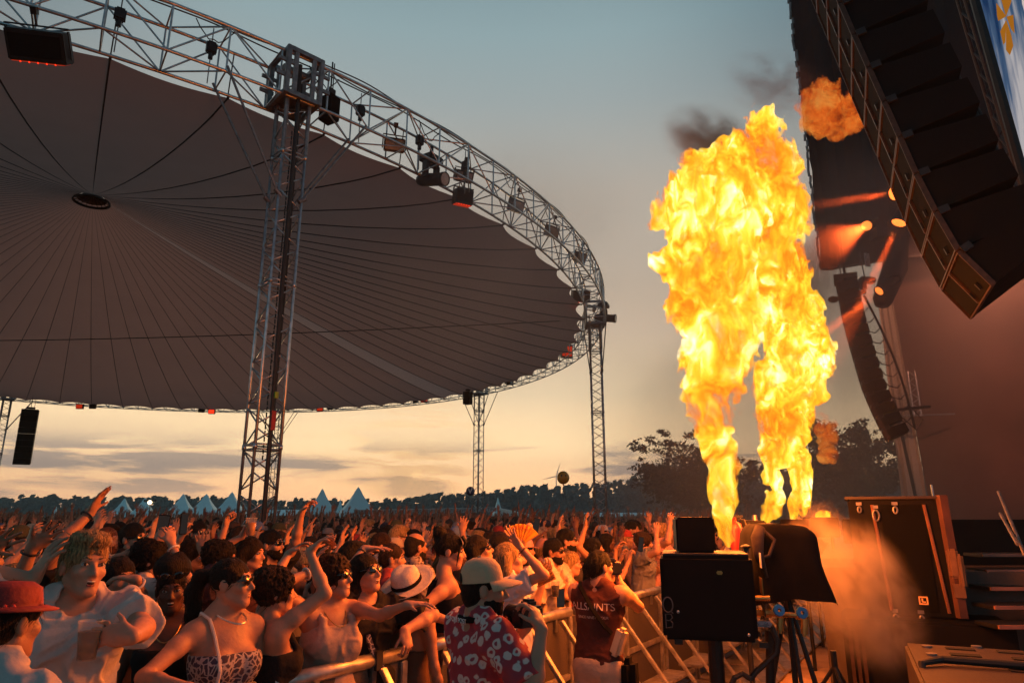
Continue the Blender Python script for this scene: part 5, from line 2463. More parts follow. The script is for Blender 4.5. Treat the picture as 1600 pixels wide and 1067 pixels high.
        E((0, -.014, .032), (.073 + e, .092 + e, .086 + e))
        if kind in ('short', 'quiff', 'buzz', 'bald'):
            E((0, -.045, -.01), (.066 + e * .5, .058 + e, .085), .02)
        if kind == 'quiff':
            E((0, .045, .100), (.062, .060, .032), .02)
            E((0, .0, .112), (.066, .07, .026), .02)
        # the face stays free
        fz = -.045 if kind != 'bald' else -.02
        E((0, .115, fz), (.071, .085, .100), .012, True)
        if kind in ('short', 'quiff', 'buzz'):
            for sd in (-1, 1):
                E((sd * .085, .055, -.06), (.05, .06, .075), .012, True)
                E((sd * .090, -.01, -.015), (.028, .028, .036), .01, True)
            dwn = (s.Rh @ vec((0, .35, -1)))
            f.cut(h((0, 0, -.085)), dwn)
        if kind == 'bald':
            E((0, .02, .11), (.078, .092, .075), .01, True)
            f.cut(h((0, 0, -.075)), s.Rh @ vec((0, .3, -1)))
        if kind in ('long', 'bob'):
            ln = .30 if kind == 'long' else .13
            dv = vec((0, 0, -1))
            for x in (-.068, -.04, 0, .04, .068):
                a = h((x, -.055 + abs(x) * .45, .02))
                m_ = h((x * 1.15, -.072 + abs(x) * .6, -.09))
                z = m_ + (dv * ln + s.T.to_3x3() @ vec((x * .25, -.045, 0))) * S_
                f.cap(a, m_, .034 * S_, .036 * S_, k=.02)
                f.cap(m_, z, .036 * S_, .024 * S_, k=.02)
        if kind == 'pony':
            p = [h((0, -.105, .045)), h((0, -.155, .04)), h((.0, -.185, -.03)), h((0, -.180, -.14)), h((.0, -.165, -.26))]
            for a, b, ra, rb in zip(p, p[1:], (.024, .034, .040, .036), (.034, .040, .036, .016)):
                f.cap(a, b, ra * S_, rb * S_, k=.015)
        if kind == 'bun':
            E((0, -.085, .115), (.045, .045, .042), .01)
        if kind in ('pony', 'bun'):
            f.cut(h((0, 0, -.075)) if kind == 'bun' else h((0, 0, -.40)), s.Rh @ vec((0, .3, -1)))
            for sd in (-1, 1):
                E((sd * .088, .04, -.075), (.05, .07, .065), .012, True)
        if kind == 'curly':
            E((0, -.06, .06), (.085, .07, .075), .02)
            f.cut(h((0, 0, -.10)), s.Rh @ vec((0, .3, -1)))
        if kind == 'afro':
            E((0, -.03, .075), (.115, .115, .095), .03)
            E((0, .115, -.045), (.068, .080, .085), .01, True)
        amp, fr = {'curly': (.026, 36), 'afro': (.026, 34), 'quiff': (.010, 30)}.get(kind, (.012, 26))
        if kind in ('buzz', 'bald'):
            amp = .0015

        Ri = np.array(s.Rh.transposed(), np.float32)

        def strands(P):
            q = (P - c) @ Ri.T
            if kind in ('curly', 'afro', 'quiff'):
                return (-amp * (.3 - np.abs(pnoise(q * fr, 5))) + amp * .6 * pnoise(q * fr * 2, 6)).astype(np.float32)
            return (amp * pnoise(q * np.array([fr * 2.6, fr * 1.2, fr * .35], np.float32), 7)).astype(np.float32)
        f.displace(strands, .03)
        return f.mesh()

    def beard(s):
        S_ = s.s
        h = s.hd
        Q = s.Rh
        c = np.array(s.hd((0, .04, -.06)))
        f = Field(c - .13, c + .13, max(.005, s.vox * .7))
        E = lambda cc, r, k=.015, sub=False: f.ell(h(cc), tuple(x * S_ for x in r), Q, k=k, sub=sub)
        E((0, .027, -.040), (.0585, .070, .084))
        E((0, .062, -.096), (.028, .026, .023), .02)
        for sd in (-1, 1):
            f.cap(h((sd * .052, 0, -.055)), h((sd * .02, .068, -.097)), .017 * S_, .016 * S_, k=.02)
            E((sd * .040, .085, -.005), (.034, .05, .040), .01, True)
        E((0, .098, -.030), (.026, .03, .016), .006, True)
        E((0, .094, -.058), (.019, .016, .010), .004, True)
        f.cut(h((0, -.004, 0)), s.Rh @ vec((0, -1, 0)))
        f.cut(h((0, 0, -.012)), s.Rh @ vec((0, -.2, 1)))
        f.cut(h((0, .02, -.118)), s.Rh @ vec((0, -.4, -1)))
        f.displace(lambda P: (.003 * pnoise(P * 60, 3)).astype(np.float32), .02)
        return f.mesh()

    def m4(s):
        m = (s.Rh * s.s).to_4x4()
        m.translation = s.hc
        return m


def face_parts(root, B, mouth='smile', shades=False, brows=True, browcol=None, on_head=False, eyes=True):
    m = B.m4()
    P = lambda p: m @ vec(p)
    R3 = B.Rh
    if eyes and not shades:
        for sd in (-1, 1):
            b = MB()
            b.ball(P((sd * .031, .0775, .009)), .0125 * B.s, 10, 8, R3, sc=(1.15, .8, .62))
            b.mi = 1
            b.ball(P((sd * .031 + .002, .0845, .009)), .0062 * B.s, 8, 6, R3, sc=(1, .7, 1))
            b.path([P((sd * .031 - .014, .083, .010)), P((sd * .031, .0895, .0175)), P((sd * .031 + .014, .083, .010))], .0016 * B.s, 4)
            b.build('eye', [M['eye_white'], M['eye_dark']], root, smooth=True)
    if brows and eyes:
        for sd in (-1, 1):
            b = MB()
            b.path([P((sd * .014, .0905, .030)), P((sd * .030, .089, .036)), P((sd * .048, .075, .029))], .0035 * B.s, 5, rs=[.0032 * B.s, .0042 * B.s, .0018 * B.s])
            o = b.build('eyebrow', M['hair'], root)
            o.color = (*(browcol or (.03, .02, .015)), 1)
    if mouth == 'open':
        b = MB()
        b.ball(P((0, .0855, -.058)), .018 * B.s, 12, 8, R3, sc=(1.05, .45, .62))
        b.build('mouth', M['mouth'], root, smooth=True)
        b = MB()
        b.path([P((-.014, .0895, -.0525)), P((0, .094, -.0535)), P((.014, .0895, -.0525))], .0036 * B.s, 5)
        b.build('teeth', M['teeth'], root)
    elif mouth == 'smile':
        b = MB()
        b.path([P((-.021, .082, -.053)), P((-.010, .0905, -.058)), P((0, .0925, -.0592)), P((.010, .0905, -.058)), P((.021, .082, -.053))], .0034 * B.s, 5)
        b.build('teeth', M['teeth'], root)
    b = MB()
    lip = .003 if mouth != 'open' else .008
    for z in (-.0535 + lip * .4, -.0625 - lip * .9):
        b.path([P((-.023, .080, -.0565)), P((-.011, .0895, z)), P((0, .092, z)), P((.011, .0895, z)), P((.023, .080, -.0565))], .0036 * B.s, 5, rs=[.001 * B.s, .0036 * B.s, .004 * B.s, .0036 * B.s, .001 * B.s])
    b.build('lips', M['lip'], root)
    if shades or on_head:
        oz, oy = (.080, -.006) if on_head else (0, 0)
        b = MB()
        for sd in (-1, 1):
            b.ball(P((sd * .034, .093 + oy, .009 + oz)), .027 * B.s, 14, 8, R3 @ Matrix.Rotation(-sd * .22, 3, 'Z'), sc=(1.0, .16, .76))
        b.build('lens', M['sunglass'], root, smooth=True).name = 'sunglasses'
        b = MB()
        b.path([P((-.012, .099 + oy, .016 + oz)), P((0, .102 + oy, .018 + oz)), P((.012, .099 + oy, .016 + oz))], .0028 * B.s, 5)
        for sd in (-1, 1):
            b.path([P((sd * .060, .088 + oy, .017 + oz)), P((sd * .073, .06 + oy, .014 + oz)), P((sd * .079, -.005, .012 + oz * .9)), P((sd * .075, -.025, .0 + oz * .8))], .0032 * B.s, 5)
        b.build('sunglasses_frame', M['sunglass'], root)


def add_cap(root, B, col):
    """a plain peaked cap on the head of a figure"""
    m = B.m4()
    c = MB()
    c.lathe([(.0, .136), (.04, .132), (.070, .108), (.084, .065), (.087, .035)], n=20)
    c.v = [(x, y * 1.18 - .012, z) for x, y, z in c.v]
    c.slab([(-.065, .070, .040), (-.055, .135, .030), (0, .160, .026), (.055, .135, .030), (.065, .070, .040)], .007)
    c.v = [tuple(m @ vec(p)) for p in c.v]
    o = c.build('cap', M['cloth'], root, smooth=False)
    o.color = (*col, 1)


HAIRC = {'black': (.004, .003, .003), 'dark': (.009, .0055, .004), 'brown': (.030, .015, .008), 'blond': (.30, .19, .085), 'red': (.16, .05, .02), 'grey': (.22, .2, .18)}
SKINC = {'light': (.42, .215, .135), 'tan': (.32, .155, .09), 'brown': (.12, .05, .03), 'pale': (.48, .27, .18)}


def strand_hair(B, V, F, n, seed=1):
    """loose locks lying on and lifting off the hair"""
    if not n:
        return V, F
    rs = np.random.RandomState(seed)
    a, b, c = V[F[:, 0]], V[F[:, 1]], V[F[:, 3]]
    nr = np.cross(b - a, c - a)
    nr /= np.linalg.norm(nr, axis=1, keepdims=True) + 1e-9
    pick = rs.choice(len(F), n)
    VV, FF, k = [V], [F], len(V)
    back = np.array(B.Rh @ vec((0, -.55, -.8)))
    for i in pick:
        p, q = a[i].copy(), nr[i]
        d = back + rs.normal(0, .35, 3)
        d -= q * d.dot(q)
        d /= np.linalg.norm(d) + 1e-9
        w = np.cross(d, q) * .0016 * B.s
        L_ = rs.uniform(.025, .06) * B.s
        lift = rs.uniform(.002, .016) * B.s
        for j in range(4):
            t = j / 3
            x = p + d * L_ * t + q * (lift * t * (1.6 - t) - .001)
            ww = w * (1 - .7 * t)
            VV.append(np.array([x - ww, x + ww]))
        FF.append(np.array([[k + 2 * j, k + 2 * j + 1, k + 2 * j + 3, k + 2 * j + 2] for j in range(3)]))
        k += 8
    return np.concatenate(VV), np.concatenate(FF)


def make_person(pos, rz, B, skin, hair=None, haircol='dark', shirt=None, shirt_mat=None, shirtcol=(.3, .3, .3), pants=(.03, .03, .04), pants_len=.08,
                face=None, beard=False, label='', group=None, hairvox=None, waist=1.0, strands=0):
    V, F = B.body()
    root = np_obj('person', V, F, M['skin'], loc=pos)
    root.rotation_euler = (0, 0, rz)
    root.color = (*skin, 1)
    tag(root, label, 'person', group)
    if hair:
        o = np_obj('hair', *strand_hair(B, *B.hair(hair, hairvox), strands), M['hair'], root)
        o.color = (*HAIRC[haircol], 1)
    if beard:
        o = np_obj('beard', *B.beard(), M['hair'], root)
        o.color = (*HAIRC[haircol], 1)
    if shirt:
        o = np_obj('top', *B.shirt(**shirt), shirt_mat or M['cloth'], root)
        o.color = (*shirtcol, 1)
    if pants:
        o = np_obj('trousers' if pants_len < .4 else 'shorts', *B.trousers(pants_len, waist), M['cloth'], root)
        o.color = (*pants, 1)
    if face is not None:
        face_parts(root, B, browcol=HAIRC[haircol], **face)
    return root
# ------------------------------------------------------------------ the people one can tell apart
HERO = []          # (u, v, r, depth) of their heads, kept free from the crowd in front


def hero(label, u, v, D, yaw, fem=False, twist=0, hyaw=0, hpitch=0, hroll=0, lean=0, side=0, arms=None, h=None, build=1.0, vox=.008, skin='light',
         fat=1.0, group=None, hoff=0.0, **kw):
    """(u, v) pixel of the head centre, D its distance; yaw = compass of the chest in degrees (0 = to the right, -90 = to the camera)"""
    Hc = at_y(u, v, D)
    rz = R(yaw) - R(90)
    Rz = rotz(rz)
    s0 = 1.0
    H = 1.75
    for _ in range(3):
        B = Body(H, fem, lean, side, twist, hyaw, hpitch, hroll, build, None, vox, fat=fat)
        H *= Hc.z / B.hc.z
    if not 1.5 < H < 1.98:
        print('HEIGHT?', label, round(H, 2))
    H = max(1.5, min(2.0, H))
    B = Body(H, fem, lean, side, twist, hyaw, hpitch, hroll, build, None, vox, fat=fat)
    off = Rz @ B.hc
    pos = Vector((Hc.x - off.x, Hc.y - off.y, Hc.z - B.hc.z))
    Ri = Rz.transposed()
    A = {}
    for k, a in (arms or {}).items():
        q = {}
        wu, wv, wd = a['w']
        q['w'] = Ri @ (at_y(wu, wv, wd) - pos)
        for n in ('d', 'n', 'hint'):
            if n in a:
                q[n] = Ri @ Vector(a[n])
        if 'curl' in a:
            q['curl'] = a['curl']
        if 'spread' in a:
            q['spread'] = a['spread']
        A[k] = q
    B.arms = A
    HERO.append((u, v, .14 * FPX / D, D))
    root = make_person(pos, rz, B, SKINC[skin] if isinstance(skin, str) else skin, label=label, group=group, strands=(0 if kw.get('hair') in ('buzz', 'bald') else 450), **kw)
    root['_h'] = 0
    del root['_h']
    return root, B, (lambda p: Matrix.Translation(pos) @ (Rz @ Vector(p)))


def held(name, b, m, P, label, cat, rot=None):
    o = b.build(name, m)
    o.location = P
    if rot is not None:
        o.rotation_euler = rot.to_euler()
    return tag(o, label, cat)


def hand_at(B, side, to_w):
    sd = 1 if side == 'R' else -1
    S, E, W_, d, n, c, sp = B.A[sd]
    return to_w(W_ + d * .07 * B.s + n * .03)


def bracelet(root, B, side, col, label='bracelet', t=.86, r=.031):
    sd = 1 if side == 'R' else -1
    S, E, W_, d, n, c, sp = B.A[sd]
    p = E.lerp(W_, t)
    ax = (W_ - E).normalized()
    x = ax.orthogonal().normalized()
    y = ax.cross(x)
    b = MB()
    rr = r * B.s * (1.25 - .25 * t)
    b.path([p + (x * math.cos(a) + y * math.sin(a)) * rr for a in [i * math.pi / 8 for i in range(16)]], .006, 5, closed=True)
    b.build(label, mat('band_%s' % label + str(len(bpy.data.materials)), col, .5), root)


def necklace(root, B, col, drop=.10, wid=.07, r=.0028):
    b = MB()
    pts = []
    for i in range(25):
        a = math.pi * 2 * i / 24
        x = wid * math.sin(a)
        f_ = (1 + math.cos(a)) / 2
        pts.append((x, -.075 + .205 * f_ ** 1.0, 1.505 - drop * f_ ** 1.6))
    b.path([B.t(p) for p in pts[:-1]], r, 5, closed=True)
    b.build('necklace', mat('chain_%d' % len(bpy.data.materials), col, .35, .7), root)


def phone(P, rot, label):
    b = MB()
    b.box((0, 0, 0), (.075, .010, .155), bevel=.004)
    o = b.build('phone', M['black'])
    o.location = P
    o.rotation_euler = rot.to_euler()
    tag(o, label, 'phone')
    s_ = MB()
    s_.box((0, -.0056, .0), (.068, .002, .142))
    s_.build('screen', glow('phone_screen_%d' % len(bpy.data.materials), (.06, .045, .04), .35), o)
    c = MB()
    for z in (.058, .036):
        c.tube((-.02, .004, z), (-.02, .008, z), .011, 10)
    c.build('camera_lens', M['sunglass'], o)
    return o


def cup(P, label, h=.13, liquid=(.25, .10, .02)):
    root = empty('plastic_cup', P, 0, label, 'cup')
    m = bpy.data.materials.get('cup_plastic')
    if not m:
        m = mat('cup_plastic', (.6, .58, .55), .15, 0, .03, 5)
        N = m.node_tree.nodes
        N['Principled BSDF'].inputs['Alpha'].default_value = .35
    b = MB()
    b.lathe([(0, 0), (.030, 0), (.041, h), (.043, h), (.043, h - .004), (.040, h - .004)], n=20)
    b.build('cup_wall', m, root, smooth=True)
    b = MB()
    b.lathe([(0, .004), (.0285, .004), (.037, h * .72), (0, h * .72)], n=20)
    b.build('drink', mat('drink_%d' % len(bpy.data.materials), liquid, .2), root, smooth=True)
    return root


BEIGE = (.62, .52, .42)
BLACK = (.012, .011, .012)
WHITE = (.46, .42, .40)

# 1 the laughing man in the white tee
r, B, tw = hero('laughing blond man in a white tee holding a plastic cup', 131, 884, 3.0, -52, hyaw=16, hpitch=0, hroll=-4, build=1.02, vox=.0065, skin='light',
                arms={'R': dict(w=(52, 905, 2.9), d=(.35, .1, .9), n=(.6, .7, 0), hint=(-.5, -.3, -1), curl=.25, spread=.1),
                      'L': dict(w=(206, 994, 2.65), d=(-1, -.1, .12), n=(0, .8, -.3), hint=(1, .1, -.4), curl=.45)},
                hair='quiff', haircol='blond', shirt=dict(kind='tee', sleeve=.72, hem=.84, loose=1.3), shirtcol=(.50, .44, .40), face=dict(mouth='open'))
necklace(r, B, (.05, .045, .045), .17, .075)
c = hand_at(B, 'L', tw)
cup(c + Vector((-.06, -.05, -.07)), 'half full clear plastic cup held by the laughing man in white', liquid=(.05, .025, .012))

# 2 the one with the red hat, seen from behind
r, B, tw = hero('person in a white tee and red hat seen from behind, at the bottom left corner', 12, 972, 2.25, 72, hpitch=4, vox=.0065, skin='tan', build=1.0,
                hair='short', haircol='black', shirt=dict(kind='tee', sleeve=.6, hem=.85, loose=1.1), shirtcol=WHITE)
b = MB()
m = B.m4()
hat = [(0, .125), (.05, .122), (.075, .105), (.084, .060), (.086, .045), (.125, .036), (.128, .040), (.090, .052)]
b.lathe(hat, n=28)
b.v = [tuple(m @ Vector((x, y * 1.18 - .012, z))) for x, y, z in b.v]
b.build('hat', mat('hat_red', (.22, .015, .012), .75, 0, .2, 9, .2, 40), r, smooth=True)
b = MB()
for i in range(9):
    a = -2.2 + i * .22
    b.ball(m @ Vector((.088 * math.cos(a), .088 * 1.18 * math.sin(a) - .012, .052)), .007, 8, 6)
b.build('hat_studs', mat('stud_red', (.7, .06, .03), .2, .3), r)

# 3 woman with the sunglasses on her head
r, B, tw = hero('dark skinned woman in a black strapless top, sunglasses pushed up on her hair', 268, 921, 3.8, -70, True, hyaw=5, hpitch=6, hroll=4, skin='brown', vox=.007,
                hair='bun', haircol='black', shirt=dict(kind='strapless', hem=.95), shirtcol=BLACK, face=dict(mouth='open', on_head=True))
necklace(r, B, (.35, .22, .08), .14, .068)
b = MB()
b.ball(B.hd((0, -.03, .115)), .09, 20, 12, B.Rh, sc=(1.05, 1.0, .85))
b.v = [tuple(Vector(p) * (1 + .012 * mnoise.noise(Vector(p) * 30))) for p in b.v]
o = b.build('hair_updo', M['hair'], r, smooth=True)
o.color = (*HAIRC['black'], 1)
for sd in (-1, 1):
    b = MB()
    b.ball(B.hd((sd * .080, .0, -.045)), .008, 8, 6)
    b.build('earring', M['alu'], r)

# 4 woman with ponytail and strapless patterned top
r, B, tw = hero('woman in profile with sunglasses, ponytail and patterned strapless top', 362, 911, 3.45, -38, True, hyaw=36, hpitch=-3, skin='light', vox=.0065,
                arms={'R': dict(w=(296, 1075, 3.0), d=(.2, 0, -1), n=(.8, .3, 0), hint=(-1, .2, 0), curl=.4)},
                hair='pony', haircol='dark', shirt=dict(kind='strapless', hem=.93), shirt_mat=M['batik'], face=dict(mouth='none', shades=True))
necklace(r, B, (.62, .55, .48), .05, .062, .004)
bvb = BVHTree.FromPolygons([v.co for v in r.data.vertices], [p.vertices for p in r.data.polygons])
def on_body(p):
    q = bvb.find_nearest(p)
    return q[0] + q[1] * .009
b = MB()
b.path([on_body(B.t(p)) for p in ((.095, -.128, 1.32), (.10, -.095, 1.42), (.104, -.02, 1.484), (.102, .03, 1.475), (.10, .065, 1.445), (.10, .10, 1.40), (.10, .135, 1.33))] + [B.t(p) for p in ((.105, .165, 1.27), (.12, .16, 1.15), (.14, .15, 1.03))], .008, 6)
b.box(B.t((.16, .16, .96)), (.22, .05, .15), B.T.to_3x3() @ rotz(.5), bevel=.02)
b.build('shoulder_bag', mat('bag_white', (.62, .55, .5), .45, 0, .06, 8), r)

# 5 woman from behind with black crop top, both arms up
r, B, tw = hero('woman from behind in a black top with blue strap, arms thrown up', 431, 925, 3.7, 35, True, hyaw=-6, skin='light', vox=.007, fat=1.12,
                arms={'R': dict(w=(484, 862, 3.75), d=(.5, .1, .55), n=(.3, 0, -.9), hint=(.6, -.2, -.6), curl=.35),
                      'L': dict(w=(452, 862, 4.2), d=(.6, .1, .5), n=(.4, 0, -1), hint=(-1, 0, -.4), curl=.35)},
                hair='curly', haircol='brown', shirt=dict(kind='tank', hem=1.06, bias=-.02), shirtcol=BLACK)
b = MB()
b.path([B.t((-.095, .07, 1.40)), B.t((-.098, -.01, 1.485)), B.t((-.10, -.09, 1.40)), B.t((-.09, -.128, 1.30))], .010, 5)
b.build('blue_strap', mat('strap_blue', (.05, .30, .42), .6), r)

# 6 woman in the pale tank top
r, B, tw = hero('woman in a pale tank top with sunglasses stretching one arm over the barrier', 522, 902, 4.05, -48, True, hyaw=34, hpitch=-6, skin='light', vox=.007,
                arms={'R': dict(w=(487, 893, 3.95), d=(.25, .1, .9), n=(.9, .1, -.2), hint=(-.35, -.4, -.9), curl=.3),
                      'L': dict(w=(641, 945, 3.75), d=(.95, -.15, .12), n=(.1, .1, -1), hint=(0, -.1, -1), curl=.2)},
                hair='curly', haircol='brown', shirt=dict(kind='tank', hem=.92, loose=1.7, bias=.02), shirtcol=(.46, .33, .26), face=dict(mouth='smile', shades=True))
bracelet(r, B, 'R', (.65, .6, .55))
necklace(r, B, (.5, .3, .1), .13, .066)

# 7 man / woman in black tee beside her
r, B, tw = hero('person in a black tee with sunglasses and open mouth, hand on the barrier', 571, 896, 4.3, -48, hyaw=18, hpitch=-12, skin='light', vox=.007, build=1.02,
                arms={'L': dict(w=(632, 985, 4.15), d=(.25, -.3, -.7), n=(.1, -.2, -1), hint=(1, .1, 0), curl=.8),
                      'R': dict(w=(578, 838, 4.7), d=(.95, 0, .1), n=(.1, 0, -1), hint=(-1, .3, -.3), curl=.15, spread=.14)},
                hair='long', haircol='dark', shirt=dict(kind='tee', sleeve=.8, hem=.85, loose=1.2), shirtcol=BLACK, face=dict(mouth='open', shades=True))
b = MB()
b.path([B.t(p) for p in ((.09, -.11, 1.42), (.10, -.02, 1.50), (.085, .11, 1.40), (.02, .155, 1.2), (-.10, .165, 1.02))], .018, 4)
b.build('patterned_strap', M['batik'], r)
bracelet(r, B, 'R', (.05, .04, .04))

# 8 straw hat from behind
r, B, tw = hero('bare shouldered person in a pale brimmed hat with black band seen from behind', 640, 918, 4.55, 62, True, hpitch=-10, skin='tan', vox=.0075,
                hair='bob', haircol='dark', shirt=dict(kind='tank', hem=.95, bias=-.12), shirtcol=(.10, .05, .03))
hb = MB()
m = B.m4()
prof = [(0, .172), (.040, .174), (.078, .162), (.094, .125), (.101, .066), (.104, .054), (.16, .040), (.185, .052), (.187, .058), (.16, .048), (.106, .060)]
hb.lathe(prof, n=36)
tilt = Matrix.Rotation(R(20), 3, 'X')
def hv(x, y, z):
    q = Vector((x, y * 1.12, z + (.012 * (y / .18) ** 2 if abs(x) + abs(y) > .1 else 0) - (.016 * max(0, 1 - (x / .05) ** 2) if z > .155 else 0)))
    return tuple(m @ (tilt @ q + Vector((0, -.01, -.015))))
hb.v = [hv(*p) for p in hb.v]
hb.build('hat', mat('hat_straw', (.62, .52, .42), .8, 0, .1, 40, .3, 120), r, smooth=True)
hb = MB()
hb.lathe([(.102, .062), (.105, .062), (.102, .088), (.099, .088)], n=36)
hb.v = [hv(*p) for p in hb.v]
hb.build('hat_band', M['blackcloth'], r)

# 9 woman with black halter
r, B, tw = hero('woman in profile with fringe and black halter crop top', 703, 861, 4.95, 12, True, hyaw=-10, hpitch=6, skin='light', vox=.0075,
                arms={'R': dict(w=(716, 975, 4.6), d=(.9, 0, .1), n=(0, .6, -.6), hint=(-.7, -.6, -.3), curl=.5)},
                hair='bun', haircol='black', shirt=dict(kind='halter', hem=1.13, bias=.01), shirtcol=BLACK, face=dict(mouth='none'))
b = MB()
for x in (-.05, -.03, -.01, .01, .03, .05):
    b.path([B.hd((x * .8, .07, .105)), B.hd((x * 1.05, .098, .068)), B.hd((x * 1.15, .094, .035))], .009, 5, rs=[.012, .011, .004])
for sd in (-1, 1):
    b.path([B.hd((sd * .066, .065, .05)), B.hd((sd * .074, .062, -.02)), B.hd((sd * .072, .058, -.085))], .006, 5, rs=[.010, .007, .002])
o = b.build('fringe', M['hair'], r)
o.color = (*HAIRC['black'], 1)

# 10 long haired with sunglasses, head tilted back
r, B, tw = hero('person with long dark hair and sunglasses, chin lifted, behind the beige cap', 748, 861, 5.5, -5, hyaw=4, hpitch=-16, skin='light', hair='long', haircol='dark',
                shirt=dict(kind='tee', sleeve=.6, hem=.85), shirtcol=(.04, .03, .03), face=dict(mouth='smile', shades=True))

# 11 blonde woman in white tee
r, B, tw = hero('blonde woman in a white tee, forearm raised beside her face', 795, 874, 5.15, 5, True, hyaw=0, hpitch=-10, skin='light', vox=.0075,
                arms={'R': dict(w=(812, 853, 4.9), d=(-.6, 0, .8), n=(.5, .5, .3), hint=(1, -.3, -.55), curl=.12, spread=.2),
                      'L': dict(w=(850, 905, 5.3), d=(.4, 0, .9), n=(-.5, -.5, 0), hint=(0, 0, -1), curl=.3)},
                hair='long', haircol='blond', shirt=dict(kind='tee', sleeve=.6, hem=.9, loose=1.2), shirtcol=(.62, .56, .56), face=dict(mouth='none'))
bracelet(r, B, 'R', (.12, .05, .02))

# 12 bearded man with open shirt
r, B, tw = hero('bearded man with sunglasses in an open beige shirt', 866, 861, 6.7, -38, hyaw=12, hpitch=4, hroll=3, skin='tan', vox=.0075, build=1.06, hair='short', haircol='black', beard=True,
                shirt=dict(kind='open', sleeve=.8, hem=.82, loose=1.3), shirtcol=(.55, .43, .33), face=dict(mouth='smile', shades=True))

# 13 man in profile further back
r, B, tw = hero('dark haired man with sunglasses in profile just behind the beige shirt', 886, 845, 7.2, -8, hpitch=-2, skin='light', hair='short', haircol='black', beard=True,
                shirt=dict(kind='tee'), shirtcol=(.05, .04, .04), face=dict(mouth='none', shades=True))
# 14 blonde woman in red top
r, B, tw = hero('blonde woman in a red top leaning on the barrier beside the vest wearer', 893, 880, 6.9, -6, True, hpitch=6, skin='light', hair='long', haircol='blond',
                arms={'R': dict(w=(920, 918, 6.6), d=(.9, 0, -.1), n=(0, 0, -1), hint=(-.6, -.6, -.4), curl=.3)},
                shirt=dict(kind='tank', hem=.95), shirtcol=(.38, .05, .03), face=dict(mouth='smile'))
# 15 black haired woman, arms up
r, B, tw = hero('woman with long black hair raising a bent arm behind the vest wearer', 928, 858, 7.4, 10, True, hpitch=-8, skin='tan', hair='long', haircol='black',
                arms={'R': dict(w=(915, 823, 7.4), d=(0, 0, 1), n=(1, 0, 0), hint=(-.2, -.5, -1), curl=.3), 'L': dict(w=(962, 858, 7.6), d=(.5, 0, .7), n=(1, 0, -.2), hint=(0, 0, -1), curl=.7)},
                shirt=dict(kind='tee'), shirtcol=(.02, .015, .015), face=dict(mouth='none'))

# 16 photographer with cap and patterned shirt
r, B, tw = hero('photographer with beige cap and beard in a red shirt with pale flowers', 757, 920, 3.25, 34, hyaw=-28, hpitch=4, skin='light', vox=.0065, build=.97, fat=.95,
                arms={'R': dict(w=(846, 984, 3.05), d=(-.35, .35, .9), n=(-.7, .5, .2), hint=(.2, -.4, -1), curl=.75),
                      'L': dict(w=(812, 990, 3.5), d=(.5, -.4, .6), n=(.2, 0, 1), hint=(-.2, 0, -1), curl=.6)},
                hair='buzz', haircol='dark', beard=True, shirt=dict(kind='tee', sleeve=.80, hem=.80, loose=.95), shirt_mat=M['floral'], face=dict(mouth='none'))
m = B.m4()
cb = MB()
n = 28
prof = [(.0, .138), (.03, .136), (.058, .122), (.075, .095), (.083, .062), (.086, .030)]
cb.lathe(prof, n=n)
cb.v = [(x, y * 1.18 - .012, z) for x, y, z in cb.v]
k = len(cb.v)
vs, fs = [], []
for j in range(5):
    for i in range(13):
        a = math.pi * (.10 + .80 * i / 12)
        rr = .086 + .075 * (j / 4) * math.sin(a) ** .7
        vs.append((rr * math.cos(a) * (1 - .12 * j / 4), rr * 1.18 * math.sin(a) - .012, .034 - .018 * (j / 4) ** 1.6 - .02 * (j / 4) * math.cos(a) ** 2))
for j in range(4):
    for i in range(12):
        q = (j * 13 + i, j * 13 + i + 1, (j + 1) * 13 + i + 1, (j + 1) * 13 + i)
        fs.append(q)
kk = len(vs)
vs += [(x, y, z - .006) for x, y, z in vs]
fs += [tuple(x + kk for x in f)[::-1] for f in fs]
cb.add(vs, fs)
cb.tube((0, -.012, .136), (0, -.012, .144), .009, 8)
cb.v = [tuple(m @ (Matrix.Rotation(R(8), 3, 'X') @ Vector(p) + Vector((0, 0, .004)))) for p in cb.v]
cb.build('cap', mat('cap_beige', (.58, .37, .22), .8, 0, .08, 20, .2, 90), r, smooth=True)
cb = MB()
cb.ball((0, -.104, .050), .042, 14, 10, sc=(1, .22, .75))
cb.v = [tuple(m @ (Matrix.Rotation(R(8), 3, 'X') @ Vector(p))) for p in cb.v]
o = cb.build('cap_opening', M['hair'], r, smooth=True)
o.color = (*HAIRC['dark'], 1)
b = MB()
b.path([B.t(p) for p in ((-.085, .05, 1.45), (-.080, -.03, 1.505), (-.045, -.085, 1.502), (0, -.102, 1.497), (.045, -.085, 1.502), (.080, -.03, 1.505), (.09, .06, 1.45), (.12, .15, 1.32))], .014, 4, rs=[.016] * 8)
st_ = b.build('camera_strap', M['blackcloth'], r)
# printed strap lettering at the nape
Q = B.T.to_3x3()
text_mesh('FOH POST', .030, 'strap_lettering', M['inkwhite'], st_, mat4(Q @ Vector((1, 0, 0)), Q @ Vector((0, -.1, 1)).normalized(), Q @ Vector((0, -1, -.1)).normalized(), B.t((0, -.1215, 1.4975))), extrude=.001)


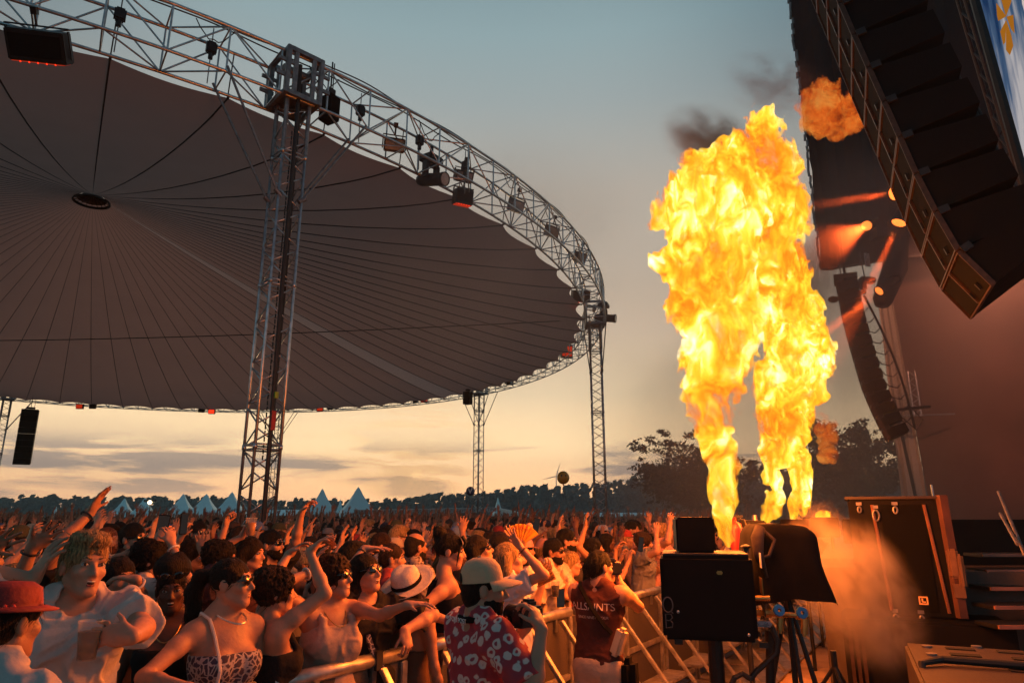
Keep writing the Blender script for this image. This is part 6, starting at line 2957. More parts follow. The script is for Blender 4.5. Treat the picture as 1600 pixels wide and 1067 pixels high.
def camera_body(P, rot, label):
    root = empty('camera', P, 0, label, 'camera')
    root.rotation_euler = rot.to_euler()
    b = MB()
    b.box((0, 0, 0), (.135, .055, .085), bevel=.01)
    b.box((-.052, .022, -.004), (.034, .035, .08), bevel=.01)
    b.box((0, .0, .056), (.055, .06, .035), bevel=.01)
    b.tube((-.045, .0, .042), (-.045, 0, .052), .012, 10)
    b.build('housing', M['blackmetal'], root)
    l = MB()
    rot2 = Matrix.Rotation(R(-90), 3, 'X')
    l.lathe([(0, .0), (.036, .0), (.037, .05), (.041, .055), (.041, .10), (.043, .105), (.043, .125), (.036, .125), (0, .115)], n=24, rot=rot2)
    l.build('lens', M['blackmetal'], root)
    return root


Hh = (hand_at(B, 'R', tw) + hand_at(B, 'L', tw)) / 2
camera_body(at_y(826, 963, 3.2), rotz(R(40)), 'black camera in the hands of the cap wearing photographer')
b = MB()
b.box((0, 0, 0), (.06, .035, .05), bevel=.008)
o = b.build('flash_trigger', M['sunglass'])
o.location = at_y(802, 967, 3.25)
o.rotation_euler = (0, 0, .4)
tag(o, 'small shiny black device beside the camera of the cap wearer', 'device')

# 17 photographer with the sleeveless vest
r, B, tw = hero('photographer in a dark red sleeveless vest and pale shorts, camera at the eye', 938, 886, 5.2, 62, hyaw=-34, hpitch=2, lean=4, skin='light', vox=.0065, build=1.06,
                arms={'R': dict(w=(968, 909, 5.45), d=(-.15, .2, 1), n=(-.8, .3, 0), hint=(.7, -.5, -.9), curl=.6),
                      'L': dict(w=(955, 905, 5.6), d=(.1, .1, 1), n=(.8, .3, 0), hint=(-.4, .3, -1), curl=.6)},
                hair='short', haircol='black', shirt=dict(kind='vest', hem=.88, loose=1.5), shirtcol=(.075, .022, .018), pants=(.50, .38, .28), pants_len=.46, face=dict(mouth='none'))
camera_body(at_y(957, 888, 5.42), rotz(R(0)), 'black camera raised to the face of the vest wearing photographer')
top = [c for c in r.children if c.name.startswith('top')][0]
me = top.data
bv = BVHTree.FromPolygons([v.co for v in me.vertices], [p.vertices for p in me.polygons])


def print_on_back(txt, size, z, x0, name):
    o = text_mesh(txt, size, name, mat('vest_print', (.62, .48, .42), .7), top, mat4((1, 0, 0), (0, 0, 1), (0, -1, 0), B.t((x0, -.4, z))), extrude=0)
    bm = bmesh.new()
    bm.from_mesh(o.data)
    bmesh.ops.triangulate(bm, faces=bm.faces[:])
    bmesh.ops.subdivide_edges(bm, edges=[e for e in bm.edges if e.calc_length() > .02], cuts=2, use_grid_fill=True)
    for v in bm.verts:
        hit = bv.ray_cast(v.co, Vector((0, 1, 0)))
        v.co = (hit[0] if hit[0] is not None else bv.find_nearest(v.co + Vector((0, .3, 0)))[0]) + Vector((0, -.004, 0))
    bm.to_mesh(o.data)
    bm.free()
    o.data.update()
    return o


print_on_back('ALLSAINTS', .068, 1.325, -.015, 'lettering')
print_on_back('SINCE NINETY FOUR', .024, 1.255, .0, 'lettering')
b = MB()
spts = []
for i in range(15):
    t_ = i / 14
    x = -.13 + .26 * t_
    z = 1.475 - .33 * t_
    hit = bv.ray_cast(B.t((x, -.5, z)), Vector((0, 1, 0)))
    p = hit[0] if hit[0] is not None else B.t((x, -.12, z))
    spts.append(p + Vector((0, -.008, 0)))
b.path(spts, .018, 4)
b.build('bag_strap', M['blackcloth'], r)
b = MB()
b.box(B.t((.185, -.07, 1.12)), (.07, .10, .19), B.T.to_3x3() @ Matrix.Rotation(.35, 3, 'Y'), bevel=.02)
b.build('hip_bag', mat('bag_cream', (.58, .45, .30), .6, 0, .1, 9), r)
b = MB()
b.box(B.t((.21, .03, .84)), (.12, .14, .34), bevel=.04)
b.v = [tuple(Vector(p) + Vector((.02 * mnoise.noise(Vector(p) * 9), 0, .02 * mnoise.noise(Vector(p) * 7)))) for p in b.v]
b.build('hanging_jacket', M['blackcloth'], r)

# 18 man with sunglasses, arm stretched up
r, B, tw = hero('bearded man with sunglasses in a black tee stretching one arm high', 424, 851, 6.0, -22, hyaw=10, hpitch=-4, skin='light', hair='short', haircol='black', beard=True,
                arms={'L': dict(w=(471, 800, 5.9), d=(.5, 0, .8), n=(.6, 0, -.6), hint=(.3, 0, -1), curl=.55)},
                shirt=dict(kind='tee'), shirtcol=BLACK, face=dict(mouth='smile', shades=True))
# 19 balding man from behind
r, B, tw = hero('balding man from behind in a pale patterned shirt above the brimmed hat', 650, 855, 6.2, 38, skin='tan', hair='bald', haircol='dark', beard=True, build=1.05,
                shirt=dict(kind='tee', sleeve=.7, hem=.82), shirt_mat=M['camo'])
r, B, tw = hero('brown haired man in profile left of the brimmed hat', 613, 873, 5.7, 8, skin='light', hair='short', haircol='brown', shirt=dict(kind='tee'), shirtcol=(.30, .05, .05), face=dict(mouth='none'))
r, B, tw = hero('short haired man in profile behind the brown haired man', 597, 853, 6.6, 10, skin='light', hair='short', haircol='brown', shirt=dict(kind='tee'), shirtcol=(.3, .3, .34), face=dict(mouth='none'))
r, B, tw = hero('dark bobbed woman smiling in profile with a cup raised above her', 392, 866, 5.4, -8, True, skin='light', hair='bob', haircol='dark',
                arms={'R': dict(w=(378, 838, 5.3), d=(.3, 0, .9), n=(.8, 0, 0), hint=(-.6, -.3, -1), curl=.8)},
                shirt=dict(kind='tee'), shirtcol=(.10, .04, .04), face=dict(mouth='smile'))
c = hand_at(B, 'R', tw)
cup(c + Vector((.02, -.03, -.05)), 'cup of amber beer held up beside the nearest tower', liquid=(.5, .2, .02))
r, B, tw = hero('dark haired person with sunglasses behind the phone on the left', 208, 842, 5.8, -15, skin='light', hair='short', haircol='black', shirt=dict(kind='tee'), shirtcol=BLACK, face=dict(mouth='none', shades=True))
r, B, tw = hero('person with sunglasses standing far behind the raised phone', 311, 833, 7.6, -40, skin='light', hair='short', haircol='dark', shirt=dict(kind='tee'), shirtcol=(.05, .05, .06), face=dict(mouth='smile', shades=True))
# arms that rise on the left
r, B, tw = hero('person hidden behind the white tee stretching a hand with wristwatch up', 112, 872, 4.4, -10, skin='tan', hair='short', haircol='dark',
                arms={'R': dict(w=(141, 801, 4.3), d=(.42, 0, .9), n=(.9, 0, -.3), hint=(-.4, -.3, -1), curl=.10, spread=.03)}, shirt=dict(kind='tee'), shirtcol=BLACK, face=dict(mouth='none'))
bracelet(r, B, 'R', (.01, .01, .01), 'wristwatch', .9, .036)
r, B, tw = hero('person at the left edge stretching a forearm with black wristband to the right', -26, 872, 3.7, -20, skin='tan', hair='short', haircol='dark',
                arms={'L': dict(w=(50, 855, 3.6), d=(.75, 0, .6), n=(0, -.6, -.5), hint=(-.2, 0, -1), curl=.2, spread=.2),
                      'R': dict(w=(-10, 850, 3.2), d=(.75, 0, .6), n=(0, -.6, -.5), hint=(-.2, 0, -1), curl=.2, spread=.2)}, shirt=dict(kind='tee'), shirtcol=BLACK, face=dict(mouth='none'))
bracelet(r, B, 'L', (.01, .01, .01), 'wristband', .9, .036)
r, B, tw = hero('person with bent wrist and white bracelet between white tee and updo woman', 185, 905, 3.9, -30, True, skin='light', hair='long', haircol='dark',
                arms={'L': dict(w=(213, 893, 3.5), d=(-.95, 0, .15), n=(-.1, 0, -1), hint=(1, -.1, -1), curl=.35)}, shirt=dict(kind='tank', hem=.95), shirtcol=(.03, .02, .03), face=dict(mouth='none'))
bracelet(r, B, 'L', (.66, .62, .58))
r, B, tw = hero('person filming with a raised phone behind the updo woman', 238, 876, 4.6, 20, True, skin='light', hair='curly', haircol='black',
                arms={'L': dict(w=(245, 848, 4.6), d=(.3, .2, .9), n=(0, .9, .2), hint=(-1, 0, -.6), curl=.7), 'R': dict(w=(268, 850, 4.5), d=(-.3, .1, .95), n=(-.7, .5, 0), hint=(.7, -.3, -.9), curl=.7)},
                shirt=dict(kind='tee'), shirtcol=(.55, .45, .4))
bracelet(r, B, 'R', (.66, .62, .58))
phone(at_y(254, 823, 4.62), rotz(.1) @ Matrix.Rotation(.1, 3, 'Y'), 'phone held high in two hands filming the show')
r, B, tw = hero('person raising a pale phone right of the filming phone', 300, 868, 5.4, 15, True, skin='light', hair='long', haircol='dark',
                arms={'L': dict(w=(281, 842, 5.3), d=(.1, .1, 1), n=(.3, .9, 0), hint=(-.6, 0, -1), curl=.7), 'R': dict(w=(316, 862, 5.2), d=(-.2, 0, 1), n=(.3, -.8, 0), hint=(.5, 0, -1), curl=.25)},
                shirt=dict(kind='tee'), shirtcol=(.03, .03, .03))
bracelet(r, B, 'R', (.66, .62, .58))
phone(at_y(287, 818, 5.25), rotz(1.3), 'phone held upright in one hand left of the white tents')
r, B, tw = hero('person with dark curls throwing up both bent arms before the nearest tower', 345, 874, 5.0, 10, True, skin='tan', hair='curly', haircol='black',
                arms={'R': dict(w=(352, 822, 5.2), d=(.1, 0, 1), n=(1, 0, 0), hint=(0, -.6, -1), curl=1.0)}, shirt=dict(kind='tee'), shirtcol=(.05, .03, .04))
# hand fans
def hand_fan(P, rot, r_, a0, a1, label, col, text=None):
    root = empty('hand_fan', P, 0, label, 'hand fan')
    root.rotation_euler = rot.to_euler()
    n = 22
    b = MB()
    vs, fs = [], []
    for i in range(n + 1):
        a = a0 + (a1 - a0) * i / n
        z = .008 * (1 if i % 2 else -1)
        for q in (.28, 1.0):
            vs.append((r_ * q * math.cos(a), z * q, r_ * q * math.sin(a)))
    for i in range(n):
        fs.append((2 * i, 2 * i + 1, 2 * i + 3, 2 * i + 2))
    k = len(vs)
    vs += [(x, y + .003, z) for x, y, z in vs]
    fs += [tuple(j + k for j in f)[::-1] for f in fs]
    b.add(vs, fs)
    lf = b.build('leaf', mat('fan_paper_%d' % len(bpy.data.materials), col, .7, 0, .05, 6), root)
    b = MB()
    for i in range(0, n + 1, 3):
        a = a0 + (a1 - a0) * i / n
        b.tube((0, -.008, 0), (r_ * .99 * math.cos(a), -.014, r_ * .99 * math.sin(a)), .0035, 4)
    b.tube((0, -.02, 0), (0, .02, 0), .010, 8)
    b.build('ribs', mat('fan_rib_%d' % len(bpy.data.materials), (col[0] * .45, col[1] * .3, .01), .6), root)
    if text:
        for i, ch in enumerate(text):
            a = a0 + (a1 - a0) * (.18 + .64 * i / (len(text) - 1))
            d = Vector((math.cos(a), 0, math.sin(a)))
            t_ = Vector((math.sin(a), 0, -math.cos(a)))
            text_mesh(ch, .05, 'fan_letter', mat('fan_ink', (.35, .05, .02), .7) if not bpy.data.materials.get('fan_ink') else bpy.data.materials['fan_ink'], lf, mat4(t_, d, t_.cross(d), d * (r_ * .84) + Vector((0, -.016, 0))), extrude=.001)
    return root


hand_fan(at_y(813, 852, 6.3), Matrix.Rotation(R(-38), 3, 'Y'), .185, R(-8), R(128), 'big open yellow hand fan with dark ribs', (.62, .30, .02), 'CANDELA')
hand_fan(at_y(821, 925, 5.1), rotz(.2) @ Matrix.Rotation(R(-10), 3, 'Y'), .24, R(12), R(58), 'half open tan hand fan held before the beige shirt', (.36, .17, .06))
cup(at_y(868, 932, 6.45), 'clear cup held low before the beige open shirt', liquid=(.05, .03, .02))
phone(at_y(876, 934, 6.45), rotz(.4), 'dark phone held at the barrier by the beige shirt')
# ------------------------------------------------------------------ the rest of the crowd: a few posed figures, copied
def gen_proto(i):
    rng = random.Random(100 + i)
    fem = i % 2 == 1
    sw = .17
    up = vec((0, .12, 1))
    poses = [
        {'R': dict(w=(.26, .22, 1.71), d=up, n=(0, .9, .2), hint=(.5, -.2, -1), curl=.25)},
        {'R': dict(w=(.30, .15, 1.69), d=up, n=(-.5, .8, 0), hint=(1, 0, -.6), curl=.12, spread=.2), 'L': dict(w=(-.30, .15, 1.70), d=up, n=(.5, .8, 0), hint=(-1, 0, -.6), curl=.12, spread=.2)},
        {'L': dict(w=(-.16, .34, 1.63), d=(.1, .5, .8), n=(0, .6, -.8), hint=(-.7, 0, -1), curl=.35)},
        {'R': dict(w=(.10, .22, 1.69), d=(-.2, .1, 1), n=(-1, 0, 0), hint=(1, .2, -.2), curl=.1), 'L': dict(w=(-.10, .22, 1.69), d=(.2, .1, 1), n=(1, 0, 0), hint=(-1, .2, -.2), curl=.1)},
        {'R': dict(w=(.20, .36, 1.30), d=(-.5, .6, .6), n=(-.6, 0, .5), hint=(1, -.4, -1), curl=.6)},
        {'R': dict(w=(.16, .40, 1.58), d=(0, .2, 1), n=(-.2, .9, 0), hint=(.7, -.1, -1), curl=.8), 'L': dict(w=(-.10, .40, 1.58), d=(0, .2, 1), n=(.2, .9, 0), hint=(-.7, -.1, -1), curl=.8)},
        {'R': dict(w=(.24, .42, 1.65), d=(0, .7, .7), n=(0, .4, -.9), hint=(.5, 0, -1), curl=.15, spread=.02)},
        {'L': dict(w=(-.30, .10, 1.72), d=up, n=(0, .9, .1), hint=(-.6, -.2, -1), curl=1.1)},
        {},
        {'R': dict(w=(.33, .30, 1.59), d=(.2, .5, .8), n=(0, .5, -.8), hint=(.8, -.2, -1), curl=.3, spread=.2), 'L': dict(w=(-.20, .22, 1.71), d=up, n=(.2, .9, .1), hint=(-.8, -.1, -1), curl=.2, spread=.16)},
        {'R': dict(w=(.20, .20, 1.73), d=up, n=(-.9, .2, 0), hint=(.6, -.2, -1), curl=.45), 'L': dict(w=(-.22, .36, 1.35), d=(.3, .5, .8), n=(.6, 0, .3), hint=(-1, -.2, -1), curl=.6)},
        {'L': dict(w=(-.24, .30, 1.69), d=(0, .35, .95), n=(0, .9, .2), hint=(-.6, 0, -1), curl=.2, spread=.18)},
    ]
    hairs = ['short', 'long', 'buzz', 'pony', 'quiff', 'bun', 'short', 'bob', 'short', 'long', 'curly', 'pony']
    hp = [0, -10, 2, -6, 3, -8, -4, -12, 4, -6, 0, -4][i]
    B = Body(1.72 if not fem else 1.68, fem, lean=rng.uniform(-3, 4), twist=rng.uniform(-14, 14), hyaw=rng.uniform(-14, 14), hpitch=hp, hroll=rng.uniform(-6, 6),
             build=rng.uniform(.96, 1.08) if not fem else rng.uniform(.94, 1.02), arms=None, vox=.009)
    A = {}
    for k, a in poses[i].items():
        q = dict(a)
        q['w'] = vec(a['w']) * B.s
        A[k] = q
    B.arms = A
    kind = dict(kind='tank', hem=.93) if (fem and i % 4 == 1) else dict(kind='tee', sleeve=rng.uniform(.5, .75), hem=.86, loose=rng.uniform(.9, 1.3))
    if i == 8:
        kind = dict(kind='vest', hem=.86, loose=1.3)
    r = make_person((0, 0, -50), 0, B, SKINC['light'], hair=hairs[i], haircol='dark', shirt=kind, beard=i in (0, 6), label='x', hairvox=.010,
                    face=dict(mouth='none', shades=i in (0, 4, 5, 7, 9), eyes=False) if i in (0, 4, 5, 7, 9) else None)
    if i in (2, 8):
        add_cap(r, B, (.03, .03, .04))
    r['pose'] = i
    return r


POSE_TXT = ['right arm raised', 'both arms thrown up', 'left hand lifted forward', 'hands joined overhead', 'one forearm lifted', 'both hands at face height',
            'arm pointing to the stage', 'left fist raised', 'arms hanging down', 'both arms unevenly raised', 'right hand high', 'left palm raised']
COLS = [('black', (.012, .011, .012)), ('black', (.016, .013, .014)), ('white', (.58, .56, .54)), ('grey', (.20, .19, .19)), ('navy', (.02, .025, .05)), ('red', (.30, .035, .03)),
        ('olive', (.08, .075, .035)), ('pink', (.50, .26, .24)), ('beige', (.42, .33, .24)), ('blue', (.10, .16, .30)), ('brown', (.10, .05, .03))]
HK = ['black', 'black', 'dark', 'dark', 'dark', 'brown', 'brown', 'blond', 'red', 'grey']
SK = ['light', 'light', 'pale', 'tan', 'tan', 'brown', 'light']
MARKS = [(-200, 'at left picture edge'), (170, 'below leftmost white tents'), (270, 'left of nearest tower'), (375, 'before the nearest tower'),
         (455, 'below two big tents'), (600, 'before the bar board'), (700, 'before the slim tower'), (775, 'around the yellow fan'),
         (850, 'below the floating balloon'), (905, 'before the right tower'), (960, 'by barrier and dark tree'), (1030, 'near fire machine')]


def crowd():
    rng = random.Random(5)
    protos = {}
    placed = []
    heroes_xy = [(o.matrix_world.translation.x, o.matrix_world.translation.y) for o in []]
    for o in COL.objects:
        if o.get('category') == 'person':
            heroes_xy.append((o.location.x, o.location.y))
    cand = []
    y = 4.3
    while y < 16.5:
        step = .50 + max(0, y - 8) * .012
        x = -.86 * y
        while True:
            xx = x + rng.uniform(-.16, .16)
            yy = y + rng.uniform(-.16, .16)
            s = (Vector((xx, yy, 0)) - FBASE).dot(FD)
            o = (Vector((xx, yy, 0)) - FBASE).dot(FNP)
            if o > -.32:
                break
            cand.append((xx, yy, o))
            x += step
        y += step
    # the ones that show largest first
    cand.sort(key=lambda c: c[1])
    recs = []
    for (x, y, o) in cand:
        if len(recs) >= 262:
            break
        if any((x - a) ** 2 + (y - b) ** 2 < .40 ** 2 for a, b in heroes_xy):
            continue
        q = px((x, y, 1.66))
        if q[0] < -90:
            continue
        if any(d_ > y + .15 and abs(q[0] - u) < r_ * 1.1 + .13 * FPX / y and q[1] - .22 * FPX / y < v + r_ * .8 for (u, v, r_, d_) in HERO):
            continue
        if any((x - a[0]) ** 2 + (y - a[1]) ** 2 < .36 ** 2 for a in recs):
            continue
        recs.append((x, y, q[0], q[1]))
    names = {}
    out = []
    order = []
    for i, (x, y, u, v) in enumerate(recs):
        if not order:
            order = list(range(12)) + [8, 4, 0, 9, 8, 10]
            rng.shuffle(order)
        p = order.pop()
        if p not in protos:
            protos[p] = gen_proto(p)
            r = protos[p]
        else:
            r = copy_tree(protos[p])
        del r['pose']
        protos[p]['pose'] = p
        dx, dy = 7.5 - x, 8.5 - y
        a = math.atan2(dy * .7, dx) + R(rng.gauss(-4, 15))
        r.location = (x, y, 0)
        r.rotation_euler = (0, 0, a - R(90))
        sc = rng.uniform(.94, 1.07)
        r.scale = (sc, sc, sc)
        sk = rng.choice(SK)
        k = rng.uniform(.85, 1.1)
        r.color = (*[c * k for c in SKINC[sk]], 1)
        hk = rng.choice(HK)
        cn, cc = rng.choice(COLS)
        for ch in r.children:
            n = ch.name.split('.')[0]
            if n in ('hair', 'beard', 'eyebrow'):
                ch.color = (*HAIRC[hk], 1)
            elif n == 'top':
                k = rng.uniform(.8, 1.15)
                ch.color = (*[c * k for c in cc], 1)
            elif n == 'cap':
                ch.color = (*rng.choice(COLS)[1], 1)
            elif n == 'trousers':
                ch.color = (*rng.choice([(.03, .03, .04), (.04, .05, .09), (.02, .02, .02), (.22, .18, .13)]), 1)
        mk = [t for (q, t) in MARKS if u >= q][-1]
        row = 'near' if y < 7.5 else ('midway' if y < 12 else 'far')
        out.append([r, hk, cn, POSE_TXT[p], row, mk, u])
    for p in protos.values():
        del p['pose']
    groups = {}
    for t in out:
        groups.setdefault(tuple(t[1:6]), []).append(t)
    ordn = ['leftmost', 'second from left', 'third from left', 'fourth from left', 'fifth from left']
    for k, L_ in groups.items():
        L_.sort(key=lambda t: t[6])
        for j, t in enumerate(L_):
            hk, cn, ps, row, mk = k
            hk = {'dark': 'dark', 'brown': 'brown', 'red': 'ginger'}.get(hk, hk)
            lab = '%s haired, %s top, %s, %s %s' % (hk, cn, ps, row, mk)
            if len(L_) > 1:
                lab = ordn[min(j, 4)].replace(' from left', '') + ' from left: ' + lab if j else 'leftmost: ' + lab
            w = lab.split()
            tag(t[0], ' '.join(w), 'person', 'people packed in the crowd')
    print('crowd', len(out))
    # a few phones over the heads
    for i, (u, v, yy) in enumerate(((668, 832, 9), (838, 820, 8.2), (1001, 850, 7.6), (478, 815, 10))):
        phone(at_y(u, v, yy), rotz(.3 * i) @ Matrix.Rotation(.2, 3, 'Y'),
              ('small phone raised over heads before the bar', 'phone raised just right of the yellow fan', 'phone raised near the barrier right of the black haired woman', 'phone raised below the two big white tents')[i])
    return recs


RECS = crowd()


def far_crowd(recs):
    rng = random.Random(77)
    var = []
    for k in range(14):
        b = MB()
        h = rng.uniform(1.6, 1.82)
        s = h / 1.75
        b.mi = 0
        b.ball((0, .02, 1.60 * s), .085 * s, 8, 6, sc=(.85, 1, 1.3))
        b.mi = 3
        b.ball((0, -.012, 1.64 * s), .093 * s, 8, 6, sc=(.9, 1.05, 1.15))
        if k % 3 == 0:
            b.ball((0, -.08, 1.50 * s), .07 * s, 6, 5, sc=(1, .6, 1.8))
        b.mi = 1
        b.ball((0, 0, 1.22 * s), .2 * s, 8, 6, sc=(1.02, .62, 1.35))
        b.ball((0, 0, .85 * s), .17 * s, 6, 4, sc=(1.0, .7, 1.6))
        b.ball((0, 0, .35 * s), .13 * s, 6, 4, sc=(1.2, .8, 2.8))
        for sd in (-1, 1):
            S_ = Vector((sd * .19, 0, 1.42)) * s
            b.mi = 0
            if rng.random() < .62:
                E = Vector((sd * rng.uniform(.2, .34), rng.uniform(.05, .25), rng.uniform(1.35, 1.60))) * s
                H_ = Vector((sd * rng.uniform(.08, .36), rng.uniform(.05, .4), rng.uniform(1.64, 1.90))) * s
            else:
                E = Vector((sd * .26, -.05, 1.14)) * s
                H_ = Vector((sd * .2, .2, 1.1)) * s
            b.tube(S_, E, .045 * s, 5, .038 * s, cap=False)
            b.tube(E, H_, .038 * s, 5, .026 * s, cap=False)
            d = (H_ - E).normalized()
            b.ball(H_ + d * .05 * s, .042 * s, 6, 4, sc=(.8, .5, 1.1))
            for f in range(4):
                o = Vector(((f - 1.5) * .022, 0, 0)) * s
                b.tube(H_ + d * .07 * s + o * .7, H_ + d * (.15 + .02 * (f % 3)) * s + o * 1.8 + Vector((0, .02, 0)), .011 * s, 3, .007 * s, cap=False)
        var.append((np.array([tuple(v) for v in b.v]), np.array(b.f), np.array(b.m)))
    VV, FF, MM = [], [], []
    n = 0
    y = 8.0
    cnt = 0
    while y < 70:
        step = .55 if y < 28 else .62 + (y - 28) * .012
        x = -.84 * y
        xe = min(-1.24 + .605 * (y - 3.4) - .4, 12 + y * .15)
        while x < xe:
            xx, yy = x + rng.uniform(-.2, .2), y + rng.uniform(-.2, .2)
            x += step * (1 if y < 28 else 1.15)
            if yy < 19 and any((xx - r[0]) ** 2 + (yy - r[1]) ** 2 < .42 ** 2 for r in recs):
                continue
            if yy < 14.2:
                continue
            if yy > 54 and xx > -18 and xx < 4:
                continue
            v, f, m = var[rng.randrange(14)]
            a = math.atan2((9 - yy) * .5, 10 - xx) + R(rng.gauss(0, 22)) - R(90)
            c, s_ = math.cos(a), math.sin(a)
            k = rng.uniform(.92, 1.06)
            w = np.stack([v[:, 0] * c - v[:, 1] * s_, v[:, 0] * s_ + v[:, 1] * c, v[:, 2]], 1) * k + np.array([xx, yy, 0])
            VV.append(w)
            FF.append(f + n)
            mm = m.copy()
            if rng.random() < .40:
                mm[m == 1] = rng.choice([2, 4, 5, 6])
            MM.append(mm)
            n += len(v)
            cnt += 1
        y += step
    ms = [mat('crowd_skin', (.30, .14, .085), .6, 0, .3, .7), mat('crowd_dark_cloth', (.025, .022, .025), .9, 0, .5, .6), mat('crowd_pale_cloth', (.34, .31, .30), .9, 0, .3, .6),
          mat('crowd_hair', (.022, .014, .010), .6, 0, .5, .6), mat('crowd_red_cloth', (.22, .05, .04), .9, 0, .4, .6), mat('crowd_blue_cloth', (.07, .09, .15), .9, 0, .4, .6), mat('crowd_tan_cloth', (.24, .17, .11), .9, 0, .4, .6)]
    o = np_obj('crowd', np.concatenate(VV), np.concatenate(FF), ms, mi=np.concatenate(MM))
    tag(o, 'dense far crowd with raised arms under the canopy reaching to the tents', 'crowd', kind='stuff')
    print('far crowd', cnt)


far_crowd(RECS)
# ------------------------------------------------------------------ flames
FA = [(1138, 856, 9), (1136, 842, 12), (1133, 822, 18), (1130, 800, 24), (1128, 775, 30), (1130, 748, 34), (1130, 722, 36), (1124, 695, 36), (1118, 665, 36), (1114, 635, 42),
      (1112, 605, 48), (1116, 570, 52), (1128, 535, 56), (1128, 500, 62), (1118, 460, 74), (1108, 420, 84), (1106, 380, 88),
      (1112, 340, 90), (1126, 306, 82), (1150, 276, 64), (1172, 246, 50), (1188, 220, 34), (1192, 198, 20),
      (1052, 405, 34), (1048, 440, 18), (1060, 345, 42), (1074, 300, 40), (1092, 268, 24), (1030, 412, 16), (1195, 300, 54), (1205, 350, 52), (1208, 400, 48), (1205, 255, 44), (1218, 235, 22)]
FB = [(1196, 808, 9), (1204, 796, 20), (1210, 775, 28), (1212, 745, 33), (1216, 710, 42), (1222, 672, 48), (1228, 632, 52), (1234, 592, 58), (1240, 552, 54), (1236, 512, 50),
      (1230, 470, 46), (1222, 430, 44), (1280, 575, 22), (1284, 540, 18), (1274, 612, 20), (1268, 505, 26), (1262, 480, 18), (1200, 650, 26)]
FC = [(1241, 806, 6), (1238, 786, 8), (1250, 768, 10), (1255, 800, 7), (1256, 778, 12), (1253, 748, 16), (1246, 715, 20)]


def flame_field(bl, D, h, seed, jit=.0, amp=1.0, full=False):
    rng = random.Random(seed)
    S = []
    if full:
        bl = bl + [tuple(a_ + (b_ - a_) * t for a_, b_ in zip(p, q)) for p, q in zip(bl, bl[1:]) if abs(p[0] - q[0]) + abs(p[1] - q[1]) < 48 for t in (.33, .67)]
    for (u, v, r) in bl:
        c = at_y(u, v, D)
        dd = c.y * CP + (c.z - CAM_H) * SP
        rr = r * dd / FPX * (1.15 if full else .62 + .38 * min(1, max(0, (760 - v) / 200)))
        c.y += rng.uniform(-jit, jit) * rr
        S.append((c, rr))
    lo = np.min([np.array(c) - r for c, r in S], 0) - .22
    hi = np.max([np.array(c) + r for c, r in S], 0) + .22
    f = Field(lo, hi, h)
    for (c, r) in S:
        f.ell(c, (r * .80, r * .76, r * .88), k=.035)

    def disp(P):
        up = P.copy()
        q = P * np.array([1, 1, .62], np.float32)
        w = np.stack([pnoise(q * 2.2, seed + i) for i in range(3)], 1) * .16
        q = q + w
        t = np.clip((P[:, 2] - lo[2]) / 1.3, .5, 1)
        d = .13 * pnoise(q * 2.6, seed + 5)
        d -= .26 * (.20 - np.abs(pnoise(q * 5.0, seed + 6)))
        d -= .15 * (.20 - np.abs(pnoise(q * 10.5, seed + 7)))
        d += .065 * pnoise(q * 21, seed + 8)
        return (d * t * amp).astype(np.float32)
    f.displace(disp, .24)
    return f


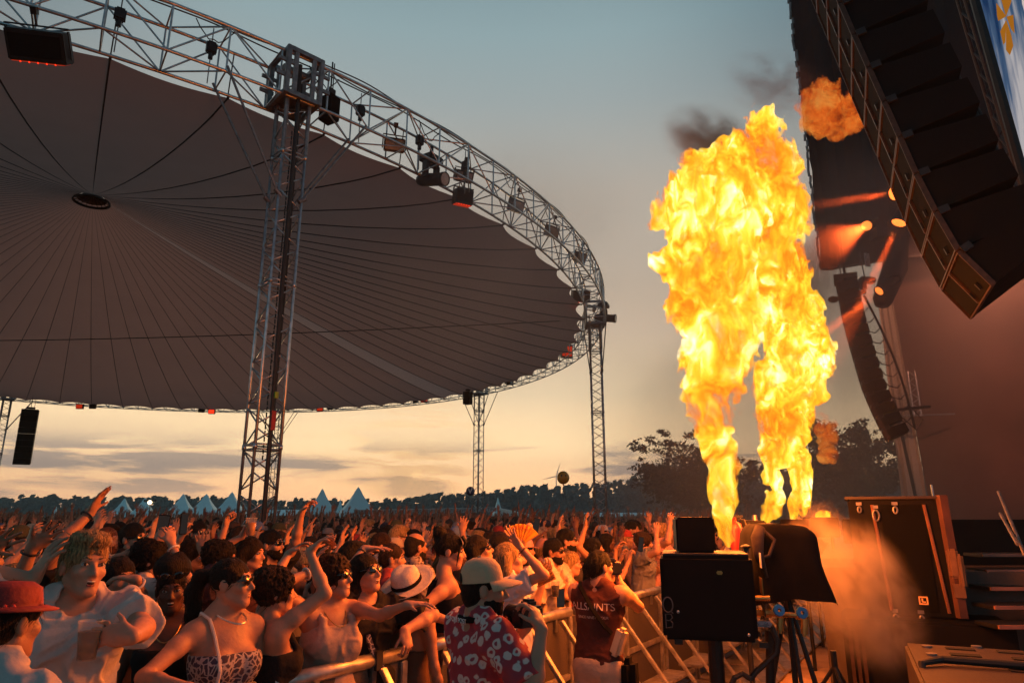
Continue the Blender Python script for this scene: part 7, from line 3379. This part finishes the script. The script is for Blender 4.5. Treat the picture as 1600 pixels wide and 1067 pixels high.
def flame_mat(name, dens, strength, hot):
    m = bpy.data.materials.new(name)
    m.use_nodes = True
    N, L = m.node_tree.nodes, m.node_tree.links
    N.clear()
    o = N.new('ShaderNodeOutputMaterial')
    tc = N.new('ShaderNodeTexCoord')
    mp = N.new('ShaderNodeMapping')
    mp.inputs['Scale'].default_value = (1, 1, .6)
    L.new(tc.outputs['Object'], mp.inputs[0])
    wn = N.new('ShaderNodeTexNoise')
    wn.inputs['Scale'].default_value = 3.2
    wn.inputs['Detail'].default_value = 2.0
    L.new(mp.outputs[0], wn.inputs[0])
    sc = N.new('ShaderNodeVectorMath')
    sc.operation = 'SCALE'
    sc.inputs[3].default_value = .5
    L.new(wn.outputs['Color'], sc.inputs[0])
    ad = N.new('ShaderNodeVectorMath')
    ad.operation = 'ADD'
    L.new(mp.outputs[0], ad.inputs[0])
    L.new(sc.outputs[0], ad.inputs[1])
    n1 = N.new('ShaderNodeTexNoise')
    n1.inputs['Scale'].default_value = 8.5
    n1.inputs['Detail'].default_value = 6.0
    n1.inputs['Roughness'].default_value = .58
    n1.inputs['Distortion'].default_value = .6
    L.new(ad.outputs[0], n1.inputs[0])
    n2 = N.new('ShaderNodeTexNoise')
    n2.inputs['Scale'].default_value = 1.5
    n2.inputs['Detail'].default_value = 1.0
    L.new(tc.outputs['Object'], n2.inputs[0])
    ad2 = N.new('ShaderNodeMath')
    ad2.operation = 'MULTIPLY_ADD'
    L.new(n2.outputs[0], ad2.inputs[0])
    ad2.inputs[1].default_value = .85
    ad2.inputs[2].default_value = -.437
    ad3 = N.new('ShaderNodeMath')
    L.new(ad2.outputs[0], ad3.inputs[0])
    L.new(n1.outputs[0], ad3.inputs[1])
    col = N.new('ShaderNodeValToRGB')
    e = col.color_ramp.elements
    for _ in range(3):
        e.new(.5)
    for el, (p, c) in zip(e, ((.30, (.70, .06, .003)), (.41, (1.0, .24, .010)), (.49, (1.0, .50, .018)), (.58, (1.0, .66, .06)), (.70, (1.0, .94, .60)))):
        el.position = p
        el.color = (*c, 1)
    L.new(ad3.outputs[0], col.inputs[0])
    st = N.new('ShaderNodeMapRange')
    st.inputs[1].default_value = .32
    st.inputs[2].default_value = .70
    st.inputs[3].default_value = strength * .85
    st.inputs[4].default_value = strength * hot
    L.new(ad3.outputs[0], st.inputs[0])
    de = N.new('ShaderNodeMapRange')
    de.inputs[1].default_value = .33
    de.inputs[2].default_value = .46
    de.inputs[3].default_value = 0
    de.inputs[4].default_value = dens
    L.new(ad3.outputs[0], de.inputs[0])
    em = N.new('ShaderNodeEmission')
    L.new(col.outputs[0], em.inputs[0])
    ml = N.new('ShaderNodeMath')
    ml.operation = 'MULTIPLY'
    L.new(st.outputs[0], ml.inputs[0])
    L.new(de.outputs[0], ml.inputs[1])
    L.new(ml.outputs[0], em.inputs[1])
    ab = N.new('ShaderNodeVolumeAbsorption')
    ab.inputs[0].default_value = (0, 0, 0, 1)
    L.new(de.outputs[0], ab.inputs[1])
    sm = N.new('ShaderNodeAddShader')
    L.new(em.outputs[0], sm.inputs[0])
    L.new(ab.outputs[0], sm.inputs[1])
    L.new(sm.outputs[0], o.inputs['Volume'])
    m.cycles.volume_step_rate = .25
    return m


def flame(bl, D, label, seed, m, h=.013, amp=1.0, jit=.5, full=False):
    f = flame_field(bl, D, h, seed, jit, amp, full)
    V, F = f.mesh()
    base = at_y(bl[0][0], bl[0][1], D)
    V = V - np.array(base)
    o = np_obj('flame', V, F, m, loc=base)
    return tag(o, label, 'flame')


M['flame'] = flame_mat('fire', 30, 1.25, 1.55)
flame(FA, 5.0, 'tall roaring yellow flame column of the nearest fire machine, broad ball on top', 21, M['flame'])
flame(FB, 7.4, 'second yellow flame column rising behind and right of the first', 31, M['flame'], .02)
flame(FC, 9.6, 'thin wavering flame pair of the third fire machine further off', 41, M['flame'], .02, .42, .3, True)

M['flame_red'] = flame_mat('fire_red', 9, .75, 1.1)
for nd_ in M['flame_red'].node_tree.nodes:
    if nd_.type == 'MAP_RANGE' and abs(nd_.inputs[4].default_value - 9) < .01:
        nd_.inputs[1].default_value, nd_.inputs[2].default_value = .42, .64
    if nd_.type == 'MAPPING':
        nd_.inputs['Scale'].default_value = (1.0, 1.0, .9)
    if nd_.type == 'VALTORGB':
        for el, c in zip(nd_.color_ramp.elements, ((.30, .015, .002), (.8, .055, .004), (1, .12, .008), (1, .20, .02), (1, .36, .06))):
            el.color = (*c, 1)
flame([(1268, 165, 22), (1290, 150, 24), (1285, 180, 26), (1315, 165, 24), (1335, 190, 16), (1300, 195, 18), (1262, 195, 10)], 9.0, 'burning orange burst high up before the black scrim', 51, M['flame_red'], .022, 1.5, .5, True)
flame([(1288, 665, 14), (1296, 680, 12), (1290, 700, 12), (1300, 712, 10), (1282, 715, 8)], 8.2, 'small dull orange puff right of the second flame column', 61, M['flame_red'], .018, 1.0, .5, True)
flame([(1278, 806, 5), (1286, 803, 6), (1294, 805, 6)], 11.2, 'low flame licking on the furthest fire machine', 71, M['flame'], .018, .2, .3, True)
# ------------------------------------------------------------------ fire machines in the pit
M['brass'] = mat('brass', (.55, .32, .10), .35, .9, .2, 20)
M['bluehandle'] = mat('blue_handle', (.01, .12, .45), .4)


def fire_machine():
    c = at_y(1122, 943, 4.5)
    root = empty('fire_machine', (c.x, c.y, 0), 0, 'big black fire machine box on a stand in the foreground, flame rising behind it', 'fire machine')
    o = Vector((c.x, c.y, 0))
    rot = rotz(R(-13))
    top = at_y(1110, 868, 4.5).z
    bot = at_y(1110, 1002, 4.5).z
    h = top - bot
    b = MB()
    b.box((0, .26, bot + h / 2), (.565, .52, h), rot, bevel=.022)
    b.build('housing', M['black'], root)
    b = MB()
    b.box((0, .26, top + .006), (.53, .48, .012), rot, bevel=.004)
    b.build('top_plate', mat('top_plate', (.035, .03, .026), .6, .2, .3, 12), root)
    for sx in (-.25, .25):
        for sy in (.03, .45):
            b = MB()
            b.box(rot @ Vector((sx, sy, 0)) + Vector((0, .0, bot - .012)), (.05, .05, .03), rot)
            b.build('foot', M['blackmetal'], root)
    # faint markings: a ring and a rounded block
    b = MB()
    fp = lambda x, z: rot @ Vector((x, .26 - .263, 0)) + Vector((0, 0, bot + z)) - rot @ Vector((0, .26, 0)) + Vector((0, .26, 0))
    b.path([fp(-.245 + .030 * math.cos(a), .205 + .045 * math.sin(a)) for a in [i * math.pi / 9 for i in range(18)]], .0045, 4, closed=True)
    b.path([fp(x, z) for x, z in ((-.262, .15), (-.228, .15), (-.222, .13), (-.235, .115), (-.222, .10), (-.225, .075), (-.262, .07))], .0045, 4, closed=True)
    b.path([fp(x, z) for x, z in ((-.262, .113), (-.238, .113))], .004, 4)
    b.path([fp(x, z) for x, z in ((-.232, .17), (-.215, .155))], .0045, 4)
    b.build('marking', mat('marking_grey', (.09, .085, .085), .6), root)
    b = MB()
    for (x, z) in ((-.185, .165), (.225, .045)):
        b.ball(fp(x, z), .010, 8, 6)
    b.build('screw', M['alu'], root)
    b = MB()
    b.box(fp(.08, h - .10), (.035, .02, .022), rot, bevel=.005)
    b.build('painted_glint', M['brass'], root)  # brass coloured block standing in for an orange reflection on the box front
    # side stickers
    for (y, z, sx, sz, m) in ((.12, .47, .09, .09, M['white']), (.20, .31, .16, .10, M['brass']), (.15, .17, .12, .07, M['blackmetal'])):
        b = MB()
        b.box(rot @ Vector((.2835, y - .0, 0)) + Vector((0, .0, bot + z)), (.003, sx, sz), rot)
        b.build('sticker', m, root)
    # small box on top, valve knob, nozzle
    b = MB()
    c2 = at_y(1091, 836, 4.62) - o
    hh = at_y(1091, 811, 4.62).z - top
    b.box((c2.x, c2.y + .12, top + hh / 2 + .013), (.245, .26, hh), rotz(R(-8)), bevel=.012)
    b.build('control_box', M['black'], root)
    b = MB()
    k = at_y(1166, 862, 4.75) - o
    b.tube((k.x, k.y, top), (k.x, k.y, top + .035), .016, 10)
    b.ball((k.x, k.y, top + .045), .034, 12, 6, sc=(1, 1, .4))
    b.build('valve_knob', M['blackmetal'], root)
    b = MB()
    nz = at_y(1138, 860, 5.0) - o
    b.lathe([(.03, top - .1), (.03, top), (.018, top + .03), (.014, top + .03)], (nz.x, nz.y, 0), 14)
    b.build('nozzle', M['alu_dark'], root)
    s_ = MB()
    s_.tube((.03, .24, -.05), (.03, .24, bot), .036, 12)
    s_.tube((.03, .24, bot - .28), (.03, .24, bot), .048, 12)
    s_.build('stand_pole', M['blackmetal'], root)
    for a in range(3):
        s_ = MB()
        t = a * 2.09 + .3
        s_.tube((.03, .24, .55), (.03 + .5 * math.cos(t), .24 + .5 * math.sin(t), -.03), .02, 8)
        s_.build('leg', M['blackmetal'], root)
    # pipes with blue valves on the side
    v = MB()
    pa = at_y(1172, 956, 4.62) - o
    pb = at_y(1262, 962, 4.72) - o
    v.tube(pa, pb, .016, 10)
    for t in (.12, .3, .52, .85):
        q = pa.lerp(pb, t)
        v.tube(q - Vector((.02, 0, 0)), q + Vector((.02, 0, 0)), .026, 8)
    for (u, v0, v1) in ((1219, 962, 985), (1257, 966, 990)):
        v.tube(at_y(u, v0, 4.68) - o, at_y(u, v1, 4.68) - o, .022, 10)
        v.tube(at_y(u, v1 - 3, 4.68) - o, at_y(u, v1 + 4, 4.68) - o, .012, 10)
    v.tube(at_y(1172, 934, 4.62) - o, at_y(1202, 934, 4.62) - o, .016, 10)
    v.build('gas_pipe', M['brass'], root)
    for (u, v0) in ((1217, 953), (1253, 957)):
        q = MB()
        c3 = at_y(u, v0, 4.60) - o
        q.lathe([(.012, -.012), (.034, -.012), (.037, 0), (.034, .012), (.012, .012), (.012, -.012)], c3, 14, Matrix.Rotation(R(80), 3, 'X'))
        q.build('valve_handle', M['bluehandle'], root)
    q = MB()
    q.box(at_y(1188, 974, 4.6) - o, (.13, .05, .035), rotz(-.1), bevel=.008)
    q.build('manifold', mat('manifold_steel', (.35, .33, .4), .3, .8, .2, 20), root)
    q = MB()
    pts = [at_y(u, v, 4.6) - o for u, v in ((1205, 978), (1214, 1000), (1212, 1020), (1196, 1036), (1180, 1050), (1172, 1062))]
    q.path(pts, .018, 8)
    q.build('hose', M['cable'], root)
    q = MB()
    q.path([at_y(u, v, 4.4) - o for u, v in ((1172, 1060), (1160, 1052), (1148, 1058), (1140, 1075))], .016, 8)
    q.build('hose', M['cable'], root)
    b = MB()
    b.tube(at_y(1204, 985, 4.75) - o, at_y(1204, 1100, 4.75) - o, .03, 10)
    b.build('second_pole', M['blackmetal'], root)
    return root


fire_machine()


def covered_device():
    D = 4.85
    c = at_y(1242, 940, D)
    root = empty('covered_device', (c.x, c.y, 0), 0, 'device under a black cloth cover on a tripod beside the fire machine', 'covered device')
    zt, zb = at_y(1242, 819, D).z, at_y(1242, 940, D).z
    vs, fs = [], []
    n, m_ = 48, 16
    for j in range(m_ + 1):
        t = j / m_
        for i in range(n):
            a = 2 * math.pi * i / n
            # rounded rectangle that flares towards its hem
            w, d = .225 + .045 * t ** 1.5, .20 + .06 * t
            k = (abs(math.cos(a)) ** 5 + abs(math.sin(a)) ** 5) ** (-1 / 5)
            fold = 1 + (.05 * t) * math.sin(5 * a + 1.0) + .03 * t * math.sin(11 * a)
            x, y = w * k * math.cos(a) * fold, d * k * math.sin(a) * fold
            z = zt + (zb - zt) * t + .02 * t * math.sin(3 * a)
            if t < .12:
                f = (t / .12) ** .5
                x, y = x * (.80 + .20 * f), y * (.80 + .20 * f)
            if t > .5 and math.cos(a) > .3:
                x += .05 * (t - .5) * 2
            z -= .03 * max(0, math.cos(a)) * (1 - t)
            vs.append((x, y + .2, z + .012 * mnoise.noise((x * 9, y * 9, t * 4))))
    for j in range(m_):
        for i in range(n):
            fs.append((j * n + i, j * n + (i + 1) % n, (j + 1) * n + (i + 1) % n, (j + 1) * n + i))
    fs.append(tuple(range(n))[::-1])
    b = MB()
    b.add(vs, fs)
    b.build('cloth_cover', M['blackcloth'], root, smooth=True)
    # loose fold at the upper left corner
    b = MB()
    pts = [(-.20, -.03, zt - .02), (-.235, -.06, zt - .09), (-.24, -.07, zt - .20), (-.19, -.05, zt - .34)]
    b.path(pts, .03, 8, rs=[.035, .045, .035, .012])
    b.path([(-.20, -.03, zt - .02), (-.12, -.06, zt - .10), (-.17, -.075, zt - .20), (-.235, -.075, zt - .22)], .012, 6)
    b.build('cloth_fold', mat('cloth_fold', (.05, .035, .03), .85, 0, .2, 9, .3, 30), root, smooth=True)
    for k, a in enumerate((.3, 2.4, 4.6, 5.4)):
        l = MB()
        l.tube((.03, .2, zb + .02), (.03 + .38 * math.cos(a), .2 + .38 * math.sin(a), -.03), .014, 8)
        l.build('leg', M['blackmetal'], root)
    l = MB()
    l.tube((.03, .2, .15), (.03, .2, zb + .2), .02, 8)
    for (a0, a1) in ((.3, 2.4), (2.4, 4.6), (4.6, .3)):
        l.tube((.03 + .22 * math.cos(a0), .2 + .22 * math.sin(a0), .38), (.03 + .22 * math.cos(a1), .2 + .22 * math.sin(a1), .38), .008, 6)
    l.build('tripod_spreader', M['blackmetal'], root)


covered_device()


def small_machine(u0, u1, vt, D, label, legs=True, two=False):
    a, c = at_y(u0, vt, D), at_y(u1, vt, D)
    w = c.x - a.x
    root = empty('fire_machine', ((a.x + c.x) / 2, D, 0), 0, label, 'fire machine')
    h = .30
    b = MB()
    b.box((0, .2, a.z - h / 2), (w, .4, h), rotz(R(-8)), bevel=.012)
    b.build('housing', M['black'], root)
    if two:
        b = MB()
        b.box((-.02, .16, a.z - h - .16), (w * 1.08, .42, .30), rotz(R(-8)), bevel=.012)
        b.build('lower_housing', M['black'], root)
    b = MB()
    b.lathe([(.03, a.z), (.022, a.z + .05), (.016, a.z + .05)], (w * .25, .2, 0), 12)
    b.build('nozzle', M['alu_dark'], root)
    for sx in (-1, 1):
        b = MB()
        b.tube((sx * w * .36, .2, a.z - h), (sx * w * .36, .2, -.03), .025, 8)
        b.build('leg', M['blackmetal'], root)
    return root


small_machine(1161, 1201, 813, 6.6, 'second black fire machine of two stacked boxes behind the first', two=True)
small_machine(1223, 1266, 811, 9.4, 'third black fire machine under the thin flame pair')
small_machine(1268, 1312, 808, 11.0, 'furthest fire machine with a small low flame, near the stage edge')

# extinguisher, tripods, ball and cables on the sand
p = at_y(1149, 838, 6.2)
r_ = empty('fire_extinguisher', p, 0, 'red fire extinguisher hanging between the first two fire machines', 'extinguisher')
b = MB()
b.lathe([(0, -.22), (.065, -.21), (.07, -.18), (.07, .06), (.055, .11), (.02, .13), (.02, .16), (0, .16)], n=18)
b.build('bottle', mat('extinguisher_red', (.16, .006, .005), .4, 0, .1, 6), r_, smooth=True)
b = MB()
b.path([(.02, 0, .15), (.08, -.02, .14), (.11, -.02, .02), (.10, -.02, -.1)], .010, 6)
b.box((.03, 0, .17), (.09, .025, .02))
b.build('hose', M['cable'], r_)

for k, (u, D, lab) in enumerate(((1300, 5.4, 'black folding tripod stand right of the covered device'), (1335, 4.7, 'dark scaffold tube frame lying beside the riser'))):
    c = at_y(u, 1000, D)
    r_ = empty('tripod_stand', (c.x, c.y, 0), .4 * k, lab, 'stand')
    for a in range(3):
        b = MB()
        t = a * 2.09 + .5 + k
        b.tube((0, 0, .85 - .2 * k), (.62 * math.cos(t), .62 * math.sin(t), -.03), .014, 8)
        b.build('leg', M['blackmetal'], r_)
    b = MB()
    b.tube((0, 0, .3), (0, 0, .95 - .2 * k), .022, 8)
    b.build('column', M['blackmetal'], r_)
    b = MB()
    for (a0, a1) in ((0, 1), (1, 2), (2, 0)):
        t0, t1 = a0 * 2.09 + .5 + k, a1 * 2.09 + .5 + k
        b.tube((.42 * math.cos(t0), .42 * math.sin(t0), .26), (.42 * math.cos(t1), .42 * math.sin(t1), .26), .009, 6)
    b.build('spreader', M['blackmetal'], r_)

c = at_z(1306, 1012, .14)
b = MB()
b.ball((0, 0, 0), .085, 24, 16)
o = b.build('ball', mat('silver_ball', (.36, .40, .45), .35, .2, .2, 8), smooth=True)
o.location = c
tag(o, 'silver grey ball lying on the sand near the riser', 'ball')
rng = random.Random(8)
b = MB()
for k in range(4):
    pts = []
    x, y = 1.5 + .3 * k, 4.0
    for i in range(24):
        y += .16
        x += .08 + .05 * math.sin(i * .6 + k * 2)
        pts.append((x, y, .05))
    b.path(pts, .012, 5)
tag(b.build('pit_cables', M['cable'], origin=(1.5, 4, 0)), 'loose black cables trailing over the sand below the fire machines', 'cable')
HAZE_D = .0009
# ------------------------------------------------------------------ light of the fire
def fire_lamp(p, e, r=.35, col=(1.0, .19, .022)):
    ld = bpy.data.lights.new('fire_light', 'POINT')
    ld.energy = e
    ld.color = col
    ld.shadow_soft_size = r
    o = bpy.data.objects.new('fire_light', ld)
    o.location = p
    COL.objects.link(o)


FE = 1.2
fire_lamp(at_y(1075, 640, 4.9), 170 * FE, .30)
fire_lamp(at_y(1065, 500, 4.9), 190 * FE, .35)
fire_lamp(at_y(990, 370, 4.9), 170 * FE, .40)
fire_lamp(at_y(1175, 720, 5.6), 120 * FE, .25)
fire_lamp(at_y(1180, 560, 4.3), 110 * FE, .35)
fire_lamp(at_y(1285, 640, 7.4), 150 * FE, .35)
fire_lamp(at_y(1172, 690, 8.4), 150 * FE, .30)
fire_lamp(at_y(1085, 770, 5.3), 130 * FE, .2)
fire_lamp(at_y(1225, 770, 6.2), 120 * FE, .2)
fire_lamp(at_y(1290, 740, 10.2), 50 * FE, .30)


# ------------------------------------------------------------------ smoke and haze
def smoke_mat(name, dens, col, scale, soft=.55, lo=.42, hi=.62, absorb=None, emis=None):
    m = bpy.data.materials.new(name)
    m.use_nodes = True
    N, L = m.node_tree.nodes, m.node_tree.links
    N.clear()
    o = N.new('ShaderNodeOutputMaterial')
    v = N.new('ShaderNodeVolumePrincipled')
    v.inputs['Color'].default_value = (*col, 1)
    v.inputs['Anisotropy'].default_value = .2
    if absorb:
        v.inputs['Absorption Color'].default_value = (*absorb, 1)
    tc = N.new('ShaderNodeTexCoord')
    no = N.new('ShaderNodeTexNoise')
    no.inputs['Scale'].default_value = scale
    no.inputs['Detail'].default_value = 4
    no.inputs['Distortion'].default_value = .5
    L.new(tc.outputs['Object'], no.inputs[0])
    ln = N.new('ShaderNodeVectorMath')
    ln.operation = 'LENGTH'
    L.new(tc.outputs['Object'], ln.inputs[0])
    fo = N.new('ShaderNodeMapRange')
    fo.interpolation_type = 'SMOOTHSTEP'
    fo.inputs[1].default_value = 1.0
    fo.inputs[2].default_value = soft * .4
    L.new(ln.outputs['Value'], fo.inputs[0])
    mr = N.new('ShaderNodeMapRange')
    mr.inputs[1].default_value = lo
    mr.inputs[2].default_value = hi
    mr.inputs[3].default_value = 0
    mr.inputs[4].default_value = dens
    L.new(no.outputs[0], mr.inputs[0])
    mu = N.new('ShaderNodeMath')
    mu.operation = 'MULTIPLY'
    L.new(fo.outputs[0], mu.inputs[0])
    L.new(mr.outputs[0], mu.inputs[1])
    L.new(mu.outputs[0], v.inputs['Density'])
    L.new(v.outputs[0], o.inputs['Volume'])
    m.cycles.volume_step_rate = .6
    return m


def smoke(u, v, D, rx, ry, rz_, m, label, tilt=0):
    b = MB()
    b.ball((0, 0, 0), 1.0, 20, 12)
    o = b.build('smoke', m, smooth=True)
    o.location = at_y(u, v, D)
    o.scale = (rx, ry, rz_)
    o.rotation_euler = (0, tilt, 0)
    return tag(o, label, 'smoke', kind='stuff')


smoke(1110, 222, 5.35, .52, .35, .30, smoke_mat('smoke_dark', 9, (.24, .19, .165), 2.2, lo=.36), 'dark smoke curling off the top of the flame ball', .5)
smoke(1215, 135, 7.0, .75, .4, .45, smoke_mat('smoke_thin', 2.6, (.45, .30, .27), 2.4), 'thin pinkish smoke beside the orange burst', .4)
smoke(1275, 430, 8.4, .5, .5, .9, smoke_mat('smoke_grey', 3.2, (.16, .13, .12), 1.9, lo=.38), 'grey smoke right of the flame columns')
smoke(1335, 920, 5.9, .50, .45, .78, smoke_mat('smoke_pit', 6.5, (.9, .8, .7), 2.4, lo=.40, hi=.62), 'pale smoke drifting before the subwoofer, lit orange', -.5)
smoke(1270, 640, 14.0, 6.0, 3.4, 5.2, smoke_mat('smoke_far', .34, (.62, .52, .47), 1.8, lo=.25), 'hazy smoke over the far end of the pit and the grey tree')
smoke(1450, 430, 12.2, 4.2, 2.2, 3.6, smoke_mat('smoke_stage', .34, (.8, .66, .60), 1.5, lo=.2), 'reddish stage smoke around the orange lights under the scrim')
smoke(770, 410, 16.0, 5.0, 4.0, 3.8, smoke_mat('smoke_veil', .13, (.8, .68, .62), 1.6, lo=.3), 'thin reddish smoke veil drifting below the right part of the canopy')

hz = MB()
hz.add([(-1400, -90, -1.1), (1400, -90, -1.1), (1400, 820, -1.1), (-1400, 820, -1.1), (-1400, -90, 62), (1400, -90, 62), (1400, 820, 62), (-1400, 820, 62)],
       [(3, 2, 1, 0), (4, 5, 6, 7), (0, 1, 5, 4), (1, 2, 6, 5), (2, 3, 7, 6), (3, 0, 4, 7)])
hm = bpy.data.materials.new('evening_haze')
hm.use_nodes = True
N, L = hm.node_tree.nodes, hm.node_tree.links
N.clear()
o_ = N.new('ShaderNodeOutputMaterial')
v_ = N.new('ShaderNodeVolumePrincipled')
v_.inputs['Color'].default_value = (.60, .82, .95, 1)
v_.inputs['Density'].default_value = HAZE_D
v_.inputs['Anisotropy'].default_value = .1
L.new(v_.outputs[0], o_.inputs['Volume'])
tag(hz.build('haze', hm), 'thin evening haze over the whole field', 'haze', kind='stuff')
